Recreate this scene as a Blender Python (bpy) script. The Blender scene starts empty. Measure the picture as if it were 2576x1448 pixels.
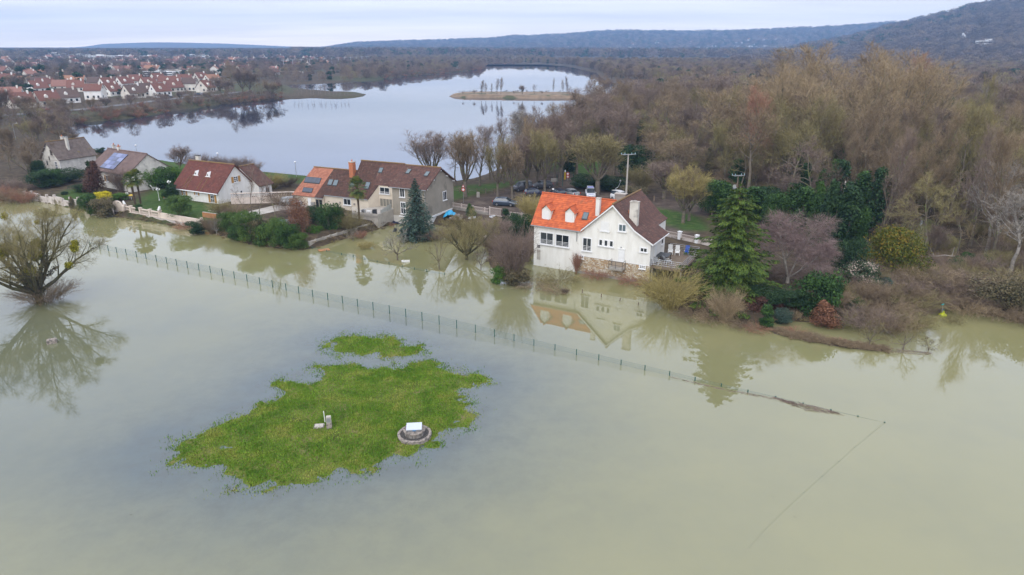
import bpy, bmesh, math, random
import numpy as np
from mathutils import Vector, Matrix, Euler
scene = bpy.context.scene
COL = scene.collection
PI = math.pi
# ---------------------------------------------------------------- camera
# a drone about 28 m over the flood, 24 mm equivalent lens, tilted 19.4 degrees down
CAM_H = 28.0
FPX, PCX, PCY = 1717.3, 1288.0, 724.0
PITCH = math.atan(604.0 / FPX)
cam = bpy.data.objects.new('camera', bpy.data.cameras.new('camera'))
COL.objects.link(cam)
cam.location = (0, 0, CAM_H)
cam.rotation_euler = (PI / 2 - PITCH, 0, 0)
cam.data.sensor_width = 36.0
cam.data.lens = 36.0 * FPX / 2576.0
cam.data.clip_start = 0.5
cam.data.clip_end = 30000
scene.camera = cam
# ---------------------------------------------------------------- overcast sky
SUN_EL, SUN_AZ = math.radians(42), math.radians(200)   # behind the camera, a little to the left
world = bpy.data.worlds.new('World'); scene.world = world; world.use_nodes = True
nt = world.node_tree; nt.nodes.clear()
def N(t, **k):
    n = nt.nodes.new(t)
    for a, b in k.items(): setattr(n, a, b)
    return n
out = N('ShaderNodeOutputWorld'); bg = N('ShaderNodeBackground'); bg.inputs[1].default_value = 0.1
sky = N('ShaderNodeTexSky', sky_type='NISHITA', sun_disc=False)
sky.sun_elevation = SUN_EL; sky.sun_rotation = SUN_AZ; sky.altitude = 60
tc = N('ShaderNodeTexCoord'); sep = N('ShaderNodeSeparateXYZ')
nt.links.new(tc.outputs['Generated'], sep.inputs[0])
zc = N('ShaderNodeMath', operation='MAXIMUM'); zc.inputs[1].default_value = 0.0
nt.links.new(sep.outputs['Z'], zc.inputs[0])
za = N('ShaderNodeMath', operation='ADD'); za.inputs[1].default_value = 0.06
nt.links.new(zc.outputs[0], za.inputs[0])
dv = N('ShaderNodeVectorMath', operation='DIVIDE'); cmb = N('ShaderNodeCombineXYZ')
for i in range(3): nt.links.new(za.outputs[0], cmb.inputs[i])
nt.links.new(tc.outputs['Generated'], dv.inputs[0]); nt.links.new(cmb.outputs[0], dv.inputs[1])
ns = N('ShaderNodeTexNoise'); ns.inputs['Scale'].default_value = 0.42; ns.inputs['Detail'].default_value = 5; ns.inputs['Roughness'].default_value = 0.55
mp = N('ShaderNodeMapping'); mp.inputs['Scale'].default_value = (0.55, 1.0, 0.0); mp.inputs['Location'].default_value = (3.1, 1.7, 0)
nt.links.new(dv.outputs[0], mp.inputs[0]); nt.links.new(mp.outputs[0], ns.inputs[0])
rmp = N('ShaderNodeValToRGB')     # brightness of the cloud deck by elevation (sin)
e = rmp.color_ramp.elements
SKY_RAMP = [(0.0, (1.95, 1.60, 1.16)), (0.035, (1.52, 1.36, 1.10)), (0.075, (1.08, 1.07, 1.03)), (0.15, (1.06, 1.14, 1.36)), (0.40, (1.10, 1.18, 1.42)), (1.0, (1.22, 1.24, 1.30))]
e[0].position = 0; e[1].position = 1
for pos, c in SKY_RAMP[1:-1]: e.new(pos)
for el, (pos, c) in zip(sorted(rmp.color_ramp.elements, key=lambda q: q.position), SKY_RAMP): el.color = (*c, 1)
nt.links.new(zc.outputs[0], rmp.inputs[0])
cl = N('ShaderNodeMapRange'); cl.inputs['From Min'].default_value = 0.36; cl.inputs['From Max'].default_value = 0.64
cl.inputs['To Min'].default_value = 8.6; cl.inputs['To Max'].default_value = 10.7
nt.links.new(ns.outputs[0], cl.inputs[0])
ml = N('ShaderNodeVectorMath', operation='SCALE'); nt.links.new(rmp.outputs[0], ml.inputs[0]); nt.links.new(cl.outputs[0], ml.inputs['Scale'])
mx = N('ShaderNodeMix', data_type='RGBA'); mx.inputs[0].default_value = 0.96
nt.links.new(sky.outputs[0], mx.inputs[6]); nt.links.new(ml.outputs[0], mx.inputs[7])
nt.links.new(mx.outputs[2], bg.inputs[0]); nt.links.new(bg.outputs[0], out.inputs[0])
sun = bpy.data.objects.new('sun', bpy.data.lights.new('sun', 'SUN')); COL.objects.link(sun)
sun.data.energy = 1.5; sun.data.angle = math.radians(50); sun.data.color = (1.0, 0.965, 0.92)
sun.rotation_euler = (PI / 2 - SUN_EL, 0, PI - SUN_AZ)
scene.view_settings.view_transform = 'Standard'; scene.view_settings.look = 'None'
scene.view_settings.exposure = 0.27; scene.view_settings.gamma = 1.0
scene.cycles.max_bounces = 5; scene.cycles.diffuse_bounces = 2; scene.cycles.glossy_bounces = 3
scene.cycles.transparent_max_bounces = 6; scene.cycles.volume_bounces = 1; scene.cycles.transmission_bounces = 2
scene.cycles.use_denoising = True; scene.cycles.caustics_reflective = False; scene.cycles.caustics_refractive = False
scene.cycles.sample_clamp_indirect = 4
scene.render.use_persistent_data = False

# ---------------------------------------------------------------- measuring: where the ground point seen at a spot of the photograph lies
_cp, _sp = math.cos(PITCH), math.sin(PITCH)
def ray(x, y):
    u = (x - PCX) / FPX; v = (PCY - y) / FPX
    return np.array([u, _cp + v * _sp, -_sp + v * _cp])
def P(x, y, z=0.0):
    d = ray(x, y); t = (z - CAM_H) / d[2]
    return Vector((d[0] * t, d[1] * t, z))
def zat(p, y):       # height of a point over ground spot p whose picture row is y
    v = (PCY - y) / FPX; t = p[1] / (_cp + v * _sp)
    return CAM_H + t * (-_sp + v * _cp)
def pts(lst, z=0.0): return [tuple(P(x, y, z)[:2]) for x, y in lst]

# ---------------------------------------------------------------- object helpers
def meta(o, label=None, cat=None, group=None, kind=None):
    if label: o['label'] = label
    if cat: o['category'] = cat
    if group: o['group'] = group
    if kind: o['kind'] = kind
    return o
def empty(name, loc, rz=0.0, label=None, cat=None, group=None, scale=None):
    o = bpy.data.objects.new(name, None); COL.objects.link(o)
    o.location = loc; o.rotation_euler = (0, 0, rz); o.empty_display_size = 0.3
    if scale: o.scale = (scale,) * 3 if not hasattr(scale, '__len__') else scale
    return meta(o, label, cat, group)
def link(name, me, parent=None, loc=None, rot=None, scale=None, mat=None):
    o = bpy.data.objects.new(name, me); COL.objects.link(o)
    if parent: o.parent = parent
    if loc is not None: o.location = loc
    if rot is not None: o.rotation_euler = rot
    if scale is not None: o.scale = scale if hasattr(scale, '__len__') else (scale,) * 3
    if mat is not None:
        for i, s in enumerate(o.material_slots):
            s.link = 'OBJECT'; s.material = mat
    return o
def copy_tree(o, parent=None):
    c = o.copy(); COL.objects.link(c); c.parent = parent
    for ch in KIDS.get(o.name, []): copy_tree(ch, c)
    return c
KIDS = {}
def raw_mesh(name, V, F, mats=(), smooth=False, rnd=None, fmat=None):
    """mesh from numpy arrays; F is (n,3) or (n,4) or a list of arrays"""
    me = bpy.data.meshes.new(name)
    V = np.asarray(V, dtype=np.float32).reshape(-1, 3)
    Fs = F if isinstance(F, list) else [F]
    Fs = [np.asarray(f, dtype=np.int32) for f in Fs if len(f)]
    me.vertices.add(len(V)); me.vertices.foreach_set('co', V.ravel())
    tot = np.concatenate([np.full(len(f), f.shape[1], np.int32) for f in Fs])
    idx = np.concatenate([f.ravel() for f in Fs])
    me.loops.add(len(idx)); me.loops.foreach_set('vertex_index', idx)
    me.polygons.add(len(tot))
    st = np.concatenate([[0], np.cumsum(tot)[:-1]]).astype(np.int32)
    me.polygons.foreach_set('loop_start', st)
    if fmat is not None: me.polygons.foreach_set('material_index', np.asarray(fmat, np.int32))
    me.polygons.foreach_set('use_smooth', np.full(len(tot), bool(smooth)))
    for m in mats: me.materials.append(m)
    if rnd is not None:
        a = me.attributes.new('rnd', 'FLOAT', 'FACE'); a.data.foreach_set('value', np.asarray(rnd, np.float32))
    me.update(calc_edges=True)
    return me
class MB:
    """collects simple solids and links them as one mesh object"""
    def __init__(s): s.v = []; s.f = []; s.m = []; s.r = []
    def add(s, vs, fs, m=0, r=0.5):
        o = len(s.v); s.v += [tuple(v) for v in vs]
        for f in fs: s.f.append([i + o for i in f]); s.m.append(m); s.r.append(r)
    def quad(s, a, b, c, d, m=0, r=0.5): s.add([a, b, c, d], [(0, 1, 2, 3)], m, r)
    def poly(s, vs, m=0, r=0.5): s.add(vs, [tuple(range(len(vs)))], m, r)
    def box(s, x0, x1, y0, y1, z0, z1, m=0, M=None, r=0.5):
        vs = [Vector((x, y, z)) for z in (z0, z1) for x, y in ((x0, y0), (x1, y0), (x1, y1), (x0, y1))]
        if M is not None: vs = [M @ v for v in vs]
        s.add(vs, [(3, 2, 1, 0), (4, 5, 6, 7), (0, 1, 5, 4), (1, 2, 6, 5), (2, 3, 7, 6), (3, 0, 4, 7)], m, r)
    def slab(s, poly, n, t, m=0, r=0.5):
        """flat polygon (3-d points) thickened by t against its normal n"""
        k = len(poly); n = Vector(n).normalized(); a = [Vector(p) for p in poly]; b = [p - n * t for p in a]
        s.add(a + b, [tuple(range(k)), tuple(range(2 * k - 1, k - 1, -1))] + [(i, k + i, k + (i + 1) % k, (i + 1) % k) for i in range(k)], m, r)
    def tube(s, p0, p1, r0, r1=None, n=8, m=0, caps=True, r=0.5):
        r1 = r0 if r1 is None else r1
        p0 = Vector(p0); p1 = Vector(p1); d = (p1 - p0)
        if d.length < 1e-6: return
        d.normalize(); a = d.orthogonal().normalized(); b = d.cross(a)
        vs = []
        for p, q in ((p0, r0), (p1, r1)):
            for i in range(n):
                t = 2 * PI * i / n; vs.append(p + (a * math.cos(t) + b * math.sin(t)) * q)
        fs = [(i, (i + 1) % n, n + (i + 1) % n, n + i) for i in range(n)]
        if caps: fs += [tuple(range(n - 1, -1, -1)), tuple(range(n, 2 * n))]
        s.add(vs, fs, m, r)
    def ring(s, c, prof, n=24, m=0, a0=0, a1=2 * PI, r=0.5):
        """lathe: prof is a list of (radius, z) round centre c"""
        full = abs(a1 - a0 - 2 * PI) < 1e-6; k = n if full else n + 1; vs = []
        for rr, z in prof:
            for i in range(k):
                t = a0 + (a1 - a0) * i / n; vs.append((c[0] + rr * math.cos(t), c[1] + rr * math.sin(t), c[2] + z))
        fs = []
        for j in range(len(prof) - 1):
            for i in range(n):
                i2 = (i + 1) % k; fs.append((j * k + i, j * k + i2, (j + 1) * k + i2, (j + 1) * k + i))
        s.add(vs, fs, m, r)
    def ball(s, c, r0, n=10, m=0, sz=1.0):
        prof = [(r0 * math.sin(PI * i / (n // 2 + 1)) + 1e-4, -r0 * sz * math.cos(PI * i / (n // 2 + 1))) for i in range(n // 2 + 2)]
        s.ring(c, prof, n, m)
    def mesh(s, name, mats, smooth=False):
        me = bpy.data.meshes.new(name); me.from_pydata(s.v, [], s.f)
        if not hasattr(mats, '__len__'): mats = [mats]
        for q in mats: me.materials.append(q)
        me.polygons.foreach_set('material_index', s.m)
        if smooth: me.polygons.foreach_set('use_smooth', [True] * len(s.f))
        a = me.attributes.new('rnd', 'FLOAT', 'FACE'); a.data.foreach_set('value', s.r)
        me.update(); return me
    def build(s, name, mats, parent=None, smooth=False, **k):
        if not s.v: return None
        return link(name, s.mesh(name, mats, smooth), parent, **k)
# ---------------------------------------------------------------- materials
MATS = {}
def mat(name, col, rough=0.8, metal=0.0, spec=0.5, var=0.0, scale=3.0, col2=None, rnd=0.0, bump=0.0, bscale=20.0, obj=0.0, stretch=None, ramp=None, coords='Object', lichen=None, lscale=1.5, lthr=0.58, two=False):
    """Principled material with noise between col and col2, an optional per-face 'rnd' shift, an optional per-object shift"""
    if name in MATS: return MATS[name]
    m = bpy.data.materials.new(name); m.use_nodes = True; t = m.node_tree; b = t.nodes['Principled BSDF']
    L = t.links.new
    def n(ty, **k):
        q = t.nodes.new(ty)
        for a, v in k.items(): setattr(q, a, v)
        return q
    b.inputs['Roughness'].default_value = rough; b.inputs['Metallic'].default_value = metal
    b.inputs['Specular IOR Level'].default_value = spec
    col2 = col2 or tuple(c * (1 - var) for c in col)
    tc = n('ShaderNodeTexCoord'); mp = n('ShaderNodeMapping')
    L(tc.outputs[coords], mp.inputs[0])
    if stretch: mp.inputs['Scale'].default_value = stretch
    cur = None
    nz = n('ShaderNodeTexNoise'); nz.inputs['Scale'].default_value = scale; nz.inputs['Detail'].default_value = 6; nz.inputs['Roughness'].default_value = 0.62
    L(mp.outputs[0], nz.inputs[0])
    mr = n('ShaderNodeMapRange'); mr.inputs['From Min'].default_value = 0.33; mr.inputs['From Max'].default_value = 0.67; L(nz.outputs[0], mr.inputs[0])
    fac = mr.outputs[0]
    def addf(src, amt):
        nonlocal fac
        a = n('ShaderNodeMath', operation='MULTIPLY_ADD'); a.inputs[1].default_value = amt
        s = n('ShaderNodeMath', operation='SUBTRACT'); s.inputs[1].default_value = 0.5; L(src, s.inputs[0])
        L(s.outputs[0], a.inputs[0]); L(fac, a.inputs[2]); a.use_clamp = True; fac = a.outputs[0]
    if rnd:
        at = n('ShaderNodeAttribute', attribute_name='rnd'); addf(at.outputs['Fac'], rnd)
    if obj:
        oi = n('ShaderNodeObjectInfo'); addf(oi.outputs['Random'], obj)
    if ramp:
        rp = n('ShaderNodeValToRGB'); e = rp.color_ramp.elements
        for _ in range(len(ramp) - 2): e.new(0.5)
        for q, (pp, c) in zip(e, ramp): q.position = pp
        for q, (pp, c) in zip(sorted(e, key=lambda z: z.position), ramp): q.color = (*c, 1)
        L(fac, rp.inputs[0]); cur = rp.outputs[0]
    else:
        mx = n('ShaderNodeMix', data_type='RGBA'); mx.inputs[6].default_value = (*col, 1); mx.inputs[7].default_value = (*col2, 1)
        L(fac, mx.inputs[0]); cur = mx.outputs[2]
    if lichen:
        n2 = n('ShaderNodeTexNoise'); n2.inputs['Scale'].default_value = lscale; n2.inputs['Detail'].default_value = 8; L(tc.outputs[coords], n2.inputs[0])
        r2 = n('ShaderNodeMapRange'); r2.inputs['From Min'].default_value = lthr; r2.inputs['From Max'].default_value = lthr + 0.08; L(n2.outputs[0], r2.inputs[0])
        m2 = n('ShaderNodeMix', data_type='RGBA'); L(r2.outputs[0], m2.inputs[0]); L(cur, m2.inputs[6]); m2.inputs[7].default_value = (*lichen, 1); cur = m2.outputs[2]
    L(cur, b.inputs['Base Color'])
    if bump:
        n3 = n('ShaderNodeTexNoise'); n3.inputs['Scale'].default_value = bscale; n3.inputs['Detail'].default_value = 4; L(tc.outputs[coords], n3.inputs[0])
        bp = n('ShaderNodeBump'); bp.inputs['Strength'].default_value = bump; bp.inputs['Distance'].default_value = 0.05; L(n3.outputs[0], bp.inputs['Height']); L(bp.outputs[0], b.inputs['Normal'])
    MATS[name] = m; return m
# walls and stone
M_white = mat('white_render', (0.80, 0.79, 0.755), 0.9, col2=(0.70, 0.68, 0.63), scale=1.1, stretch=(1.6, 1.6, .35), bump=.2, lichen=(.60, .57, .51), lscale=.9, lthr=.66)
M_white2 = mat('old_white_render', (0.66, 0.63, 0.57), 0.9, col2=(0.47, 0.44, 0.40), scale=0.8, bump=.2, lichen=(0.36, 0.34, 0.31), lscale=0.9, lthr=.6)
M_cream = mat('cream_render', (0.66, 0.58, 0.46), 0.9, col2=(0.58, 0.50, 0.40), scale=0.6, bump=.2)
M_grey = mat('grey_brown_render', (0.34, 0.30, 0.245), 0.95, col2=(0.28, 0.25, 0.205), scale=0.8, bump=.4, lichen=(0.22, 0.195, 0.16), lscale=.35, lthr=.55)
M_trim = mat('white_paint', (0.80, 0.80, 0.80), 0.5, col2=(0.74, 0.74, 0.74))
M_conc = mat('concrete', (0.36, 0.33, 0.29), 0.9, col2=(0.24, 0.22, 0.195), scale=1.4, bump=.4)
M_concl = mat('pale_concrete', (0.50, 0.46, 0.41), 0.9, col2=(0.36, 0.33, 0.29), scale=1.1, bump=.3)
M_pinkwall = mat('pale_pink_render', (0.66, 0.57, 0.49), 0.9, col2=(0.55, 0.46, 0.40), scale=.7, lichen=(0.33, 0.30, 0.27), lscale=1.2, lthr=.62)
M_oldwall = mat('flaking_wall_render', (0.60, 0.54, 0.50), 0.95, col2=(0.42, 0.37, 0.34), scale=.9, lichen=(0.20, 0.17, 0.13), lscale=.6, lthr=.53)
M_stone = mat('rubble_stone', (0.50, 0.36, 0.21), 0.9, rnd=1.3, scale=2.0, ramp=[(0.0, (0.56, 0.49, 0.38)), (0.3, (0.50, 0.40, 0.27)), (0.55, (0.42, 0.27, 0.13)), (0.75, (0.30, 0.20, 0.12)), (1.0, (0.62, 0.57, 0.48))], bump=.4)
M_mortar = mat('mortar', (0.34, 0.27, 0.20), 0.95)
M_brick = mat('orange_brick', (0.52, 0.17, 0.07), 0.9, rnd=.9, col2=(0.36, 0.12, 0.06))
# roofs
M_orange = mat('orange_roof_tile', (0.60, 0.145, 0.05), 0.9, rnd=1.1, lichen=(.36, .11, .05), lscale=1.3, lthr=.62, col2=(0.42, 0.095, 0.04), scale=1.2)
M_brown = mat('brown_roof_tile', (0.135, 0.065, 0.050), 0.9, rnd=.9, col2=(0.085, 0.045, 0.037), scale=1.5, lichen=(0.19, 0.14, 0.11), lscale=2.2, lthr=.62)
M_brown2 = mat('dark_brown_roof_tile', (0.105, 0.050, 0.036), 0.9, rnd=1.0, col2=(0.065, 0.034, 0.027), scale=1.3, lichen=(0.15, 0.10, 0.075), lscale=2.8, lthr=.6)
M_salmon = mat('salmon_roof_tile', (0.44, 0.185, 0.115), 0.9, rnd=1.1, col2=(0.32, 0.125, 0.08), scale=1.2)
M_redbrown = mat('red_brown_roof_tile', (0.165, 0.050, 0.035), 0.9, rnd=.8, col2=(0.105, 0.034, 0.027), scale=.9, lichen=(0.27, 0.20, 0.16), lscale=5.0, lthr=.62)
M_greyroof = mat('grey_brown_roof_tile', (0.185, 0.145, 0.125), 0.9, rnd=.8, col2=(0.12, 0.092, 0.082), scale=1.2, lichen=(0.20, 0.15, 0.04), lscale=.8, lthr=.66)
M_mauveroof = mat('mauve_brown_roof_tile', (0.20, 0.135, 0.12), 0.9, rnd=.8, col2=(0.14, 0.095, 0.086), scale=1.2)
M_ridge_o = mat('orange_ridge_tile', (0.55, 0.13, 0.05), 0.9, col2=(0.4, 0.10, .04))
M_ridge_b = mat('brown_ridge_tile', (0.20, 0.12, 0.085), 0.9, col2=(0.24, 0.16, 0.05), scale=2.5)
# other
M_glass = mat('dark_window_glass', (0.02, 0.025, 0.03), 0.06, spec=0.8)
M_glassb = mat('skylight_glass', (0.10, 0.135, 0.15), 0.08, spec=1.0)
M_frost = mat('frosted_glass_panel', (0.45, 0.46, 0.44), 0.25, spec=.6)
M_pv = mat('solar_cell', (0.05, 0.06, 0.12), 0.18, spec=.9, rnd=1.0, col2=(0.13, 0.16, 0.30), scale=.3)
M_pv2 = mat('solar_collector', (0.045, 0.055, 0.08), 0.15, spec=.9)
M_dark = mat('dark_metal', (0.04, 0.042, 0.045), 0.5)
M_zinc = mat('zinc', (0.32, 0.33, 0.34), 0.5, metal=.4)
M_ochre = mat('ochre_wood_shutter', (0.46, 0.25, 0.07), 0.7, col2=(0.38, 0.2, 0.055))
M_wood = mat('weathered_wood', (0.20, 0.145, 0.10), 0.9, col2=(0.13, 0.10, 0.075))
M_plank = mat('fresh_orange_plank', (0.46, 0.21, 0.08), 0.8, rnd=.6, col2=(0.34, .16, .07))
M_roller = mat('white_roller_shutter', (0.76, 0.76, 0.75), 0.6, col2=(.7, .7, .69))
M_steel = mat('galvanised_steel', (0.40, 0.42, 0.45), 0.35, metal=.7)
M_green = mat('green_fence_post', (0.012, 0.075, 0.055), 0.5)
M_wire = mat('green_fence_wire', (0.10, 0.17, 0.15), 0.5)
M_plastic = mat('white_plastic', (0.78, 0.78, 0.76), 0.4)
M_pinkpaint = mat('pinkish_white_fence_paint', (0.58, 0.50, 0.45), 0.8, col2=(0.46, 0.39, 0.35))
# ---------------------------------------------------------------- terrain
def dist_poly(X, Y, poly, closed=True):
    """signed distance (positive inside) of points to a polygon"""
    X = np.asarray(X, float); Y = np.asarray(Y, float)
    d = np.full(X.shape, 1e9); ins = np.zeros(X.shape, bool)
    n = len(poly)
    for i in range(n if closed else n - 1):
        (x0, y0), (x1, y1) = poly[i], poly[(i + 1) % n]
        ex, ey = x1 - x0, y1 - y0; L = ex * ex + ey * ey + 1e-12
        t = np.clip(((X - x0) * ex + (Y - y0) * ey) / L, 0, 1)
        d = np.minimum(d, (X - x0 - t * ex) ** 2 + (Y - y0 - t * ey) ** 2)
        if closed and y0 != y1:
            c = ((y0 > Y) != (y1 > Y)) & (X < (x1 - x0) * (Y - y0) / (y1 - y0) + x0); ins ^= c
    d = np.sqrt(d)
    return np.where(ins, d, -d) if closed else d
def sm(x, a=0.0, b=1.0):
    t = np.clip((x - a) / (b - a), 0, 1); return t * t * (3 - 2 * t)
_rs = np.random.RandomState(5)
_G = _rs.rand(256, 256)
def vnoise(X, Y, s, oct=3):
    """tiling value noise, 0..1"""
    r = 0; a = 1; w = 0
    for k in range(oct):
        x = np.asarray(X) / s * 2 ** k + 17.3 * k; y = np.asarray(Y) / s * 2 ** k + 5.1 * k
        xi = np.floor(x).astype(int); yi = np.floor(y).astype(int); fx = x - xi; fy = y - yi
        fx = fx * fx * (3 - 2 * fx); fy = fy * fy * (3 - 2 * fy)
        g = lambda i, j: _G[i % 256, j % 256]
        r = r + a * ((g(xi, yi) * (1 - fx) + g(xi + 1, yi) * fx) * (1 - fy) + (g(xi, yi + 1) * (1 - fx) + g(xi + 1, yi + 1) * fx) * fy)
        w += a; a *= .5
    return r / w
# shoreline of the flood, left to right (picture columns/rows at water level)
FLOOD_EDGE = [(-900, 440), (-300, 468), (0, 492), (70, 500), (150, 517), (230, 533), (290, 545), (430, 566), (512, 573), (560, 592), (620, 612), (700, 624), (778, 629),
    (850, 606), (940, 580), (985, 566), (993, 556), (1012, 553), (1060, 562), (1100, 566), (1140, 572), (1185, 583), (1215, 600), (1228, 628), (1240, 668), (1262, 700), (1330, 640), (1400, 600), (1520, 600),
    (1640, 650), (1652, 702), (1625, 738), (1700, 777), (1790, 801), (1880, 823), (1935, 827), (1968, 800), (2040, 812), (2120, 806), (2200, 800), (2270, 786), (2330, 772), (2400, 770), (2480, 792), (2560, 806), (2700, 846), (3200, 960)]
LAKE = pts([(168, 318), (182, 345), (215, 362), (262, 386), (330, 395), (410, 404), (470, 413), (560, 424), (650, 433), (740, 441), (850, 452), (1000, 456), (1110, 462), (1180, 452), (1260, 424), (1330, 380),
    (1385, 320), (1425, 275), (1470, 250), (1540, 232), (1545, 212), (1510, 196), (1500, 184), (1430, 168), (1370, 163), (1225, 163), (1212, 176), (1130, 184), (1000, 195), (960, 201), (880, 207), (790, 212), (722, 214), (735, 222), (800, 228), (850, 232),
    (900, 233), (924, 238), (915, 244), (890, 247), (840, 249), (780, 247), (715, 250), (640, 256), (560, 263), (500, 272), (430, 281), (345, 297), (280, 304), (215, 309)])
edge_w = pts(FLOOD_EDGE)
FLOOD = edge_w + [(900, -60), (-900, -60)]
# flooded hollows in the wood on the right
HOLLOWS = [pts([(2040, 640), (2060, 560), (2120, 520), (2230, 505), (2330, 530), (2420, 560), (2480, 620), (2470, 670), (2380, 660), (2270, 640), (2150, 640)]), pts([(2500, 480), (2700, 470), (2760, 540), (2600, 560)])]
RIDGE_NEAR = [(1990, 127), (2060, 116), (2130, 104), (2200, 88), (2230, 77), (2300, 62), (2400, 38), (2500, 14), (2576, -3), (2700, -30), (3000, -70), (3600, -90)]
RIDGE_FAR = [(740, 130.5), (820, 125), (900, 113), (1000, 110), (1100, 107), (1230, 103), (1290, 96), (1330, 97), (1440, 90), (1500, 85), (1600, 82), (1720, 86), (1800, 84), (1900, 80), (2000, 79), (2100, 72), (2200, 66), (2400, 62), (3000, 60), (3600, 70)]
RIDGE_VERY = [(-1500, 121), (200, 120), (260, 111), (380, 107), (470, 108), (560, 110), (650, 114), (760, 119), (900, 122), (1100, 124)]
PENI = pts([(705, 205), (960, 200), (960, 258), (720, 258)])
def ridge_z(b, ridge, D):
    xs = np.array([p[0] for p in ridge], float); ys = np.array([p[1] for p in ridge], float)
    u = (xs - PCX) / FPX; v = (PCY - ys) / FPX; cb = np.arctan2(u, _cp + v * _sp); t = D * np.cos(cb) / (_cp + v * _sp)
    z = CAM_H + t * (-_sp + v * _cp)
    return np.interp(b, cb, z, left=z[0] if ridge is RIDGE_VERY else 0)
def ground_z(X, Y):
    X = np.asarray(X, float); Y = np.asarray(Y, float); sh = X.shape; X = X.ravel(); Y = Y.ravel()
    R = np.hypot(X, Y); B = np.arctan2(X, np.maximum(Y, 1e-3))
    base = 1.25 + 0.35 * (vnoise(X, Y, 30) - .5)
    base = base + sm(Y, 200, 420) * 1.5 * sm(-X, 60, 140) + sm(R, 900, 3000) * 6          # town side
    wood = sm(X, 28, 50) * sm(R, 60, 90) * (1 - sm(R, 600, 900))
    base = base - wood * 0.25 + wood * 0.5 * (vnoise(X, Y, 14) - .5)
    mp_ = (R < 700) & (X < -60); lift = np.zeros(X.shape); lift[mp_] = sm(dist_poly(X[mp_], Y[mp_], PENI), -12, 2); base = base - lift * (base - .8)
    z = base.copy()
    df = np.full(X.shape, -1e3); dl = np.full(X.shape, -1e3); m = (R < 400)
    df[m] = dist_poly(X[m], Y[m], FLOOD)
    m2 = (Y > 130) & (R < 1500); dl[m2] = dist_poly(X[m2], Y[m2], LAKE)
    z = np.where(df > 0, -0.15 - np.minimum(df, 3) * 0.2, z * sm(-df, -0.2, 1.6))
    z = np.where(dl > 0, -0.2 - np.minimum(dl, 5) * 0.2, z * sm(-dl, -0.5, 6))
    m3 = R < 250
    for h in HOLLOWS:
        dh = np.full(X.shape, -1e3); dh[m3] = dist_poly(X[m3], Y[m3], h)
        z = z - sm(dh, -2, 6) * (1.15 + .5 * (vnoise(X, Y, 5) - .5))
    # hills, far to near
    z2 = ridge_z(B, RIDGE_FAR, 5200.) * sm(R, 2900, 5200) * (0.92 + .16 * vnoise(X, Y, 260))
    z3 = ridge_z(B, RIDGE_NEAR, 2900.) * sm(R, 1150, 2900) * (0.95 + .1 * vnoise(X, Y, 180, 2))
    z4 = ridge_z(B, RIDGE_VERY, 6700.) * sm(R, 5400, 6700)
    z = np.maximum(z, np.where(R > 1100, np.maximum(np.maximum(z2, z3), z4), -9))
    return z.reshape(sh)
def gz(x, y): return float(ground_z(np.array([x]), np.array([y]))[0])
def axis(lo, hi, fine, grow, end0, end1):
    a = list(np.arange(lo, hi + fine, fine)); x = a[-1]; s = fine
    while x < end1: s = max(fine, grow * (abs(x) if end0 is not None else x)); x += s; a.append(x)
    if end0 is not None:
        x = a[0]; b = []
        while x > end0: s = max(fine, grow * abs(x)); x -= s; b.append(x)
        a = b[::-1] + a
    return np.array(a)
def grid_mesh(name, xs, ys, zf, mats, keep=None, smooth=True):
    X, Y = np.meshgrid(xs, ys); Z = zf(X, Y) if callable(zf) else zf
    V = np.stack([X, Y, Z], -1).reshape(-1, 3); nx = len(xs); ny = len(ys)
    i, j = np.meshgrid(np.arange(nx - 1), np.arange(ny - 1)); k = (j * nx + i).ravel()
    F = np.stack([k, k + 1, k + nx + 1, k + nx], -1)
    if keep is not None:
        cx = (X[:-1, :-1] + X[1:, 1:]).ravel() / 2; cy = (Y[:-1, :-1] + Y[1:, 1:]).ravel() / 2; F = F[keep(cx, cy)]
        used = np.unique(F); re = -np.ones(len(V), int); re[used] = np.arange(len(used)); V = V[used]; F = re[F]
    return raw_mesh(name, V, F, mats, smooth), V
gx = axis(-130, 130, 1.6, .02, -5600, 5600); gy = axis(-60, 200, 1.6, .016, None, 7000)
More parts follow.
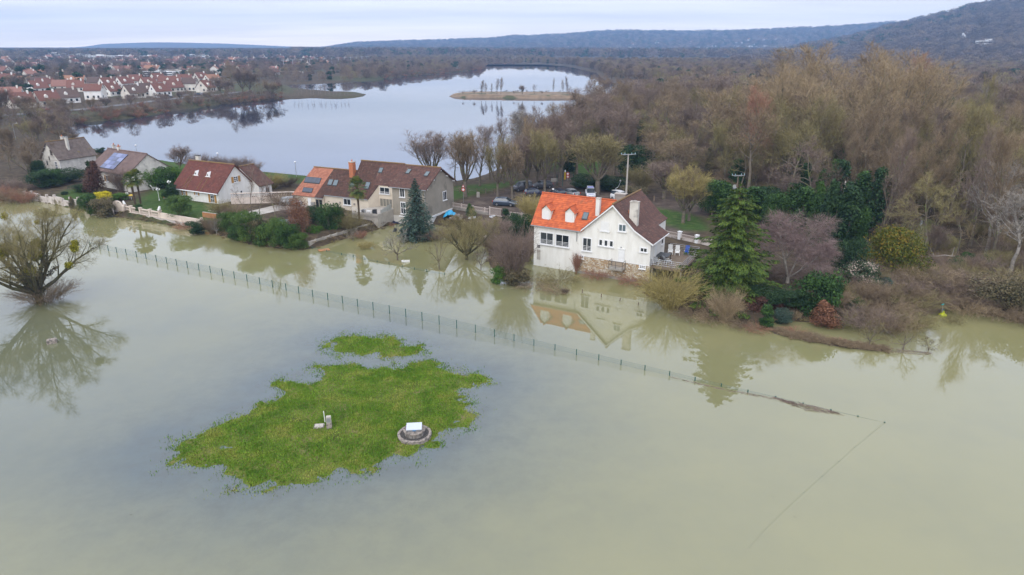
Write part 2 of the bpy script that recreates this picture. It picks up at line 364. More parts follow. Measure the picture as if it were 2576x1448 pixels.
# ground material: grass near the houses, leaf litter in the wood, mud in the car park
def ground_material():
    m = bpy.data.materials.new('ground_cover'); m.use_nodes = True; t = m.node_tree; b = t.nodes['Principled BSDF']; L = t.links.new
    b.inputs['Roughness'].default_value = 0.95; b.inputs['Specular IOR Level'].default_value = 0.2
    def n(ty, **k):
        q = t.nodes.new(ty)
        for a, v in k.items(): setattr(q, a, v)
        return q
    tc = n('ShaderNodeTexCoord')
    def noise(s, d=6, r=.6):
        q = n('ShaderNodeTexNoise'); q.inputs['Scale'].default_value = s; q.inputs['Detail'].default_value = d; q.inputs['Roughness'].default_value = r; L(tc.outputs['Object'], q.inputs[0]); return q.outputs[0]
    def ramp(src, lst):
        r = n('ShaderNodeValToRGB'); e = r.color_ramp.elements
        for _ in lst[2:]: e.new(.5)
        for q, (p, c) in zip(e, lst): q.position = p
        for q, (p, c) in zip(sorted(e, key=lambda z: z.position), lst): q.color = (*c, 1)
        L(src, r.inputs[0]); return r.outputs[0]
    def mix(f, a, c):
        x = n('ShaderNodeMix', data_type='RGBA'); L(f, x.inputs[0]); L(a, x.inputs[6]); L(c, x.inputs[7]); return x.outputs[2]
    A = lambda nm: n('ShaderNodeAttribute', attribute_name=nm).outputs['Fac']
    grass = ramp(noise(.9), [(.3, (.030, .060, .012)), (.55, (.05, .095, .018)), (.72, (.10, .105, .035))])
    litter = ramp(noise(.7), [(.3, (.035, .028, .019)), (.5, (.075, .055, .036)), (.7, (.12, .092, .055))])
    mud = ramp(noise(.45), [(.3, (.050, .036, .029)), (.5, (.085, .064, .052)), (.7, (.15, .118, .095))])
    hill = ramp(noise(.012, 10, .7), [(.35, (.040, .034, .028)), (.5, (.075, .060, .046)), (.64, (.105, .085, .058)), (.72, (.06, .075, .035))])
    c = mix(A('grass'), litter, grass); c = mix(A('mud'), c, mud); c = mix(A('hill'), c, hill)
    L(c, b.inputs['Base Color'])
    bp = n('ShaderNodeBump'); bp.inputs['Strength'].default_value = .6; bp.inputs['Distance'].default_value = .12; L(noise(5.0), bp.inputs['Height']); L(bp.outputs[0], b.inputs['Normal'])
    return m
M_ground = ground_material()
gme, gV = grid_mesh('ground', gx, gy, ground_z, [M_ground])
ground = meta(link('ground', gme), kind='structure')
_X, _Y = gV[:, 0], gV[:, 1]; _R = np.hypot(_X, _Y)
CARPARK = pts([(1150, 540), (1160, 505), (1235, 488), (1290, 470), (1330, 452), (1400, 430), (1412, 405), (1432, 405), (1440, 432), (1490, 470), (1560, 480), (1640, 484), (1730, 500), (1800, 520), (1790, 548), (1700, 530), (1640, 520), (1610, 545), (1760, 590), (1740, 600), (1560, 560), (1400, 540), (1330, 548)], 1.4)
GARDENS = [pts([(330, 530), (350, 500), (400, 470), (440, 480), (470, 500), (560, 520), (600, 540), (560, 570), (500, 560)], 1.2), pts([(140, 500), (170, 478), (230, 474), (260, 500), (240, 520)], 1.2),
    pts([(380, 380), (560, 420), (740, 440), (1000, 456), (1000, 470), (740, 462), (560, 445), (400, 415), (340, 400)], 1.2), pts([(1120, 470), (1240, 462), (1330, 452), (1230, 482), (1150, 500), (1120, 510)], 1.3),
    pts([(1640, 512), (1760, 545), (1790, 580), (1700, 585), (1640, 560)], 1.3), pts([(1380, 405), (1520, 400), (1500, 440), (1400, 445)], 1.3), pts([(1560, 330), (1680, 250), (1720, 262), (1620, 330)], 1.3), pts([(2140, 628), (2215, 622), (2220, 642), (2150, 650)], 1.)]
def softpoly(X, Y, poly, w):
    o = np.zeros(X.shape); m = np.hypot(X, Y) < 700; o[m] = sm(dist_poly(X[m], Y[m], poly), -w, w); return o
_mud = softpoly(_X, _Y, CARPARK, .8)
_gr = np.zeros(len(_X))
for g in GARDENS: _gr = np.maximum(_gr, softpoly(_X, _Y, g, 1.2))
_gr = np.maximum(_gr, sm(vnoise(_X, _Y, 60), .50, .62) * sm(_R, 250, 400) * (1 - sm(_X, -50, 0)) * .35)   # verges among the town houses
for nm, arr in (('grass', _gr), ('mud', _mud), ('hill', sm(_R, 900, 1200))):
    a = gme.attributes.new(nm, 'FLOAT', 'POINT'); a.data.foreach_set('value', arr.astype(np.float32))

# grass bank: the two green patches of the flooded meadow rise a few centimetres out of the water
ISLE = [pts([(836, 868), (850, 853), (905, 846), (955, 851), (1010, 868), (1058, 880), (1042, 894), (1000, 895), (940, 890), (880, 887), (845, 882)]),
        pts([(796, 924), (840, 918), (890, 928), (950, 936), (1008, 926), (1070, 912), (1120, 930), (1200, 948), (1212, 962), (1150, 978), (1150, 1010), (1182, 1036), (1160, 1072), (1100, 1110), (1010, 1146), (900, 1176), (820, 1196), (720, 1214), (600, 1212),
             (585, 1170), (560, 1140), (520, 1122), (520, 1090), (600, 1048), (690, 1012), (722, 988), (700, 965), (735, 958), (775, 972), (822, 962), (808, 944)]),
        pts([(432, 1150), (450, 1110), (520, 1085), (590, 1060), (600, 1150), (540, 1165), (470, 1175)])]
def isle_z(X, Y):
    f = np.full(np.shape(X), -9.0)
    for k, pl in enumerate(ISLE):
        d = dist_poly(X, Y, pl); h = 0.055 * np.clip(d, -8, 2.2) + (.018, .01, -.012)[k]
        f = np.maximum(f, h)
    n1 = vnoise(X, Y, 1.1, 4) - .5; n2 = vnoise(X + 40, Y, .35, 2) - .5
    return np.minimum(f + .16 * n1 + .05 * n2, .16)
M_turf = mat('short_turf', (0.055, 0.115, 0.010), 0.95, spec=.15, ramp=[(0.0, (.07, .085, .02)), (.35, (.10, .13, .022)), (.65, (.13, .15, .03)), (1., (.18, .15, .07))], scale=.55, bump=.8, bscale=9)
ix = np.arange(-38, 3, .2); iy = np.arange(34, 69, .2)
ime, iV = grid_mesh('grass_bank', ix, iy, lambda X, Y: isle_z(X, Y), [M_turf], keep=lambda cx, cy: isle_z(cx, cy) > -.06)
meta(link('grass_bank', ime), kind='structure')

# ---------------------------------------------------------------- water
def water_material(name, mud, clear, rough, ior, bump, bsc, silt=None, spec_tint=None):
    m = bpy.data.materials.new(name); m.use_nodes = True; t = m.node_tree; b = t.nodes['Principled BSDF']; L = t.links.new
    b.inputs['Roughness'].default_value = rough; b.inputs['IOR'].default_value = ior; b.inputs['Specular IOR Level'].default_value = .5
    if spec_tint: b.inputs['Specular Tint'].default_value = (*spec_tint, 1)
    def n(ty, **k):
        q = t.nodes.new(ty)
        for a, v in k.items(): setattr(q, a, v)
        return q
    tc = n('ShaderNodeTexCoord')
    def noise(s, d=5, r=.6, sc=(1, 1, 1)):
        mp = n('ShaderNodeMapping'); mp.inputs['Scale'].default_value = sc; L(tc.outputs['Object'], mp.inputs[0])
        q = n('ShaderNodeTexNoise'); q.inputs['Scale'].default_value = s; q.inputs['Detail'].default_value = d; q.inputs['Roughness'].default_value = r; L(mp.outputs[0], q.inputs[0]); return q.outputs[0]
    at = n('ShaderNodeAttribute', attribute_name='clear').outputs['Fac']
    ad = n('ShaderNodeMath', operation='MULTIPLY_ADD'); s = n('ShaderNodeMath', operation='SUBTRACT'); s.inputs[1].default_value = .5
    L(noise(.12, 8, .62), s.inputs[0]); L(s.outputs[0], ad.inputs[0]); ad.inputs[1].default_value = .55; L(at, ad.inputs[2]); ad.use_clamp = True
    x = n('ShaderNodeMix', data_type='RGBA'); L(ad.outputs[0], x.inputs[0]); x.inputs[6].default_value = (*mud, 1); x.inputs[7].default_value = (*clear, 1)
    cur = x.outputs[2]
    if silt:      # drowned turf showing through where it is shallowest
        sh = n('ShaderNodeAttribute', attribute_name='shallow').outputs['Fac']
        r = n('ShaderNodeMapRange'); r.inputs['From Min'].default_value = .42; r.inputs['From Max'].default_value = .70; L(noise(.55, 10, .74), r.inputs[0])
        mu = n('ShaderNodeMath', operation='MULTIPLY'); L(r.outputs[0], mu.inputs[0]); L(sh, mu.inputs[1])
        y = n('ShaderNodeMix', data_type='RGBA'); L(mu.outputs[0], y.inputs[0]); L(cur, y.inputs[6]); y.inputs[7].default_value = (*silt, 1); cur = y.outputs[2]
    L(cur, b.inputs['Base Color'])
    bp = n('ShaderNodeBump'); bp.inputs['Strength'].default_value = bump; bp.inputs['Distance'].default_value = .05; L(noise(bsc, 3, .5, (1, .6, 1)), bp.inputs['Height']); L(bp.outputs[0], b.inputs['Normal'])
    return m
M_flood = water_material('muddy_flood_water', (.230, .219, .102), (.066, .090, .086), .0, 1.88, .03, .8, silt=(.055, .062, .052))
M_lake = water_material('lake_water', (.022, .030, .055), (.03, .04, .065), .02, 1.75, .03, .25, spec_tint=(.84, .90, 1.0))
fx_ = axis(-60, 30, .8, .06, -500, 500); fy_ = np.concatenate([np.arange(-60, 30, 6), np.arange(30, 80, .8), np.arange(80, 146, 3.)])
def split(cx, cy): return cy < 145 + .62 * np.maximum(0, -80 - cx)
fy2 = np.concatenate([fy_, np.arange(149, 420, 6.)])
fme, fV = grid_mesh('flood_water', fx_, fy2, lambda X, Y: X * 0, [M_flood], keep=split)
meta(link('flood_water', fme), kind='structure')
fX, fY = fV[:, 0], fV[:, 1]; di = np.full(len(fX), -99.)
for pl in ISLE: di = np.maximum(di, dist_poly(fX, fY, pl))
clear = np.clip(np.exp(-np.maximum(-di - 1.0, 0) / 9.0) * 1.0 + .5 * sm(-fX, 14, 50) * (1 - sm(fY, 62, 95)) * sm(fY, 28, 44) , 0, 1)
shal = np.clip(np.exp(-np.maximum(-di, 0) / 5.5) * 1.0, 0, 1)
for nm, arr in (('clear', clear), ('shallow', shal)):
    a = fme.attributes.new(nm, 'FLOAT', 'POINT'); a.data.foreach_set('value', arr.astype(np.float32))
lme, _ = grid_mesh('lake_water', np.arange(-700, 601, 20.), np.concatenate([np.arange(145, 420, 6.), np.arange(420, 1620, 20.)]), lambda X, Y: X * 0, [M_lake], keep=lambda cx, cy: ~split(cx, cy))
meta(link('lake_water', lme), kind='structure')
# sand spit in the lake, higher-resolution bank on its own
M_sand = mat('sandy_bank', (.27, .19, .125), .95, col2=(.16, .12, .08), scale=.3, lichen=(.07, .075, .03), lscale=.12, lthr=.52)
def spit(name, top, zmax, step=1.2):
    xs = [p[0] for p in top]; ys = [p[1] for p in top]
    me, _ = grid_mesh(name, np.arange(min(xs) - 4, max(xs) + 4, step), np.arange(min(ys) - 4, max(ys) + 4, step),
        lambda X, Y: zmax * sm(dist_poly(X, Y, top) + 1.5 * (vnoise(X, Y, 9) - .5), -1.0, 2.8) - .25 + .3 * vnoise(X, Y, 4), [M_sand], keep=lambda cx, cy: dist_poly(cx, cy, top) > -1.6)
    return meta(link(name, me), kind='structure')
SPIT = pts([(1130, 243), (1160, 237), (1250, 236.5), (1350, 237), (1440, 238), (1470, 243), (1440, 248), (1350, 248.5), (1250, 247), (1160, 246)])
spit('sand_spit', SPIT, 1.7)
# ---------------------------------------------------------------- plants
M_bark = mat('bark', (.20, .165, .125), .95, col2=(.11, .09, .068), scale=2.0, lichen=(.15, .165, .06), lscale=1.2, lthr=.54, bump=.5)
M_barkpale = mat('pale_bark', (.36, .33, .29), .9, col2=(.20, .18, .155), scale=2.5)
M_barkivy = mat('mossy_bark', (.10, .10, .045), .95, col2=(.07, .055, .035), scale=1.5)
TW = dict(
    brown=[(0, (.165, .122, .082)), (.5, (.225, .17, .115)), (1, (.29, .22, .14))],
    tan=[(0, (.21, .155, .10)), (.5, (.29, .22, .14)), (1, (.36, .28, .17))],
    olive=[(0, (.165, .14, .072)), (.5, (.235, .20, .10)), (1, (.31, .27, .125))],
    mauve=[(0, (.15, .112, .095)), (.5, (.21, .158, .132)), (1, (.26, .20, .16))],
    purple=[(0, (0.157, 0.110, 0.107)), (.5, (0.220, 0.157, 0.151)), (1, (0.278, 0.209, 0.191))],
    yellow=[(0, (0.234, 0.195, 0.078)), (.5, (0.332, 0.277, 0.113)), (1, (0.409, 0.332, 0.126))],
    red=[(0, (0.253, 0.126, 0.088)), (.5, (0.321, 0.171, 0.117)), (1, (0.370, 0.215, 0.146))],
    grey=[(0, (0.166, 0.151, 0.137)), (.5, (0.253, 0.229, 0.204)), (1, (0.332, 0.302, 0.263))],
    dark=[(0, (.070, .052, .042)), (.5, (.105, .077, .060)), (1, (.14, .105, .080))])
M_tw = {k: mat('twigs_' + k, (0, 0, 0), .95, spec=.1, rnd=.9, obj=.5, scale=.35, ramp=v) for k, v in TW.items()}
LF = dict(
    green=[(0, (.016, .042, .012)), (.5, (.032, .078, .018)), (1, (.065, .13, .025))],
    bright=[(0, (.035, .085, .012)), (.5, (.065, .15, .018)), (1, (.12, .21, .03))],
    dark=[(0, (.010, .030, .012)), (.5, (.021, .052, .019)), (1, (.042, .082, .027))],
    blue=[(0, (.025, .050, .038)), (.5, (.045, .080, .060)), (1, (.075, .115, .085))],
    cedar=[(0, (.022, .048, .008)), (.5, (.055, .095, .012)), (1, (.10, .145, .020))],
    juniper=[(0, (.045, .060, .008)), (.5, (.10, .115, .012)), (1, (.24, .15, .020))],
    yellow=[(0, (.45, .36, .01)), (.5, (.65, .55, .02)), (1, (.75, .65, .05))],
    rust=[(0, (.11, .05, .030)), (.5, (.19, .088, .05)), (1, (.27, .135, .08))],
    mist=[(0, (.10, .10, .006)), (.5, (.18, .18, .008)), (1, (.27, .24, .012))],
    palm=[(0, (.020, .045, .012)), (.5, (.045, .085, .016)), (1, (.13, .14, .025))],
    bloom=[(0, (.025, .05, .02)), (.62, (.04, .075, .03)), (.78, (.24, .19, .15)), (1, (.42, .34, .29))],
    redbush=[(0, (.055, .026, .020)), (.5, (.09, .042, .032)), (1, (.13, .065, .045))],
    bamboo=[(0, (.030, .065, .014)), (.5, (.060, .115, .022)), (1, (.105, .165, .035))],
    mix=[(0, (.06, .06, .03)), (.5, (.13, .11, .06)), (1, (.20, .16, .09))])
M_lf = {k: mat('leaves_' + k, (0, 0, 0), .7, spec=.25, rnd=1.0, obj=.15, scale=.8, ramp=v) for k, v in LF.items()}
def _norm(v): return v / (np.linalg.norm(v, axis=-1, keepdims=True) + 1e-9)
def prisms(P0, P1, R0, R1, k=4):
    """tapered k-sided limbs from segment arrays"""
    P0, P1 = np.asarray(P0, float), np.asarray(P1, float); R0, R1 = np.asarray(R0, float), np.asarray(R1, float); n = len(P0)
    d = _norm(P1 - P0); h = np.where(np.abs(d[:, 2:3]) < .9, [[0, 0, 1.]], [[1., 0, 0]]); a = _norm(np.cross(d, h)); b = np.cross(d, a)
    vs = []
    for i in range(k):
        t = 2 * PI * i / k; o = a * math.cos(t) + b * math.sin(t); vs += [P0 + o * R0[:, None], P1 + o * R1[:, None]]
    V = np.stack(vs, 1).reshape(-1, 3); base = (np.arange(n) * 2 * k)[:, None]
    F = np.concatenate([base + np.array([[2 * i, 2 * ((i + 1) % k), 2 * ((i + 1) % k) + 1, 2 * i + 1]]) for i in range(k)])
    return V, F
def ribbons(P0, P1, W, rs, tip=.35):
    P0, P1 = np.asarray(P0, float), np.asarray(P1, float); n = len(P0); d = _norm(P1 - P0)
    r = _norm(np.cross(d, _norm(rs.normal(size=(n, 3))))); w = np.broadcast_to(np.asarray(W, float), (n,))[:, None]
    V = np.stack([P0 - r * w / 2, P0 + r * w / 2, P1 + r * w * tip / 2, P1 - r * w * tip / 2], 1).reshape(-1, 3)
    return V, np.arange(4 * n).reshape(n, 4)
def cards(C, size, rs, nrm=None, flat=.6, aspect=.55):
    """small pointed leaf clumps at C"""
    n = len(C); q = _norm(rs.normal(size=(n, 3)))
    if nrm is not None: q = _norm(q * (1 - flat) + nrm * flat)
    a = _norm(np.cross(q, _norm(rs.normal(size=(n, 3))))); b = np.cross(q, a); s = (size * rs.uniform(.6, 1.3, n))[:, None]
    V = np.stack([C - a * s, C - b * s * aspect, C + a * s, C + b * s * aspect], 1).reshape(-1, 3)
    return V, np.arange(4 * n).reshape(n, 4)
def merge(parts):
    Vs, Fs, o = [], [], 0
    for V, F in parts: Vs.append(V); Fs.append(F + o); o += len(V)
    return np.concatenate(Vs), np.concatenate(Fs)
def rotax(v, ax, ang):
    c, s = math.cos(ang), math.sin(ang); return v * c + np.cross(ax, v) * s + ax * np.dot(ax, v) * (1 - c)
PROTO = {}
def bare(key, seed, H, trunk=.25, r0=.22, spread=.9, nl=(7, 7, 6), ang=(38, 36, 34), ratio=(.62, .5, .45), up=(.25, .12, .05), wob=.16, tw=.03, ntw=9, twl=.9, leaders=1, start=.3, bark=None, twm='brown', droop=0., twup=.25, lean=0., rings=1.0, twr=1.0):
    """winter tree: recursive limbs -> mesh data trunk (limbs) and crown (fine branches and twigs)"""
    rs = np.random.RandomState(seed); seg = [[], [], [], []]; fine = [[], [], []]
    def grow(p, d, L, r, lv):
        ns_ = [7, 5, 4][min(lv, 2)]; pts_ = [p]; cur = p; dd = d
        for i in range(ns_):
            dd = _norm(dd + rs.normal(size=3) * wob * (.6 if lv == 0 else 1) + np.array([0, 0, up[min(lv, len(up) - 1)] * .5 - droop * lv * .12])); cur = cur + dd * L / ns_
            ra = r * (1 - i / ns_ * .8); rb = r * (1 - (i + 1) / ns_ * .8)
            if lv < 2: seg[0].append(pts_[-1]); seg[1].append(cur); seg[2].append(ra); seg[3].append(rb)
            else: fine[0].append(pts_[-1]); fine[1].append(cur); fine[2].append(max(ra * 2, tw))
            pts_.append(cur)
        if lv < len(nl):
            n = max(1, int(round(nl[lv] * rs.uniform(.8, 1.25)))); st = start if lv == 0 else .22
            ph = rs.uniform(0, 6.28)
            for k in range(n):
                f = st + (1 - st) * (k + rs.uniform(.1, .9)) / n; x = f * ns_; i = min(int(x), ns_ - 1); q = pts_[i] + (pts_[i + 1] - pts_[i]) * (x - i)
                ax0 = _norm(pts_[i + 1] - pts_[i]); pe = _norm(np.cross(ax0, [0.3, .2, 1] if abs(ax0[2]) < .95 else [1, .1, 0])); ph += 2.4
                pe = rotax(pe, ax0, ph); a = math.radians(ang[lv] * rs.uniform(.7, 1.3)) * (1.15 - .45 * f)
                nd = _norm(ax0 * math.cos(a) + pe * math.sin(a))
                LL = L * ratio[lv] * rs.uniform(.75, 1.2) * ((1.15 - .6 * f) if lv == 0 else (1.1 - .4 * f))
                grow(q, nd, LL, r * (1 - f * .75) * .55, lv + 1)
        if lv >= 1:      # twigs
            n = ntw if lv >= 2 else ntw
            for k in range(n):
                f = rs.uniform(.25, 1.0); x = f * ns_; i = min(int(x), ns_ - 1); q = pts_[i] + (pts_[i + 1] - pts_[i]) * (x - i)
                nd = _norm(_norm(pts_[i + 1] - pts_[i]) + rs.normal(size=3) * .55 * twr + np.array([0, 0, twup - droop]))
                l = twl * rs.uniform(.5, 1.25); m_ = q + nd * l * .55; e_ = m_ + _norm(nd + rs.normal(size=3) * .3 + np.array([0, 0, -droop * .8])) * l * .45
                fine[0] += [q, m_]; fine[1] += [m_, e_]; fine[2] += [tw, tw * .7]
    base = np.zeros(3)
    if leaders == 1:
        th = H * trunk; top = np.array([lean * th, 0, th]); seg[0].append(base); seg[1].append(top * .5 + rs.normal(size=3) * .06); seg[2].append(r0 * 1.25); seg[3].append(r0 * 1.02)
        seg[0].append(seg[1][-1]); seg[1].append(top); seg[2].append(r0 * 1.02); seg[3].append(r0 * .95)
        grow(top, _norm(np.array([lean, 0, 1.])), H * (1 - trunk) * .97, r0 * .9, 0)
    else:
        th = H * trunk; top = np.array([lean * th, 0, th])
        if th > .15:
            seg[0].append(base); seg[1].append(top); seg[2].append(r0 * 1.3); seg[3].append(r0)
        for k in range(leaders):
            a = 2 * PI * (k + rs.uniform(-.3, .3)) / leaders; t = math.radians(spread * 60 * rs.uniform(.35, 1.0))
            d = np.array([math.cos(a) * math.sin(t), math.sin(a) * math.sin(t), math.cos(t)])
            grow(top - np.array([0, 0, .1]), d, H * (1 - trunk) * rs.uniform(.75, 1.05), r0 * .62, 0)
    k = 5
    V, F = prisms(*seg, k=k); tm = raw_mesh('trunk', V, F, [bark or M_bark], smooth=True)
    V, F = ribbons(fine[0], fine[1], fine[2], rs); cm = raw_mesh('crown', V, F, [M_tw[twm]], rnd=rs.rand(len(F)))
    zmax = V[:, 2].max(); rad = np.percentile(np.hypot(V[:, 0], V[:, 1]), 97)
    PROTO[key] = dict(trunk=tm, crown=cm, H=zmax, R=rad, tri=len(F) * 2); return PROTO[key]
def blobs(key, seed, H, W, n=2600, size=.17, nb=9, leaf='green', trunk=None, shape='round', flat=.5, gap=.0, bark=None, kind='crown', asp=.55):
    """evergreen shrub or crown from many small leaf clumps round a set of boughs"""
    rs = np.random.RandomState(seed); C, NN = [], []
    bl = []
    for i in range(nb):
        a = rs.uniform(0, 6.28); h = rs.uniform(.12, .95)
        if shape == 'round': prof = math.sqrt(max(.05, 1 - (2 * h - 1) ** 2 * .85))
        elif shape == 'cone': prof = (1 - h) ** .85 * 1.15 + .08
        elif shape == 'column': prof = .85 if h < .8 else .5
        elif shape == 'dome': prof = math.sqrt(max(.04, 1 - h ** 2))
        rr = W / 2 * prof * rs.uniform(.35, .78); br = W * (.26 if shape != 'column' else .33) * rs.uniform(.7, 1.25) * (prof ** .5)
        bl.append((rr * math.cos(a), rr * math.sin(a), h * H * .9 + .06 * H, br, br * rs.uniform(.6, 1.0) * min(1.6, max(.7, H / W * .8))))
    for (x, y, z, r, rz) in bl:
        m = int(n / nb); q = _norm(rs.normal(size=(m, 3))); rad = rs.uniform(.62, 1.06, m)[:, None] * (1 + .22 * np.sin(q[:, :1] * 5 + x * 3) * np.cos(q[:, 1:2] * 4 + z))
        C.append(np.array([x, y, z]) + q * rad * [r, r, rz]); NN.append(q)
    C = np.concatenate(C); NN = np.concatenate(NN); k = C[:, 2] > .02; C, NN = C[k], NN[k]
    V, F = cards(C, size, rs, NN, flat, asp); cm = raw_mesh(kind, V, F, [M_lf[leaf]], rnd=np.clip(rs.rand(len(F)) * .8 + .2 * (C[:, 2] / H), 0, 1))
    d = dict(crown=cm, H=C[:, 2].max(), R=W / 2, tri=2 * len(F))
    nst = 5 if trunk is None else 1; sg = [[], [], [], []]
    for i in range(nst):
        a = rs.uniform(0, 6.28); s = 0 if trunk else .35 * W
        sg[0].append(np.zeros(3)); sg[1].append(np.array([math.cos(a) * s * .6, math.sin(a) * s * .6, H * (.85 if trunk else .6)])); sg[2].append(trunk or .05); sg[3].append((trunk or .05) * .35)
    V, F = prisms(*sg, k=5); d['trunk'] = raw_mesh('trunk' if trunk else 'stems', V, F, [bark or M_bark]); PROTO[key] = d; return d
def conifer(key, seed, H, W, layers=20, per=9, leaf='blue', droop=.18, size=.22, dens=26, shape=1.0, base=.06, up=.0, tier=0.):
    rs = np.random.RandomState(seed); C, Nn, sg, sr = [], [], [[], []], [[], []]; tips = [[], []]
    for i in range(layers):
        f = i / (layers - 1); z = H * (base + (.97 - base) * f); Rr = W / 2 * ((1 - f) ** shape) * rs.uniform(.82, 1.12) + .12
        if tier: Rr *= (1.0 if i % 2 == 0 else 1 - tier)
        m = max(4, int(per * (1 - .45 * f)))
        for j in range(m):
            a = 2 * PI * (j + rs.uniform(-.35, .35)) / m + i * 1.1; L = Rr * (rs.uniform(.72, 1.12) if key != 'cedar' else rs.uniform(.55, 1.28)); d = np.array([math.cos(a), math.sin(a), 0]); side = np.array([-d[1], d[0], 0])
            p0 = np.array([0, 0, z]); zz = lambda t: up * L * t - droop * L * (t ** 1.6) + .12 * L * max(0, t - .75)
            pe = p0 + d * L + [0, 0, zz(1.)]; sg[0].append(p0); sg[1].append(p0 + d * L * .6 + [0, 0, zz(.6)]); sr[0].append(.035 * (1 - f) + .015); sr[1].append(.012)
            k = max(5, int(dens * L / (W / 2) + 4)); t = rs.uniform(.12, 1.02, k); w = .34 * L * (1 - t * .75) * rs.uniform(-1, 1, k)
            c = p0 + d[None] * (L * t)[:, None] + side[None] * w[:, None]; c[:, 2] += up * L * t - droop * L * t ** 1.6 + .12 * L * np.maximum(0, t - .75) - .10 * np.abs(w) - rs.uniform(0, .16, k) * (1 if droop > 0 else .4)
            C.append(c); Nn.append(np.tile([d[0] * .35, d[1] * .35, .9], (k, 1)))
    C = np.concatenate(C); Nn = np.concatenate(Nn); n = len(C)
    # needle sprays: narrow leaf clumps pointing outwards
    q = _norm(Nn + rs.normal(size=(n, 3)) * .45); rad = _norm(np.stack([C[:, 0], C[:, 1], -.5 * np.hypot(C[:, 0], C[:, 1]) * (droop > 0)], 1) + rs.normal(size=(n, 3)) * .35)
    a = rad; b = _norm(np.cross(q, a)); s = (size * rs.uniform(.6, 1.3, n))[:, None]
    V = np.stack([C - a * s, C - b * s * .38, C + a * s * 1.2, C + b * s * .38], 1).reshape(-1, 3); F = np.arange(4 * n).reshape(n, 4)
    cm = raw_mesh('crown', V, F, [M_lf[leaf]], rnd=rs.rand(n))
    V2, F2 = merge([prisms(sg[0], sg[1], sr[0], sr[1], 3), prisms([[0, 0, 0]], [[0, 0, H * .98]], [H * .016 + .05], [.02], 6)])
    PROTO[key] = dict(crown=cm, trunk=raw_mesh('trunk', V2, F2, [M_bark]), H=H, R=W / 2, tri=2 * n); return PROTO[key]
def palm(key, seed, H, W, n=46):
    rs = np.random.RandomState(seed); V, F, R = [], [], []; o = 0
    for i in range(n):
        a = 2.4 * i; el = math.radians(80 - 135 * (i / n) ** 1.1); d = np.array([math.cos(a) * math.cos(el), math.sin(a) * math.cos(el), math.sin(el)]); L = W / 2 * rs.uniform(.5, .62)
        top = np.array([0, 0, H - W * .36]); c = top + d * L; side = _norm(np.cross(d, [0, 0, 1.01])); upv = np.cross(side, d)
        for k in range(13):
            t = math.radians(-78 + 156 * k / 12); dd = _norm(d * math.cos(t) + side * math.sin(t)); l = W / 2 * .50 * rs.uniform(.85, 1.1) * (1 - .25 * abs(k - 6) / 6)
            e = c + dd * l * .75; e2 = e + dd * l * .3 - np.array([0, 0, l * .28]); w = _norm(np.cross(dd, upv)) * l * .065
            V += [c, e - w, e2, e + w]; F.append([o, o + 1, o + 2, o + 3]); o += 4; R.append(.15 + .7 * (1 - i / n) + rs.uniform(-.2, .2) if i < n * .8 else 1.0 + rs.uniform(-.1, .3))
        V += [top - side * .02, top + side * .02, c + side * .02, c - side * .02]; F.append([o, o + 1, o + 2, o + 3]); o += 4; R.append(.6)
    cm = raw_mesh('crown', V, np.array(F), [M_lf['palm']], rnd=np.clip(R, 0, 1.2))
    s = [[0, 0, 0], [.03, .02, (H - W * .36) * .5]]; e = [[.03, .02, (H - W * .36) * .5], [0, 0, H - W * .33]]
    V2, F2 = prisms(s, e, [.17, .16], [.16, .26], 8); PROTO[key] = dict(crown=cm, trunk=raw_mesh('trunk', V2, F2, [mat('palm_fibre', (.10, .065, .04), .95, col2=(.05, .035, .025), scale=6)], smooth=True), H=H, R=W / 2, tri=2 * len(F)); return PROTO[key]
def stems(key, seed, H, W, n=120, twm='olive', tw=.025, kids=4, fan=.9, arch=.35, base=.12):
    """thicket: many arching stems from the ground"""
    rs = np.random.RandomState(seed); A, B, Wd = [], [], []
    for i in range(n):
        a = rs.uniform(0, 6.28); t = fan * rs.rand() ** .6; L = H * rs.uniform(.65, 1.08); d = np.array([math.cos(a) * t * W / 2 / H, math.sin(a) * t * W / 2 / H, 1.]); d = _norm(d)
        p = np.array([math.cos(a), math.sin(a), 0]) * rs.uniform(0, base) * W; k = 5
        for j in range(k):
            q = p + d * L / k; A.append(p); B.append(q); Wd.append(tw * (1.5 - j / k))
            if j > 0:
                for _ in range(kids if j > 1 else 1):
                    nd = _norm(d + rs.normal(size=3) * .45); l = L * rs.uniform(.12, .3); s0 = p + (q - p) * rs.rand(); A.append(s0); B.append(s0 + nd * l); Wd.append(tw * .7)
                    e0 = B[-1]; A.append(s0 + nd * l * .5); B.append(s0 + nd * l * .5 + _norm(nd + rs.normal(size=3) * .7) * l * .6); Wd.append(tw * .6)
            p = q; d = _norm(d + np.array([math.cos(a) * arch * .35, math.sin(a) * arch * .35, -arch * .30]) + rs.normal(size=3) * .1)
    V, F = ribbons(A, B, Wd, rs); V[:, 2] = np.maximum(V[:, 2], 0.02)
    PROTO[key] = dict(crown=raw_mesh('branches', V, F, [M_tw[twm]], rnd=rs.rand(len(F))), H=V[:, 2].max(), R=W / 2, tri=2 * len(F)); return PROTO[key]
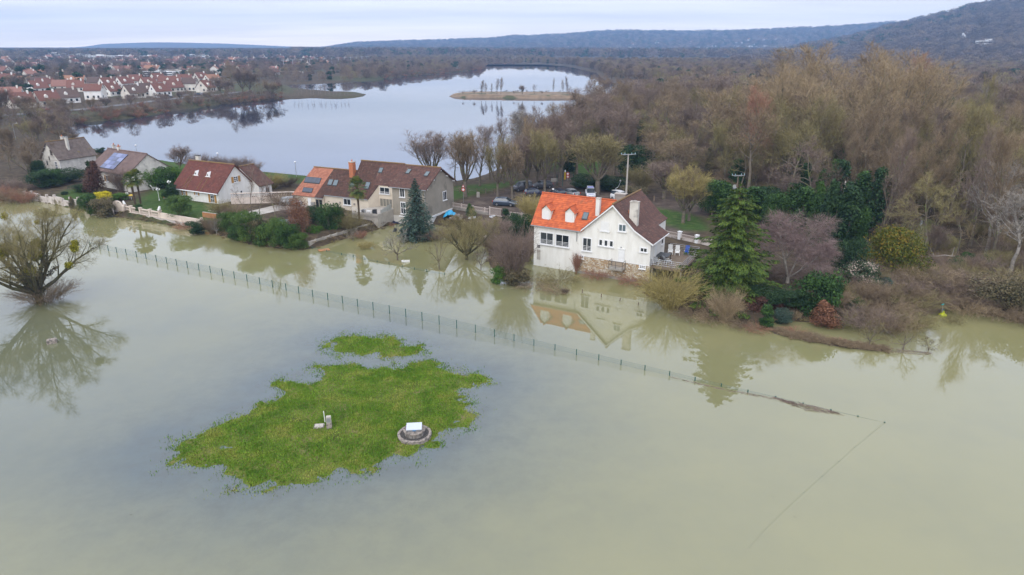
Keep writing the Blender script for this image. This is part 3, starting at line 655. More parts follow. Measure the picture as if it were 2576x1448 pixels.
# kinds -------------------------------------------------------------
for s in range(3): bare('lime%d' % s, 10 + s, 10, trunk=.27, r0=.2, leaders=9, spread=.62, nl=(8, 5), ang=(26, 30), ratio=(.5, .45), up=(.38, .25), ntw=9, twl=1.0, tw=.034, wob=.1, twm='brown')
for s in range(3): bare('oak%d' % s, 20 + s, 12, trunk=.22, r0=.26, nl=(11, 7, 5), ang=(58, 46, 40), ratio=(.62, .5, .45), up=(.2, .1, .05), ntw=5, twl=1.0, tw=.038, wob=.22, twm='brown')
for s in range(3): bare('poplar%d' % s, 30 + s, 24, trunk=.12, r0=.34, nl=(22, 8, 4), ang=(25, 28, 30), ratio=(.42, .42, .42), up=(.22, .3, .25), ntw=4, twl=1.5, tw=.042, wob=.09, twm='tan', start=.05)
for s in range(2): bare('spread%d' % s, 40 + s, 21, trunk=.1, r0=.42, leaders=6, spread=.7, nl=(10, 8, 4), ang=(36, 36, 34), ratio=(.45, .45, .42), up=(.3, .28, .2), ntw=4, twl=1.5, tw=.042, wob=.12, twm='tan')
for s in range(2): bare('scrub%d' % s, 50 + s, 6, trunk=.04, r0=.09, leaders=6, spread=.9, nl=(7, 6), ang=(42, 44), ratio=(.55, .5), up=(.2, .1), ntw=9, twl=.7, tw=.034, wob=.2, twm='brown')
for s in range(2): bare('fruit%d' % s, 60 + s, 4.6, trunk=.24, r0=.11, leaders=6, spread=1.15, nl=(6, 4), ang=(42, 44), ratio=(.55, .5), up=(.1, .12), ntw=5, twl=.6, tw=.022, wob=.22, twm='grey')
bare('birch', 70, 9.2, trunk=.13, r0=.17, leaders=4, spread=.62, nl=(11, 8, 4), ang=(40, 42, 40), ratio=(.42, .45, .45), up=(.15, .0, -.1), ntw=9, twl=.8, tw=.017, wob=.1, twm='purple', bark=M_barkpale, droop=.12)
bare('willow', 80, 12.5, trunk=.12, r0=.45, leaders=12, spread=1.15, nl=(10, 8, 4), ang=(42, 42, 40), ratio=(.42, .45, .45), up=(.16, .15, .1), ntw=8, twl=.9, tw=.012, wob=.17, twm='olive', bark=M_barkivy)
bare('whitepop', 90, 16, trunk=.2, r0=.2, nl=(16, 6, 3), ang=(34, 36, 34), ratio=(.4, .42, .42), up=(.2, .2, .2), ntw=4, twl=1., tw=.04, twm='grey', bark=M_barkpale, start=.2)
bare('slim', 95, 9, trunk=.25, r0=.1, nl=(12, 5), ang=(36, 36), ratio=(.42, .45), up=(.2, .2), ntw=7, twl=.7, tw=.03, twm='mauve', start=.15)
stems('osier', 100, 4.2, 7.5, n=260, twm='yellow', tw=.028, kids=4, arch=.25)
stems('bramble', 101, 2.0, 5.0, n=150, twm='brown', tw=.026, kids=4, arch=.6, base=.4)
stems('reeds', 102, 1.3, 4.0, n=240, twm='tan', tw=.022, kids=2, arch=.5, base=.45)
stems('thicket', 103, 3.4, 5.0, n=170, twm='mauve', tw=.028, kids=5, arch=.3, base=.3)
stems('hazel', 104, 5.2, 5.2, n=150, twm='mauve', tw=.026, kids=6, arch=.12, fan=.7)
for s in range(2): blobs('shrub%d' % s, 110 + s, 2.2, 3.0, n=6000, size=.085, nb=16)
blobs('bamboo', 113, 3.2, 4.0, n=9000, size=.11, nb=18, leaf='bamboo', asp=.22)
blobs('laurel', 114, 3.2, 3.4, n=8000, size=.09, nb=20, leaf='dark', asp=.45)
blobs('conebush', 115, 5, 3.4, n=7500, size=.10, nb=30, leaf='dark', shape='cone')
blobs('column', 116, 6, 1.7, n=7000, size=.10, nb=26, leaf='dark', shape='column')
blobs('juniper', 117, 3.6, 6.4, n=15000, size=.11, nb=44, leaf='juniper', shape='dome', asp=.35)
blobs('viburnum', 118, 3.0, 4.2, n=8000, size=.085, nb=22, leaf='bloom', flat=.8)
blobs('beech', 119, 6.4, 3.2, n=6500, size=.085, nb=26, leaf='rust', shape='column', trunk=.1)
blobs('ivy', 120, 7, 1.8, n=4500, size=.12, nb=26, leaf='green', shape='column', trunk=.16)
blobs('evergreen', 121, 6.5, 5.5, n=13000, size=.14, nb=34, leaf='dark', trunk=.14)
conifer('spruce', 130, 9.3, 6.6, layers=30, per=13, leaf='blue', droop=.30, size=.13, dens=95, shape=.85)
conifer('cedar', 131, 12.3, 10.5, layers=24, per=15, leaf='cedar', droop=.20, size=.155, dens=270, shape=.52, base=.03, up=.12, tier=.16)
conifer('firtree', 132, 8, 3.4, layers=18, per=8, leaf='dark', droop=.2, size=.24, dens=16)
palm('palm', 140, 5.6, 3.3)
# low-detail trees for woodland hundreds of metres away
def far_tree(key, seed, H, W, n, tw, twm='brown', trunk=True, shape=.5, upk=.8):
    rs = np.random.RandomState(seed); A, B, Wd = [], [], []
    for i in range(n):
        a = rs.uniform(0, 6.28); h = rs.uniform(.22, .97); pr = math.sqrt(max(.03, 1 - ((h - shape) / (1 - shape if h > shape else shape + .15)) ** 2)); rr = W / 2 * pr * math.sqrt(rs.uniform(.05, 1)); p = np.array([math.cos(a) * rr, math.sin(a) * rr, h * H])
        d = _norm(np.array([math.cos(a) * .7, math.sin(a) * .7, upk]) + rs.normal(size=3) * .35); l = H * rs.uniform(.07, .17); A.append(p - d * l * .5); B.append(p + d * l * .5); Wd.append(tw * rs.uniform(.6, 1.3))
    for i in range(6):
        a = rs.uniform(0, 6.28); A.append(np.array([0, 0, H * .15])); B.append(np.array([math.cos(a) * W * .28, math.sin(a) * W * .28, H * rs.uniform(.6, .85)])); Wd.append(H * .018)
    V, F = ribbons(A, B, Wd, rs, .5); r = rs.rand(len(F))
    if trunk: V2, F2 = prisms([[0, 0, -.5]], [[0, 0, H * .7]], [H * .02], [H * .008], 4); V, F = merge([(V, F), (V2, F2)]); r = np.concatenate([r, np.full(len(F2), .1)])
    PROTO[key] = dict(crown=raw_mesh('crown', V, F, [M_tw[twm]], rnd=r), H=H, R=W / 2, tri=2 * len(F)); return PROTO[key]
for s in range(3): far_tree('far%d' % s, 200 + s, 10.5, 9.5, 420, .17, 'brown')
far_tree('farpoplar', 204, 22, 5.5, 420, .2, 'tan', shape=.4, upk=1.6); far_tree('farmauve', 205, 9, 8, 360, .17, 'mauve'); far_tree('fardark', 206, 12, 9, 420, .2, 'dark')
for s in range(2): far_tree('clump%d' % s, 210 + s, 11, 17, 130, .9, 'brown', trunk=False)
blobs('farever', 212, 9, 7, n=420, size=.75, nb=9, leaf='dark', trunk=.2)
blobs('clumpever', 213, 10, 12, n=130, size=1.7, nb=7, leaf='dark', trunk=.2)
print('veg tris', {k: v['tri'] for k, v in PROTO.items()})
def plant(kind, loc, label, cat='tree', group=None, H=None, W=None, rz=None, twm=None, name='bare_tree', tname='trunk', cname='crown', tilt=0., bark=None):
    p = PROTO[kind]; loc = Vector(loc); sz = (H / p['H']) if H else 1.0; sx = (W / 2 / p['R']) if W else sz
    rz = random.uniform(0, 6.28) if rz is None else rz
    o = empty(name, loc, rz, label, cat, group, scale=(sx, sx, sz))
    if tilt: o.rotation_euler = (tilt, 0, rz)
    if 'trunk' in p: link(tname, p['trunk'], o, mat=bark)
    link(cname, p['crown'], o, mat=((M_lf, M_tw)[p['crown'].materials[0].name.startswith('twigs')].get(twm) or M_tw.get(twm) or M_lf.get(twm)) if twm else None)
    return o
def at(x, y, z=None):
    if z is not None: return P(x, y, z)
    q = P(x, y, 1.0)
    for _ in range(3): q = P(x, y, max(-.1, gz(q[0], q[1])))
    return q
def plant_px(kind, x, ybase, ytop, label, wpx=None, z=None, **k):
    """plant whose foot is seen at (x, ybase) and whose top reaches row ytop"""
    q = at(x, ybase, z); H = zat(q, ytop) - q[2]; W = None
    if wpx: W = wpx / FPX * q[1] / (_cp - .1 * _sp) 
    return plant(kind, q, label, H=H, W=W, **k)
# ---------------------------------------------------------------- houses
FRONT = lambda d=0., s=0.: Matrix(((1, 0, 0, s), (0, -1, 0, d), (0, 0, 1, 0), (0, 0, 0, 1)))      # wall facing the river: a = s
RIGHT = lambda s=0., d=0.: Matrix(((0, 1, 0, s), (1, 0, 0, d), (0, 0, 1, 0), (0, 0, 0, 1)))       # gable facing right: a = depth
LEFTW = lambda s=0., d=0.: Matrix(((0, -1, 0, s), (-1, 0, 0, d), (0, 0, 1, 0), (0, 0, 0, 1)))
def bx(mb, M, a0, a1, o0, o1, c0, c1, m=0): mb.box(a0, a1, o0, o1, c0, c1, m, M)
def window(root, M, a, z, w, h, nx=2, ny=1, fr=M_trim, gl=M_glass, sill=True, shut=None, bars=None, name='window', label=None, surround=0., f=.07):
    mb = MB(); t = .06
    if surround: bx(mb, M, a - surround, a + w + surround, .0, .025, z - surround * .5, z + h + surround)
    bx(mb, M, a, a + w, .02, t, z, z + f); bx(mb, M, a, a + w, .02, t, z + h - f, z + h)
    bx(mb, M, a, a + f, .02, t, z + f, z + h - f); bx(mb, M, a + w - f, a + w, .02, t, z + f, z + h - f)
    pw = (w - f * (nx + 1)) / nx; ph = (h - f * (ny + 1)) / ny
    for i in range(1, nx): x = a + i * (pw + f); bx(mb, M, x, x + f, .02, t, z + f, z + h - f)
    for j in range(1, ny):
        for i in range(nx): x = a + f + i * (pw + f); y = z + j * (ph + f); bx(mb, M, x, x + pw, .02, t, y, y + f)
    o = mb.build(name, [fr], root)
    if label: o['label'] = label
    for i in range(nx):
        for j in range(ny):
            p = MB(); x = a + f + i * (pw + f); y = z + f + j * (ph + f); bx(p, M, x, x + pw, .005, .035, y, y + ph); p.build('pane', [gl], o)
    if sill: s = MB(); bx(s, M, a - .12, a + w + .12, .0, .2, z - .1, z - .002); s.build('sill', [M_trim if fr is M_trim else M_concl], o)
    if shut:
        sw = w * .52
        for x in (a - sw - .05, a + w + .05): s = MB(); bx(s, M, x, x + sw, .025, .07, z - .02, z + h + .02); s.build('shutter', [shut], o)
    if bars:
        for k in range(bars): s = MB(); y = z + .12 + k * (h * .42 / bars); bx(s, M, a + .03, a + w - .03, .085, .11, y, y + .035); s.build('railing_bar', [M_trim], o)
    return o
def tile_slope(root, E0, E1, R1, R0, mt, name='roof', course=.30, tw=.26, base=None, thick=.10, label=None, lip=.045):
    """roof slope with real tile courses: E0-E1 eave, R0-R1 ridge (3-d points in house space)"""
    E0, E1, R1, R0 = [np.array(p, float) for p in (E0, E1, R1, R0)]
    n = np.cross(E1 - E0, (R0 + R1) / 2 - (E0 + E1) / 2); n /= np.linalg.norm(n)
    if n[2] < 0: n = -n
    mb = MB(); P4 = [E0, E1, R1, R0]
    if np.linalg.norm(R1 - R0) < .02: P4 = [E0, E1, R1]
    mb.slab([p - n * .015 for p in P4], n, thick); o = mb.build(name, [base or mt], root)
    if label: o['label'] = label
    L = np.linalg.norm((R0 + R1) / 2 - (E0 + E1) / 2); k = max(2, int(L / course)); V = []; F = []; R = []; rs = np.random.RandomState(int(abs(E0[0] * 77 + E1[0] * 31 + L * 100)) % 9999); c = 0
    for j in range(k):
        v0, v1 = j / k, (j + 1.12) / k if j < k - 1 else 1.0
        a0, b0 = E0 + (R0 - E0) * v0, E1 + (R1 - E1) * v0; a1, b1 = E0 + (R0 - E0) * v1, E1 + (R1 - E1) * v1
        m = max(1, int(np.linalg.norm(b0 - a0) / tw))
        off = .5 if j % 2 else 0
        for i in range(m):
            u0, u1 = i / m, (i + .94) / m
            h = lip * rs.uniform(.8, 1.25)
            q = [a0 + (b0 - a0) * u0 + n * h, a0 + (b0 - a0) * u1 + n * h, a1 + (b1 - a1) * u1 + n * .004, a1 + (b1 - a1) * u0 + n * .004, a0 + (b0 - a0) * u0 - n * .01, a0 + (b0 - a0) * u1 - n * .01]
            V += q; F += [[c, c + 1, c + 2, c + 3], [c + 4, c + 5, c + 1, c]]; r = rs.rand(); R += [r, r]; c += 6
    t = link('roof_tiles', raw_mesh('roof_tiles', V, np.array(F), [mt], rnd=R), o); t['kind'] = 'stuff'
    return o
def ridge_line(root, A, B, m, r=.13, name='ridge'):
    mb = MB(); A = Vector(A); B = Vector(B); n = max(1, int((B - A).length / .38))
    for i in range(n):
        p = A + (B - A) * (i / n); q = A + (B - A) * ((i + .93) / n); mb.tube(p + Vector((0, 0, .02)), q + Vector((0, 0, .005)), r, r * .88, 6, 0, True, (i * 37 % 10) / 10)
    return mb.build(name, [m], root)
def body(root, prof, y0, y1, m, axis='y', name='wall'):
    """closed wall volume: prof is a list of (s,z) run from y0 to y1 (axis y) or (d,z) run from x0 to x1 (axis x)"""
    mb = MB(); k = len(prof); f = (lambda p, t: (p[0], t, p[1])) if axis == 'y' else (lambda p, t: (t, p[0], p[1]))
    vs = [f(p, y0) for p in prof] + [f(p, y1) for p in prof]
    mb.add(vs, [tuple(range(k)), tuple(range(2 * k - 1, k - 1, -1))] + [(i, (i + 1) % k, k + (i + 1) % k, k + i) for i in range(k)])
    return mb.build(name, [m], root)
def gable_house(root, x0, x1, y0, y1, zb, ze, zr, wall, tile, ridge, yr=None, ze2=None, over=.3, rake=.25, course=.3):
    yr = (y0 + y1) / 2 if yr is None else yr; ze2 = ze if ze2 is None else ze2
    body(root, [(y0, zb), (y1, zb), (y1, ze2), (yr, zr), (y0, ze)], x0, x1, wall, 'x')
    k1 = (zr - ze) / (yr - y0); k2 = (zr - ze2) / (y1 - yr); u = .1
    tile_slope(root, (x0 - rake, y0 - over, ze - k1 * over + u), (x1 + rake, y0 - over, ze - k1 * over + u), (x1 + rake, yr, zr + u), (x0 - rake, yr, zr + u), tile, course=course)
    tile_slope(root, (x1 + rake, y1 + over, ze2 - k2 * over + u), (x0 - rake, y1 + over, ze2 - k2 * over + u), (x0 - rake, yr, zr + u), (x1 + rake, yr, zr + u), tile, course=course)
    ridge_line(root, (x0 - rake, yr, zr + .16), (x1 + rake, yr, zr + .16), ridge)
def on_slope(y0, z0, k): return lambda s, d, h=0.: Vector((s, d, z0 + k * (d - y0) + h))
def slope_panel(root, name, f, s0, s1, d0, d1, mats, h=.13, frame=.06, nx=1, ny=1, cell='pane', mcell=None, label=None, t=.1):
    """roof window or solar panel lying on a slope; f(s,d,h) gives points on it"""
    mb = MB()
    def quadbox(a0, a1, b0, b1, h0, h1, m, q):
        p = [f(a0, b0, h1), f(a1, b0, h1), f(a1, b1, h1), f(a0, b1, h1)]; r = [f(a0, b0, h0), f(a1, b0, h0), f(a1, b1, h0), f(a0, b1, h0)]
        q.add(p + r, [(0, 1, 2, 3), (7, 6, 5, 4), (0, 4, 5, 1), (1, 5, 6, 2), (2, 6, 7, 3), (3, 7, 4, 0)], m, random.random())
    quadbox(s0, s1, d0, d1, h - t, h, 0, mb); o = mb.build(name, [mats], root)
    if label: o['label'] = label
    w = (s1 - s0 - frame * (nx + 1)) / nx; l = (d1 - d0 - frame * (ny + 1)) / ny
    for i in range(nx):
        for j in range(ny):
            q = MB(); a = s0 + frame + i * (w + frame); b = d0 + frame + j * (l + frame); quadbox(a, a + w, b, b + l, h - .02, h + .02, 0, q); q.build(cell, [mcell], o)
    return o
def chimney(root, s, d, z0, z1, w, l, m, cap=M_concl, pots=0, potm=None, name='chimney', label=None):
    mb = MB(); mb.box(s - w / 2, s + w / 2, d - l / 2, d + l / 2, z0, z1, 0); o = mb.build(name, [m], root)
    if label: o['label'] = label
    c = MB(); c.box(s - w / 2 - .05, s + w / 2 + .05, d - l / 2 - .05, d + l / 2 + .05, z1, z1 + .12); c.build('chimney_cap', [cap], o)
    for i in range(pots):
        p = MB(); p.tube((s + (i - (pots - 1) / 2) * .3, d, z1 + .12), (s + (i - (pots - 1) / 2) * .3, d, z1 + .45), .12, .10, 8); p.build('chimney_pot', [potm or M_brick], o)
    return o
def downpipe(root, s, d, z0, z1, m=M_zinc):
    mb = MB(); mb.tube((s, d, z0), (s, d, z1), .05, n=6); mb.build('downpipe', [m], root)
def gutter(root, A, B, m=M_zinc, r=.07): mb = MB(); mb.tube(A, B, r, n=6); mb.build('gutter', [m], root)

# ---- white house standing in the flood, orange roof on the left wing, brown gable roof on the right
hw = empty('white_house', (2.94, 88.86, 0), math.radians(-29.2), 'white house standing in the flood with orange tiled left wing and brown gable roof', 'house')
body(hw, [(6.9, -.5), (16.2, -.5), (16.2, 5.25), (14.14, 6.58), (11.13, 9.42), (7.25, 5.9), (6.9, 5.6)], 0.0, 5.9, M_white)
body(hw, [(7.0, -.5), (15.0, -.5), (15.0, 6.05), (14.14, 6.58), (11.13, 9.42), (7.25, 5.9)], 5.9, 9.8, M_white)
body(hw, [(0.02, -.5), (6.0, -.5), (6.0, 5.9), (3.0, 9.2), (0.02, 5.9)], 0.0, 7.0, M_white, 'x')
u = .12; k = 1.15
tile_slope(hw, (-.32, -.3, 5.9 - k * .3 + u), (7.0, -.3, 5.9 - k * .3 + u), (10.95, 2.95, 9.3 + u), (-.32, 2.95, 9.3 + u), M_orange, course=.33, tw=.3, label='bright orange tiled roof slope of the left wing')
tile_slope(hw, (7.0, 6.3, 5.5 + u), (-.32, 6.3, 5.5 + u), (-.32, 2.95, 9.3 + u), (10.95, 2.95, 9.3 + u), M_orange, course=.33, tw=.3, label='orange tiled back slope of the left wing')
ridge_line(hw, (-.32, 2.95, 9.46), (10.4, 2.95, 9.46), M_ridge_o)
for (y0, y1, s2) in ((-.35, 5.9, 16.62), (5.9, 10.1, 15.15)):
    z2 = 6.66 - .60 * (s2 - 14.14)
    tile_slope(hw, (14.14, y1, 6.66 + u), (14.14, y0, 6.66 + u), (11.13, y0, 9.54 + u), (11.13, y1, 9.54 + u), M_brown, course=.3, label='brown tiled upper roof slope')
    tile_slope(hw, (s2, y1, z2 + u), (s2, y0, z2 + u), (14.14, y0, 6.66 + u), (14.14, y1, 6.66 + u), M_brown, course=.3, label='brown tiled roof slope kicked out over the eaves')
tile_slope(hw, (7.0, -.35, 5.83 + u), (7.0, 10.1, 5.83 + u), (11.13, 10.1, 9.54 + u), (11.13, -.35, 9.54 + u), M_brown, label='brown tiled left roof slope')
ridge_line(hw, (11.13, -.36, 9.72), (11.13, 10.1, 9.72), M_ridge_b)
def board(p, q, h=.2, t=.05, m=M_trim, name='bargeboard'):
    mb = MB(); p = Vector(p); q = Vector(q); y = Vector((0, -t, 0)); z = Vector((0, 0, -h))
    vs = [p, q, q + z, p + z]; mb.add(vs + [v + y for v in vs], [(0, 1, 2, 3), (7, 6, 5, 4), (0, 4, 5, 1), (1, 5, 6, 2), (2, 6, 7, 3), (3, 7, 4, 0)]); return mb.build(name, [m], hw)
board((6.95, -.36, 5.86), (11.13, -.36, 9.60)); board((11.13, -.365, 9.60), (14.14, -.365, 6.72)); board((14.14, -.36, 6.72), (16.62, -.36, 5.24))
gutter(hw, (-.3, -.38, 5.62), (6.9, -.38, 5.62)); gutter(hw, (16.66, -.3, 5.22), (16.66, 5.9, 5.22), M_trim); downpipe(hw, 6.3, -.07, 4.2, 5.6)
mb = MB(); mb.tube((6.35, -.22, .2), (6.35, -.22, 2.6), .055, n=6); mb.build('downpipe', [M_dark], hw)
# gable front: string course, stone basement of single rubble stones
bz = MB(); bz.box(6.42, 16.34, -.12, -.004, -.5, 2.36); plinth = bz.build('basement_wall', [M_mortar], hw)
rs = np.random.RandomState(3); V = []; F = []; R = []; c = 0; z = .32
while z < 2.30:
    h = rs.uniform(.12, .2); x = 6.5 + rs.uniform(0, .2)
    while x < 16.2:
        w = rs.uniform(.16, .42); t = -.125 - rs.uniform(.02, .06); x1 = min(x + w - .035, 16.3); z1 = min(z + h - .03, 2.33); j = lambda: rs.uniform(-.025, .025)
        if not (11.2 < (x + x1) / 2 < 13.1 and z > 1.45) and not (14.9 < (x + x1) / 2 < 15.8 and z > 1.85):
            q = [(x + j(), -.115, z + j()), (x1 + j(), -.115, z + j()), (x1 + j(), -.115, z1 + j()), (x + j(), -.115, z1 + j())]
            g = [(x + .03, t, z + .025), (x1 - .03, t, z + .025), (x1 - .03, t, z1 - .025), (x + .03, t, z1 - .025)]
            V += q + g; F += [[c + 4, c + 5, c + 6, c + 7], [c, c + 1, c + 5, c + 4], [c + 1, c + 2, c + 6, c + 5], [c + 2, c + 3, c + 7, c + 6], [c + 3, c, c + 4, c + 7]]; R += [rs.rand()] * 5; c += 8
        x += w
    z += h
st = link('rubble_stones', raw_mesh('rubble_stones', V, np.array(F), [M_stone], rnd=R), plinth); st['kind'] = 'stuff'
bz = MB(); bz.box(6.5, 16.4, -.2, -.125, -.5, .3); bz.build('concrete_footing', [M_conc], hw)
bz = MB(); bz.box(6.4, 16.36, -.15, -.122, 2.36, 2.42); bz.build('ledge', [M_trim], hw)
F0 = FRONT(0.)
for a in (.99, 3.28): 
    window(hw, F0, a, 3.18, 1.92, 1.65, 2, 1, bars=4, surround=.1, label='big two pane window with rails on the orange roofed wing')
window(hw, F0, 7.15, 3.1, 1.2, 1.75, 2, 1, bars=4, surround=.08, label='tall glazed door behind rails left of the small windows')
for a in (9.38, 10.1, 10.82): window(hw, F0, a, 4.1, .5, .82, 1, 1, surround=.06, label='one of three small single windows in a row')
bz = MB(); bx(bz, F0, 9.2, 11.5, .01, .08, 3.92, 4.0); bz.build('window_ledge', [M_trim], hw)
bz = MB(); bx(bz, F0, 9.55, 10.65, .005, .06, 6.08, 7.25); rr = bz.build('roller_shutter', [M_roller], hw)
bz = MB(); bx(bz, F0, 9.45, 10.75, .0, .16, 5.95, 6.07); bz.build('sill', [M_trim], rr)
window(hw, F0, 11.93, 6.3, .98, .92, 2, 1, gl=M_glassb, surround=.08, label='small white framed window high in the gable')
window(hw, F0, 14.9, 4.03, .9, .56, 2, 1, surround=.1, label='small window near the right corner of the gable wall')
window(hw, FRONT(-.1), 6.75, 2.02, .66, .46, 2, 2, surround=.06, fr=M_trim, label='barred basement window at the left of the stone wall')
window(hw, FRONT(-.12), 14.98, 1.92, .74, .44, 3, 2, surround=.08, label='barred basement window at the right of the stone wall')
# entrance door on its little railed landing
dr = MB(); bx(dr, F0, 12.08, 12.92, .005, .05, 1.78, 3.98); dm = dr.build('door', [M_roller], hw)
q = MB(); bx(q, F0, 12.2, 12.8, .052, .075, 2.9, 3.8); q.build('door_panel', [M_trim], dm); q = MB(); bx(q, F0, 12.2, 12.8, .052, .075, 1.9, 2.75); q.build('door_panel', [M_trim], dm)
q = MB(); bx(q, F0, 12.02, 12.98, .003, .11, 3.99, 4.08); q.build('lintel', [M_trim], dm)
q = MB(); q.ball((12.4, -.06, 4.24), .09, 8); q.build('wall_lamp', [M_zinc], hw, smooth=True)
q = MB(); q.box(11.25, 13.15, -1.25, -.13, 1.50, 1.68); ld = q.build('landing', [M_conc], hw)
def rail(parent, path, z0, z1, m, rows=2, r=.022, posts=True, name='railing', fill=0.):
    """rail along a polyline: posts and horizontal bars as parts of the railing"""
    o = MB(); pp = [Vector(p) for p in path]
    for p in pp: o.tube(p + Vector((0, 0, z0)), p + Vector((0, 0, z1)), r * 1.2, n=5)
    for j in range(rows):
        z = z1 - (z1 - z0) * j / rows
        for p, q in zip(pp, pp[1:]): o.tube(p + Vector((0, 0, z)), q + Vector((0, 0, z)), r, n=5)
    if fill:
        for p, q in zip(pp, pp[1:]):
            n = int((q - p).length / fill)
            for i in range(1, n): t = p + (q - p) * i / n; o.tube(t + Vector((0, 0, z0 + .05)), t + Vector((0, 0, z1)), r * .6, n=4, caps=False)
    return o.build(name, [m], parent)
rail(ld, [(11.3, -.15, 0), (11.3, -1.2, 0), (12.2, -1.2, 0), (13.1, -1.2, 0), (13.1, -.15, 0)], 1.68, 2.62, M_dark)
# dormers
for i, s in enumerate((.95, 4.35)):
    d0 = .42; zb = 5.9 + k * (d0) + .1; x0, x1 = s, s + 1.28; ze = 7.78; zr = 8.38; yb = 2.6
    mb = MB(); mb.add([(x0, d0, zb - .25), (x1, d0, zb - .25), (x1, d0, ze), ((x0 + x1) / 2, d0, zr), (x0, d0, ze), (x0, yb, zb + 1.6), (x1, yb, zb + 1.6), (x1, yb, ze), ((x0 + x1) / 2, yb, zr), (x0, yb, ze)],
        [(0, 1, 2, 3, 4), (1, 6, 7, 2), (0, 4, 9, 5), (5, 9, 8, 7, 6)]); dmr = mb.build('dormer', [M_white], hw); dmr['label'] = ('left' if i == 0 else 'right') + ' gabled dormer with closed white shutter'
    q = MB(); q.box(x0 + .22, x1 - .22, d0 - .05, d0 - .003, zb + .02, ze - .18); q.build('roller_shutter', [M_roller], dmr)
    xm = (x0 + x1) / 2; o_ = .2
    for sg, (xa, xb) in ((-1, (x0 - o_, xm)), (1, (x1 + o_, xm))):
        q = MB(); n = 6; A0 = Vector((xa, d0 - .22, ze - .18 + .1)); A1 = Vector((xa, yb, ze - .18 + .1)); B0 = Vector((xm, d0 - .22, zr + .12)); B1 = Vector((xm, yb + .1, zr + .12))
        for j in range(4):
            for i2 in range(7):
                u0, u1, v0, v1 = i2 / 7, (i2 + .93) / 7, j / 4, (j + 1.08) / 4
                g = lambda u_, v_: A0 + (A1 - A0) * u_ + (B0 - A0) * v_
                up = Vector((0, 0, .05)); p0, p1, p2, p3 = g(u0, v0) + up, g(u1, v0) + up, g(u1, v1), g(u0, v1); dn = Vector((0, 0, -.06))
                q.add([p0, p1, p2, p3, p0 + dn, p1 + dn, p2 + dn, p3 + dn], [(0, 1, 2, 3), (7, 6, 5, 4), (4, 5, 1, 0), (5, 6, 2, 1), (7, 4, 0, 3)], 0, random.random())
        q.build('dormer_roof', [M_orange], dmr)
    ridge_line(dmr, (xm, d0 - .25, zr + .15), (xm, yb, zr + .15), M_ridge_o, .1, 'dormer_ridge')
fo = on_slope(0, 5.9 + u + .02, k)
slope_panel(hw, 'skylight', fo, 6.5, 7.28, .75, 1.45, M_dark, mcell=M_glassb, h=.14)
chimney(hw, 8.45, 1.55, 6.2, 9.75, .52, .52, M_white, M_concl, name='chimney', label='slim pale chimney between the orange roof and the gable')
cb = chimney(hw, 13.45, 1.15, 6.2, 9.9, 1.05, .62, M_white2, M_concl, label='tall wide white chimney on the brown roof')
q = MB(); q.tube((13.45, 1.15, 10.0), (13.45, 1.15, 10.12), .42, .25, 8); q.build('chimney_cowl', [M_conc], cb)
q = MB(); q.tube((12.55, 1.6, 8.1), (12.55, 1.6, 8.75), .06, n=6); q.build('vent_pipe', [M_brick], hw)
window(hw, RIGHT(16.2), 4.3, 4.05, .75, .85, 1, 1, surround=.06); 
q = MB(); bx(q, RIGHT(16.2), 1.6, 2.5, .005, .05, 2.5, 4.6); q.build('door', [M_roller], hw)
window(hw, LEFTW(0.02), -3.6, 3.3, 1.2, 1.2, 2, 1)
q = MB(); bx(q, F0, .55, .95, .005, .04, 2.55, 2.95); q.build('wall_vent', [M_dark], hw)
for j in range(3): q = MB(); bx(q, F0, .58 + j * .12, .64 + j * .12, .045, .06, 2.57, 2.93); q.build('vent_bar', [M_zinc], hw)
q = MB(); bx(q, F0, .5, 1.0, .005, .03, .9, 2.3); q.build('walled_up_door', [M_concl], hw)
# terrace beside the house on stilts
q = MB(); q.box(16.25, 20.3, .1, 8.3, 2.12, 2.34); tr = q.build('terrace', [M_wood], hw); tr['label'] = 'raised wooden terrace right of the gable wall'
for i in range(16): q = MB(); q.box(16.27 + i * .252, 16.27 + i * .252 + .23, .1, 8.3, 2.342, 2.365); q.build('plank', [M_wood], tr)
for x in (16.5, 20.1):
    for y in (.3, 4.2, 8.1): q = MB(); q.box(x - .09, x + .09, y - .09, y + .09, -.4, 2.12); q.build('stilt', [M_conc], tr)
rail(tr, [(16.35, .15, 0), (17.7, .15, 0), (19.0, .15, 0), (20.2, .15, 0), (20.2, 2.8, 0), (20.2, 5.5, 0), (20.2, 8.2, 0), (18.2, 8.2, 0), (16.35, 8.2, 0)], 2.36, 3.3, M_steel, rows=4)
def plastic_chair(loc, rz, label, m, cat='chair', group=None, legs=M_plastic):
    o = empty('lounge_chair', loc, rz, label, cat, group)
    q = MB()
    for i in range(6): q.box(-.27, .27, -.45 + i * .12, -.45 + i * .12 + .09, .36, .39)
    q.build('seat', [m], o); q = MB()
    for i in range(7): t = i / 7; q.box(-.27, .27, .26 + t * .42, .26 + t * .42 + .05, .38 + t * .75, .46 + t * .75)
    q.build('backrest', [m], o)
    for x in (-.28, .28):
        for y in (-.4, .3): q = MB(); q.box(x - .03, x + .03, y - .03, y + .03, 0, .38); q.build('leg', [legs], o)
        q = MB(); q.box(x - .035, x + .035, -.4, .35, .55, .59); q.build('armrest', [legs], o)
    return o
def hpt(root, s, d, z=0.):
    a = root.rotation_euler[2]; return Vector((root.location[0] + s * math.cos(a) - d * math.sin(a), root.location[1] + s * math.sin(a) + d * math.cos(a), z))
plastic_chair(hpt(hw, 16.9, 6.4, 2.37), math.radians(-10), 'white plastic lounge chair on the terrace, nearest the house wall', M_plastic, group='lounge chairs on the terrace')
plastic_chair(hpt(hw, 17.8, 6.5, 2.37), math.radians(-14), 'white plastic lounge chair between another white one and the blue one', M_plastic, group='lounge chairs on the terrace')
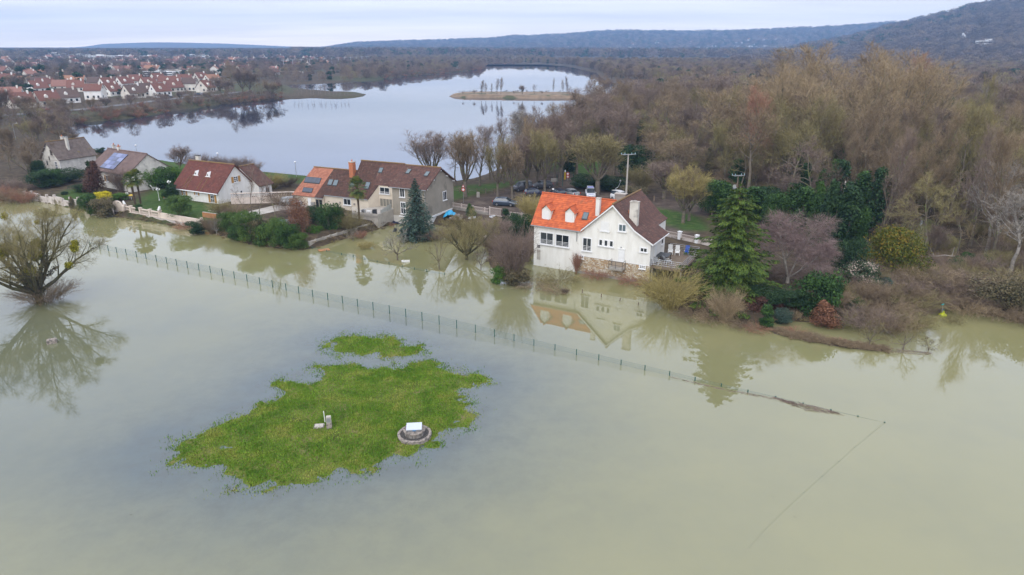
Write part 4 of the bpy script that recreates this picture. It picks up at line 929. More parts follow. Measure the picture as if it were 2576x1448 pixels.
plastic_chair(hpt(hw, 18.9, 7.0, 2.37), math.radians(-22), 'folding garden chair with blue cloth on the terrace', mat('blue_cloth', (.02, .10, .45), .7), legs=M_steel)
tb = empty('garden_table', hpt(hw, 16.95, 3.3, 2.37), math.radians(-29), 'low dark table on the terrace beside the white gable wall', 'table')
q = MB(); q.box(-.75, .75, -1.0, 1.0, .66, .72); q.build('tabletop', [M_dark], tb)
for x in (-.65, .65):
    for y in (-.9, .9): q = MB(); q.box(x - .04, x + .04, y - .04, y + .04, 0, .66); q.build('leg', [M_dark], tb)
for j, (s, d) in enumerate(((16.75, 1.2), (17.9, 1.9))): plastic_chair(hpt(hw, s, d, 2.37), math.radians(150 - 40 * j), ('grey slatted chair in the front corner of the terrace by the railing', 'grey slatted chair behind the front railing, further from the house')[j], M_zinc)

# ---- cream house (orange and brown long roof) and grey rendered house, built wall to wall
A2 = (-20.01, 112.75)
hg = empty('grey_house', (*A2, 0), math.radians(-25), 'grey-brown rendered house with brown tiled roof behind the blue spruce', 'house')
gable_house(hg, 0.02, 6.5, 0, 9.2, -.5, 6.35, 8.95, M_grey, M_brown, M_ridge_b, yr=4.6, ze2=6.2, over=.45, rake=.45)
G0 = FRONT(0.)
q = MB(); q.box(.03, 6.56, -.06, -.003, -.5, 1.35); q.build('stone_plinth', [M_white2], hg); q = MB(); q.box(6.503, 6.56, 0, 9.2, -.5, 1.15); q.build('stone_plinth', [M_white2], hg)
q = MB(); q.box(6.502, 6.68, 1.2, 9.1, 1.15, 1.42); q.build('white_band', [M_trim], hg)
window(hg, G0, 1.55, 4.55, .92, 1.75, 2, 1, surround=.07, label='tall white casement window under the eaves'); window(hg, G0, 1.6, 1.75, .9, 1.95, 2, 2, surround=.07, label='white glazed door at ground floor', sill=True)
window(hg, G0, 4.9, 4.6, .8, 1.5, 2, 1, surround=.06, label='white window half hidden by the spruce'); window(hg, RIGHT(6.5), 5.5, 3.3, 1.15, 1.5, 2, 1, surround=.05, label='white window in the gable wall facing the road')
for y in (1.6, 3.3): q = MB(); q.box(6.505, 6.6, y, y + 1.5, -.4, 1.0); q.build('garage_door', [M_roller], hg)
q = MB(); q.box(1.3, 2.9, -.35, -.07, 1.25, 1.42); q.build('ledge', [M_trim], hg)
fg = on_slope(0, 6.35 + .12, (8.95 - 6.35) / 4.6)
slope_panel(hg, 'skylight', fg, 1.0, 1.75, 2.6, 3.6, M_dark, mcell=M_glassb); slope_panel(hg, 'skylight', fg, 4.75, 5.5, 2.4, 3.4, M_dark, mcell=M_glassb)
gutter(hg, (-.1, -.5, 6.12), (6.9, -.5, 6.12)); downpipe(hg, 6.45, -.1, .2, 6.1)
for y, z in ((8.9, 6.2), (6.7, 7.4), (4.6, 8.6), (2.3, 7.4), (.1, 6.2)): q = MB(); q.box(6.5, 6.93, y - .07, y + .07, z - .1, z + .05); q.build('purlin_end', [M_trim], hg)
hc = empty('cream_house', (*A2, 0), math.radians(-25), 'long low cream house with half salmon, half brown roof and red brick chimney', 'house')
kc = 1.22
body(hc, [(0, -.4), (8.8, -.4), (8.8, 4.0), (4.5, 9.05), (0, 3.55)], -9.3, -4.97, M_cream, 'x')
body(hc, [(0.001, -.4), (7.0, -.4), (7.0, 3.2), (3.2, 7.4), (0.001, 3.55)], -14.4, -9.3, M_cream, 'x')
body(hc, [(1.75, -.4), (8.8, -.4), (8.8, 4.0), (4.5, 9.05), (1.75, 5.75)], -4.97, -0.02, M_cream, 'x')
mb = MB(); mb.add([(-4.97, .03, -.4), (-3.95, 1.76, -.4), (-3.95, 1.76, 5.72), (-4.97, .03, 3.6), (-4.97, 1.76, -.4), (-4.97, 1.76, 5.72)], [(0, 1, 2, 3), (3, 2, 5), (0, 3, 5, 4)]); mb.build('slanted_wall', [M_cream], hc)
body(hc, [(.2, -.3), (7.0, -.3), (7.0, 2.9), (.2, 2.9)], -21.0, -14.4, M_cream, 'x')
body(hc, [(-.35, -.3), (.2, -.3), (.2, 3.7), (-.35, 3.0)], -20.9, -14.42, M_cream, 'x')
fr_ = lambda s, d: (s, d, 3.6 + kc * d + .1)
tile_slope(hc, fr_(-9.3, -.12), fr_(-5.0, -.12), fr_(-5.0, 4.5), fr_(-9.3, 4.5), M_brown2, course=.3, label='dark brown tiled slope under the high ridge')
mbx = tile_slope(hc, fr_(-5.0, -.12), fr_(-4.95, -.10), fr_(-3.9, 1.7), fr_(-5.0, 1.7), M_brown2, course=.3, label='brown tiled corner of the slope')
tile_slope(hc, fr_(-5.0, 1.7), fr_(-.05, 1.7), fr_(-.05, 4.5), fr_(-5.0, 4.5), M_brown, course=.3, label='brown tiled slope above the bay window')
tile_slope(hc, fr_(-14.4, -.12), fr_(-9.3, -.12), fr_(-9.3, 3.2), fr_(-14.4, 3.2), M_brown2, course=.3, label='dark brown tiled slope left of the brick chimney')
tile_slope(hc, fr_(-16.2, -.55), fr_(-14.4, -.55), fr_(-14.4, 3.2), fr_(-14.41, 3.2), M_brown2, course=.3, label='dark brown wedge of tiles beside the salmon ones')
tile_slope(hc, fr_(-21.3, -.55), fr_(-16.2, -.55), fr_(-14.41, 3.2), fr_(-18.9, 3.2), M_salmon, course=.3, label='salmon tiled slope carrying the solar panels')
bk = lambda s, d, zr, yr, kk: (s, d, zr - kk * (d - yr) + .1)
tile_slope(hc, (-.05, 9.1, 3.75), (-9.3, 9.1, 3.75), (-9.3, 4.5, 9.19), (-.05, 4.5, 9.19), M_brown2, label='brown tiled back slope'); tile_slope(hc, (-9.3, 7.3, 3.0), (-21.0, 7.3, 3.0), (-18.9, 3.2, 7.6), (-9.3, 3.2, 7.6), M_brown2, label='brown tiled lower back slope')
ridge_line(hc, (-9.3, 4.5, 9.27), (-.1, 4.5, 9.27), M_ridge_b); ridge_line(hc, (-18.9, 3.2, 7.66), (-9.3, 3.2, 7.66), M_ridge_b)
mb = MB(); mb.add([(-21.3, -.55, 3.03), (-18.9, 3.2, 7.55), (-21.0, 7.2, 3.0), (-21.0, 7.2, 2.9), (-21.3, -.55, 2.9)], [(0, 1, 2, 3, 4)]); mb.build('hip_end', [M_salmon], hc)
mb = MB(); mb.add([(-9.32, 3.2, 7.45), (-9.32, 4.5, 9.0), (-9.32, 8.6, 4.1), (-9.32, 7.0, 3.1)], [(0, 1, 2, 3)]); mb.build('gable_end', [M_cream], hc)
bc = chimney(hc, -9.95, 2.7, 5.5, 9.15, .85, .85, M_brick, M_concl, pots=1, label='square red brick chimney'); 
for kx in range(12): q = MB(); q.box(-10.382, -9.518, 2.268, 3.132, 5.8 + kx * .27, 5.82 + kx * .27); q.build('mortar_course', [M_mortar], bc)
fs = on_slope(0, 3.72, kc)
slope_panel(hc, 'solar_collector', fs, -19.75, -16.2, 1.05, 1.8, M_dark, nx=4, mcell=M_pv2, h=.16, cell='collector_pane', label='row of four solar collectors on the salmon tiles'); slope_panel(hc, 'solar_collector', fs, -19.3, -17.1, -.15, .42, M_dark, nx=3, mcell=M_pv2, h=.16, cell='collector_pane', label='lower row of solar collectors near the eaves')
for s in (-14.45, -13.3): slope_panel(hc, 'skylight', fs, s, s + .95, 1.0, 1.75, M_dark, mcell=M_glassb, h=.16)
slope_panel(hc, 'skylight', fs, -9.6, -8.7, 1.1, 1.75, M_dark, mcell=M_glassb, h=.16); slope_panel(hc, 'skylight', fs, -6.5, -5.6, 1.0, 1.85, M_dark, mcell=M_glassb, h=.16); slope_panel(hc, 'skylight', fs, -4.9, -4.1, 3.1, 3.75, M_dark, mcell=M_glassb, h=.16)
window(hc, FRONT(0), -10.25, 2.15, 1.55, 1.1, 2, 1, surround=.05, label='wide two pane window in the low cream wall')
window(hc, FRONT(1.75), -3.72, 4.35, 2.0, 1.15, 2, 1, label='upper bay window with white rail'); rail(hc, [(-3.75, 1.55, 0), (-2.7, 1.55, 0), (-1.6, 1.55, 0)], 4.3, 4.75, M_trim, rows=3, name='bay_railing')
window(hc, FRONT(1.75), -3.85, 2.12, 2.6, 1.45, 4, 1, sill=False, fr=M_cream, gl=mat('curtained_glass', (.19, .18, .15), .3), label='sliding glass doors onto the terrace')
window(hc, FRONT(-.35), -16.2, .7, 1.6, 2.0, 2, 1, sill=False, fr=M_cream, label='glazed porch doors'); q = MB(); bx(q, FRONT(-.35), -17.9, -17.2, .005, .05, .6, 2.7); q.build('door', [M_trim], hc)
hpq = MB(); hpq.box(-17.0, -16.3, -.75, -.4, 1.5, 2.15); hp = hpq.build('heat_pump', [M_concl], hc); q = MB(); q.ring((-16.55, -.76, 1.82), [(.24, 0), (.2, .0)], 12); q.tube((-16.65, -.76, 1.82), (-16.65, -.78, 1.82), .24, n=14); q.build('fan_grille', [M_zinc], hp)
for s in (-11.2, -8.1): q = MB(); bx(q, FRONT(0), s, s + .3, .01, .14, 2.3, 2.6); q.build('wall_planter', [M_conc], hc)
gutter(hc, (-14.3, -.2, 3.45), (-5.0, -.2, 3.45)); gutter(hc, (-16.1, -.62, 2.9), (-14.4, -.62, 2.9))
q = MB(); q.box(-5.2, -.02, -4.4, 1.7, -.4, 2.1); tc_ = q.build('raised_terrace', [M_concl], hc); q = MB(); q.box(-.17, -.02, -4.4, -.05, 2.1, 2.36); q.build('parapet', [M_concl], tc_); q = MB(); q.box(-5.2, -.17, -4.4, -4.25, 2.1, 2.36); q.build('parapet', [M_concl], tc_)
q = MB(); q.box(-5.2, -.02, -4.48, -4.403, 1.75, 2.1); q.build('beam', [M_conc], tc_)
rail(tc_, [(-5.1, -4.32, 0), (-4.2, -4.32, 0), (-3.3, -4.32, 0), (-2.6, -4.32, 0)], 2.36, 3.0, M_trim, rows=3, name='terrace_railing')
for i in range(5):
    q = MB(); y0 = -.25 - i * .62; hh = .5 + .11 * (4 - i); q.box(-.13, -.10, y0 - .58, y0, 2.37, 2.37 + hh); q.build('glass_screen', [M_frost], tc_); q = MB(); q.box(-.15, -.08, y0 - .61, y0 - .585, 2.36, 2.42 + hh); q.build('screen_post', [M_steel], tc_)
for i, (s, d, w, h, m, lb) in enumerate(((-1.15, -3.6, .5, .75, M_dark, 'dark box standing at the corner of the cream house terrace'), (-2.2, -3.7, .9, .5, M_plastic, 'white garden table on the cream house terrace'), (-3.3, -3.8, .45, .55, M_dark, 'dark plant tub on the terrace railing corner'))):
    o = empty(('storage_box', 'garden_table', 'plant_tub')[i], hpt(hc, s, d, 2.1), math.radians(-25), lb, ('box', 'table', 'tub')[i])
    q = MB(); q.box(-w / 2, w / 2, -.3, .3, 0 if i != 1 else h - .05, h); q.build('body' if i != 1 else 'tabletop', [m], o)
    if i == 1:
        for x in (-.4, .4):
            for y in (-.25, .25): q = MB(); q.box(x - .025, x + .025, y - .025, y + .025, 0, h - .05); q.build('leg', [m], o)
    else: q = MB(); q.box(-w / 2 - .03, w / 2 + .03, -.33, .33, h, h + .05); q.build('lid' if i == 0 else 'rim', [m], o)

# ---- white cottage, ochre shutters, dark red roof and its annexe
hk = empty('white_cottage', (-53.0, 121.75, 0), math.radians(-27), 'white cottage with steep red-brown roof, two tiny triangular dormers and ochre shutters', 'house')
gable_house(hk, -11.6, 0, 0, 7.9, .6, 3.5, 7.6, M_white, M_redbrown, M_ridge_b, yr=4.3, ze2=3.9, over=.45, rake=.3, course=.28)
for s, w, h, z in ((-9.35, .7, 1.35, 2.0), (-5.95, .6, 1.0, 2.35)): window(hk, FRONT(0), s, z, w, h, 2, 3, shut=M_ochre)
window(hk, FRONT(0), -2.1, 1.35, .95, 1.95, 2, 3, shut=M_ochre, sill=False, label='tall glazed doors with ochre shutters near the gable corner')
window(hk, RIGHT(0), 3.85, 4.5, .95, 1.05, 2, 3, shut=M_ochre, label='small paned window with ochre shutters in the white gable'); window(hk, RIGHT(0), 4.9, 2.2, .55, .6, 1, 1, label='small dark ground floor window in the gable')
gutter(hk, (-11.9, -.5, 3.08), (.3, -.5, 3.08), M_trim, .1)
fk = on_slope(0, 3.62, (7.6 - 3.5) / 4.3)
for i, s in enumerate((-8.15, -4.95)):
    q = MB(); p = fk(s, 2.0, .02); q.add([p, p + Vector((.95, 0, 0)), p + Vector((.475, -.05, .78)), fk(s + .475, 2.85, .05)], [(0, 1, 2), (0, 2, 3), (1, 3, 2)]); o = q.build('triangular_dormer', [M_trim], hk)
    q = MB(); c0 = p + Vector((.3, -.05, .15)); q.add([c0, c0 + Vector((.35, 0, 0)), c0 + Vector((.175, -.03, .36))], [(0, 1, 2)]); q.build('pane', [M_glass], o)
    q = MB(); q.box(s - .2, s + 1.15, 1.9, 2.0, p.z - .12, p.z + .03); q.build('sill', [M_trim], o)
chimney(hk, -10.0, 4.9, 6.5, 8.6, .8, .6, M_white2, M_dark)
for s in (-9.0, -8.15, -5.3, -4.1): q = MB(); a = fk(s, -.3, .08); b = fk(s, 1.9, .08); q.tube(a, b, .045, n=4); q.build('lead_strip', [M_ridge_b], hk)
hk2 = empty('garage_annexe', hpt(hk, -2.6, 7.9, 0), math.radians(-27), 'brown roofed garage annexe behind the white cottage', 'building')
body(hk2, [(-3.4, .6), (4.3, .6), (4.3, 3.5), (0, 6.5), (-3.4, 4.1)], 0, 3.2, M_white, 'y')
tile_slope(hk2, (4.75, -.2, 3.28), (4.75, 3.5, 3.28), (0, 3.5, 6.62), (0, -.2, 6.62), M_brown, course=.3); tile_slope(hk2, (-3.8, 3.5, 3.95), (-3.8, -.2, 3.95), (0, -.2, 6.62), (0, 3.5, 6.62), M_brown, course=.3)
ridge_line(hk2, (0, -.2, 6.7), (0, 3.5, 6.7), M_ridge_b); window(hk2, RIGHT(4.3), 1.6, 1.6, 1.0, 1.1, 2, 1)

# ---- house with the solar panels
hs = empty('solar_panel_house', (-80.4, 135.83, 0), math.radians(-33), 'white house with mauve-brown roof carrying twelve blue solar panels', 'house')
gable_house(hs, -7.0, 7.2, 0, 8.4, 0.3, 4.85, 8.1, M_white2, M_mauveroof, M_mauveroof, yr=4.4, ze2=5.2, over=.4, rake=.2)
fv = on_slope(0, 4.97, 3.25 / 4.4)
slope_panel(hs, 'solar_panel_array', fv, -3.3, 1.85, .15, 3.6, M_dark, nx=3, ny=4, mcell=M_pv, cell='solar_panel', h=.15, frame=.05)
for o in [c for c in bpy.data.objects if c.name.startswith('solar_panel') and c.type == 'MESH' and 'array' not in c.name]:
    o.material_slots[0].link = 'OBJECT'; o.material_slots[0].material = [M_pv, mat('solar_cell_light', (.17, .20, .36), .18, spec=.9), mat('solar_cell_mid', (.09, .11, .24), .18, spec=.9)][hash(o.name[-2:]) % 3 if False else (int(o.name[-3:]) * 7 % 3 if o.name[-3:].isdigit() else 0)]
chimney(hs, -5.6, 4.9, 6.8, 8.9, .55, .5, M_white2, M_concl, pots=1); chimney(hs, -3.0, 4.5, 7.0, 8.9, .5, .5, M_white2, M_brick, pots=1)
window(hs, FRONT(0), -1.2, 2.6, .95, 1.2, 2, 1, shut=M_ochre); window(hs, FRONT(0), 2.7, 2.7, .9, 1.1, 2, 1, shut=mat('dark_ochre_shutter', (.30, .15, .05), .7)); q = MB(); bx(q, FRONT(0), -.6, .3, .005, .04, .5, 1.0); q.build('cellar_window', [M_dark], hs)
gutter(hs, (-7.2, -.45, 4.45), (7.4, -.45, 4.45), M_dark)
# ---- house furthest left, gable towards the river
hl = empty('old_gabled_house', (-101.42, 153.7, 0), math.radians(-22), 'old pale house with grey-brown roof and four gable windows at the far left', 'house')
body(hl, [(-5.6, .3), (0, .3), (0, 4.45), (-2.9, 7.9), (-5.6, 4.6)], 0, 8.9, M_white2, 'y')
kl = (7.9 - 4.45) / 2.9
tile_slope(hl, (.35, -.35, 4.45 - kl * .35 + .1), (.35, 9.2, 4.45 - kl * .35 + .1), (-2.9, 9.2, 8.0), (-2.9, -.35, 8.0), M_greyroof, course=.3); tile_slope(hl, (-6.0, 9.2, 4.25), (-6.0, -.35, 4.25), (-2.9, -.35, 8.0), (-2.9, 9.2, 8.0), M_greyroof, course=.3)
ridge_line(hl, (-2.9, -.35, 8.08), (-2.9, 9.2, 8.08), M_ridge_b)
window(hl, FRONT(0), -2.45, 5.1, .75, 1.25, 2, 3, fr=M_wood, label='dark upper gable window'); window(hl, FRONT(0), -1.65, 2.05, .75, 1.75, 2, 3, fr=M_trim, label='tall lower gable window'); window(hl, FRONT(0), -3.35, 3.9, .45, 1.0, 1, 1, fr=M_concl, label='narrow stair window'); window(hl, FRONT(0), -4.4, 2.75, .55, 1.15, 1, 1, fr=M_concl, label='narrow window by the left corner')
q = MB(); q.box(-5.6, 0, -.03, -.002, 4.0, 4.1); q.build('string_course', [M_concl], hl); downpipe(hl, .1, -.1, .5, 4.2, M_trim)
chimney(hl, -1.35, 3.6, 5.3, 8.75, .6, .45, M_white2, M_zinc, label='slender chimney rising from the right slope'); chimney(hl, -3.5, 4.2, 6.4, 8.7, .6, .45, M_white2, M_concl, pots=1, label='chimney behind the ridge')
for z, s in ((4.5, -5.8), (5.7, -4.75), (6.9, -3.75), (4.3, .2), (5.6, -1.0)): q = MB(); q.box(s - .07, s + .07, -.34, 0, z - .12, z); q.build('purlin_end', [M_trim], hl)
# ---------------------------------------------------------------- planting
random.seed(11)
def pp(kind, x, yb, yt, w, label, cat='shrub', group=None, twm=None, z=None, name=None, cname=None, rz=None, tname=None, bark=None, tilt=0.):
    ever = kind.rstrip('0123456789') in ('shrub', 'bamboo', 'laurel', 'conebush', 'column', 'juniper', 'viburnum', 'evergreen')
    nm = name or ('evergreen_shrub' if ever else 'bare_shrub' if cat == 'shrub' else 'bare_tree')
    return plant_px(kind, x, yb, yt, label, w, z, cat=cat, group=group, twm=twm, name=nm, cname=cname or ('foliage' if ever else 'crown'), tname=tname or ('stems' if ever else 'trunk'), rz=rz, bark=bark, tilt=tilt)
# --- trees standing in the flood
wl = plant('willow', P(100, 760, 0) + Vector((0, 0, -.3)), 'huge old willow with ivy and mistletoe standing in the flood at the left edge', 'tree', H=13.0, W=15.6, rz=.6, name='old_willow')
def mist(root, p, r, key='mist', part='mistletoe', leaf='mist'):
    rs = np.random.RandomState(int(r * 1000 + p[2] * 10) % 9999); n = 260; q = _norm(rs.normal(size=(n, 3))); C = np.array(p) + q * r * (rs.rand(n)[:, None] ** .4); V, F = cards(C, r * .3, rs, q, .4, .35)
    inv = root.matrix_basis.inverted(); V = np.array([inv @ Vector(v) for v in V]); return link(part, raw_mesh(part, V, F, [M_lf[leaf]], rnd=rs.rand(len(F))), root)
for (x, y, Y, r) in ((90, 640, 74.5, .85), (92, 612, 74.5, .6), (10, 628, 75, .75), (186, 625, 73, .5), (173, 668, 72.5, .45), (10, 545, 77, .45), (188, 612, 74, .4), (93, 560, 78, .3), (75, 680, 73, .6), (2, 640, 73, .6), (48, 600, 77, .35)):
    d = ray(x, y); t = Y / d[1]; mist(wl, (d[0] * t, Y, CAM_H + d[2] * t), r)
# ivy round the willow's limbs
def ivy_on(root, pts_, n, size, spread, leaf='green', seed=1):
    rs = np.random.RandomState(seed); C = []; NN = []
    for (a, b, r) in pts_:
        a = np.array(a); b = np.array(b)
        for _ in range(n): t = rs.rand(); q = _norm(rs.normal(size=3)); C.append(a + (b - a) * t + q * r * rs.rand() ** .5); NN.append(q)
    V, F = cards(np.array(C), size, rs, np.array(NN), .5, .5); return link('ivy', raw_mesh('ivy', V, F, [M_lf[leaf]], rnd=rs.rand(len(F))), root)
ivy_on(wl, [((0, 0, .2), (0, 0, 3.4), 1.15), ((0, 0, .6), (0, 0, 3.0), 1.3), ((.4, 0, 1.2), (-.5, .3, 4.2), 1.1), ((0, 0, 2.5), (2.2, 1.2, 5.6), .55), ((0, 0, 2.5), (-2.4, .8, 5.4), .55), ((0, 0, 2.5), (.6, -2.2, 5.2), .5), ((0, 0, 2.6), (-.8, 2.2, 5.8), .5), ((0, 0, 2.5), (2.8, -.8, 4.6), .4), ((0, 0, 2.2), (-3, -1., 4.4), .4)], 420, .13, 0, 'mix', 4)
T = 'tree'
pp('thicket', 118, 762, 700, 120, 'drooping twigs and drift caught round the foot of the old willow', 'shrub', None, 'brown', z=-.1)
pp('fruit0', 1000, 657, 574, 92, 'spreading bare fruit tree standing in the flooded garden, nearest the spruce', T, 'fruit trees in the flooded garden', 'grey', z=-.1)
pp('fruit1', 1105, 680, 566, 70, 'slim single stemmed tree with yellowish twigs in the flooded garden', T, 'fruit trees in the flooded garden', 'olive', z=-.1)
pp('willow', 1174, 655, 528, 150, 'largest many limbed bare tree in the flooded garden', T, 'fruit trees in the flooded garden', 'olive', z=-.1)
pp('fruit0', 1210, 682, 612, 46, 'small crooked pollard in the water between the big garden tree and the white house', T, 'fruit trees in the flooded garden', 'dark', z=-.1)
pp('fruit1', 888, 609, 566, 44, 'crooked little tree leaning over the concrete garden wall', T, 'fruit trees in the flooded garden', 'grey', z=-.1)
pp('fruit1', 936, 590, 548, 50, 'short tree wrapped in ivy in front of the cream house terrace', T, None, 'olive', z=-.1)
pp('thicket', 908, 601, 577, 28, 'small reddish twiggy bush in the water beside the concrete wall', 'shrub', None, 'red', z=-.05)
pp('thicket', 920, 627, 606, 36, 'small yellow twiggy bush drowned in the garden beyond the concrete wall', 'shrub', None, 'yellow', z=-.1)
pp('spruce', 1050, 602, 445, 112, 'dark blue-green spruce in front of the grey house', T, z=-.1, name='blue_spruce', tname='trunk', cname='crown')
pp('palm', 905, 566, 450, 48, 'single tall palm in front of the cream house', T, 'garden palms', z=1.2, name='palm_tree')
pp('palm', 341, 518, 437, 42, 'left one of the two palms in the lawn behind the balustrade', T, 'garden palms', z=1.4, name='palm_tree')
pp('palm', 354, 513, 430, 40, 'right one of the two palms in the lawn behind the balustrade', T, 'garden palms', z=1.4, name='palm_tree')
# --- left bank
for i, (x, yb, yt, w, tm) in enumerate(((8, 506, 462, 60, 'red'), (34, 510, 468, 56, 'brown'), (62, 512, 474, 44, 'red'), (22, 488, 440, 60, 'mauve'), (60, 492, 448, 56, 'mauve'))):
    pp('thicket', x, yb, yt, w, ['reddish brown thicket at the water edge, far left', 'brown thicket between two reddish ones at the left water edge', 'reddish thicket beside the end of the flaking wall', 'mauve thicket behind the reddish one at the left edge', 'mauve thicket at the foot of the old gabled house garden'][i], twm=tm)
for x, yb, yt, w, k, lf, lb in ((108, 474, 430, 62, 'laurel', None, 'wide dark evergreen bush left in front of the old gabled house'), (134, 470, 423, 50, 'evergreen', 'green', 'tall rounded evergreen before the gable windows of the old house'), (178, 458, 424, 66, 'laurel', 'dark', 'dark green hedge along the side wall of the old gabled house'), (98, 442, 402, 34, 'evergreen', None, 'dark evergreen left of the old gabled house'),
    (205, 483, 463, 44, 'laurel', None, 'clipped dark hedge at the back of the small lawn'), (216, 483, 464, 30, 'laurel', 'green', 'short clipped hedge beside the brown cypress'), (380, 452, 414, 34, 'evergreen', 'dark', 'dark evergreen behind the bright green hedge'),
    (388, 474, 421, 52, 'laurel', 'bright', 'bright green hedge bush nearest the solar panel house'), (420, 474, 420, 50, 'laurel', 'green', 'middle bright hedge bush between two houses'), (447, 470, 417, 44, 'laurel', 'bright', 'bright hedge bush touching the roof of the white cottage'),
    (452, 546, 490, 64, 'bamboo', 'bamboo', 'feathery light green bush behind the low garden wall'), (420, 500, 478, 22, 'laurel', 'green', 'small bush at the edge of the lawn by the cottage'), (436, 505, 462, 26, 'evergreen', 'dark', 'pointed dark shrub at the left corner of the cottage'),
    (228, 543, 486, 42, 'laurel', 'green', 'ivy hedge hanging over the flaking wall, left half'), (264, 548, 496, 52, 'laurel', 'mix', 'ivy hedge hanging over the wall beside the arched panel'), (350, 532, 514, 18, 'shrub1', 'green', 'small round bush at the foot of the palms'),
    (184, 527, 494, 16, 'conebush', 'mix', 'narrow ivy clump climbing the flaking wall, left one'), (203, 531, 497, 17, 'conebush', 'green', 'narrow ivy clump climbing the flaking wall, right one'), (300, 504, 486, 40, 'shrub0', 'bright', 'low yellow-green shrub behind the arched wall panel'),
    (162, 490, 482, 16, 'shrub0', 'dark', 'small round shrub at the left edge of the small lawn'), (255, 388, 372, 22, 'laurel', 'dark', 'dark bush on the lake shore behind the old gabled house')):
    pp(k, x, yb, yt, w, lb, twm=lf)
pp('shrub1', 261, 503, 482, 38, 'round shrub covered in bright yellow blossom', twm='yellow', name='flowering_shrub', z=2.0)
pp('conebush', 246, 487, 404, 50, 'tall brownish cypress leaning between the two left houses', T, None, 'redbush', name='cypress'); pp('column', 236, 470, 403, 18, 'green cypress tip showing beside the brown cypress', T, None, 'dark', name='cypress')
pp('hazel', 305, 482, 412, 62, 'bare mauve shrub before the windows of the solar panel house', twm='mauve'); pp('slim0' if 'slim0' in PROTO else 'slim', 322, 488, 420, 50, 'thin bare tree between the solar panel house and the palms', T, None, 'mauve')
# --- bank below the cottage and the cream house
for i, (x, yb, yt, w, k, lf, lb) in enumerate(((466, 577, 552, 46, 'bramble', 'red', 'reddish bramble spilling over the end of the garden wall'), (498, 590, 555, 52, 'laurel', 'dark', 'low dark bush at the water edge right of the garden wall'), (534, 590, 537, 60, 'hazel', 'brown', 'rust brown bush standing behind the white stemmed sapling'),
    (578, 590, 532, 52, 'bamboo', 'bamboo', 'pale bamboo clump, first of the green bank from the left'), (600, 606, 566, 50, 'bamboo', 'green', 'low bright bush at the water edge under the bamboo'), (633, 611, 526, 70, 'bamboo', 'bamboo', 'tallest bamboo mass in the middle of the green bank'), (668, 619, 560, 58, 'shrub0', 'bamboo', 'rounded bush in the green bank under the two slim trees'),
    (700, 624, 545, 60, 'bamboo', 'bamboo', 'bamboo clump below the blue netting'), (728, 627, 560, 60, 'bamboo', 'green', 'feathery bush near the right end of the green bank'), (752, 630, 585, 48, 'bamboo', 'bamboo', 'last light green bush before the concrete wall'), (650, 590, 545, 50, 'shrub1', 'mix', 'olive bush half hidden at the back of the green bank'), (795, 604, 566, 44, 'shrub0', 'bright', 'rounded bright bush behind the concrete wall'),
    (792, 562, 518, 40, 'laurel', 'dark', 'dark layered bush before the glazed porch'), (832, 590, 510, 62, 'laurel', 'green', 'tall dense evergreen in front of the cream wall'), (850, 560, 520, 44, 'evergreen', 'mix', 'greyish evergreen left of the palm'))):
    pp(k, x, yb, yt, w, lb, twm=lf)
pp('osier', 880, 592, 515, 74, 'olive grey weeping shrub between the tall evergreen and the palm', twm='olive'); pp('beech', 757, 592, 494, 52, 'upright tree keeping its rust coloured leaves', T, None, 'rust', name='beech_tree', bark=M_bark)
pp('fruit0', 546, 592, 544, 46, 'white stemmed sapling group at the water edge', T, None, 'grey', z=0, bark=M_barkpale)
for x, yb, yt, w, lb in ((634, 540, 412, 66, 'slim bare tree rising beside the white cottage gable'), (657, 578, 432, 60, 'leaning bare tree out of the bamboo bank'), (697, 586, 425, 76, 'bare tree with double trunk left of the rust coloured beech'), (614, 545, 462, 46, 'small bare tree before the cottage gable')): pp('slim', x, yb, yt, w, lb, T, 'slim bare trees below the white cottage', 'mauve')
for x, yb, yt, w, tm, lb in ((556, 545, 500, 60, 'olive', 'bare olive bush below the cottage doors'), (590, 545, 505, 60, 'brown', 'bare brown bush between the cottage and the bamboo'), (715, 520, 478, 70, 'brown', 'brown bush beside the parked white car'), (738, 545, 510, 60, 'mauve', 'mauve brambles at the left end of the cream house'), (690, 475, 430, 60, 'yellow', 'bush with yellow twigs on the lake side of the cottage annexe'), (722, 470, 440, 50, 'dark', 'dark red bush left of the salmon roof'), (745, 575, 540, 50, 'mauve', 'mauve bush behind the beech')):
    pp('hazel' if yb - yt > 42 else 'thicket', x, yb, yt, w, lb, twm=tm)
for i, (x, w) in enumerate(((455, 60), (500, 66), (540, 60), (575, 56), (610, 60), (640, 50))): pp('lime%d' % (i % 3) if i < 1 else 'hazel', x, 432 + i * 1.5, (362, 380, 385, 392, 388, 402)[i], w, ['tallest bare bush on the near lake shore', 'bare bush on the lake shore above the bright hedge', 'bare bush on the lake shore left of the cottage chimney', 'bare bush on the lake shore behind the cottage roof', 'bare bush on the lake shore over the annexe', 'last bare bush of the shore row before the lamp'][i], group='bare bushes on the near lake shore', twm='mauve')
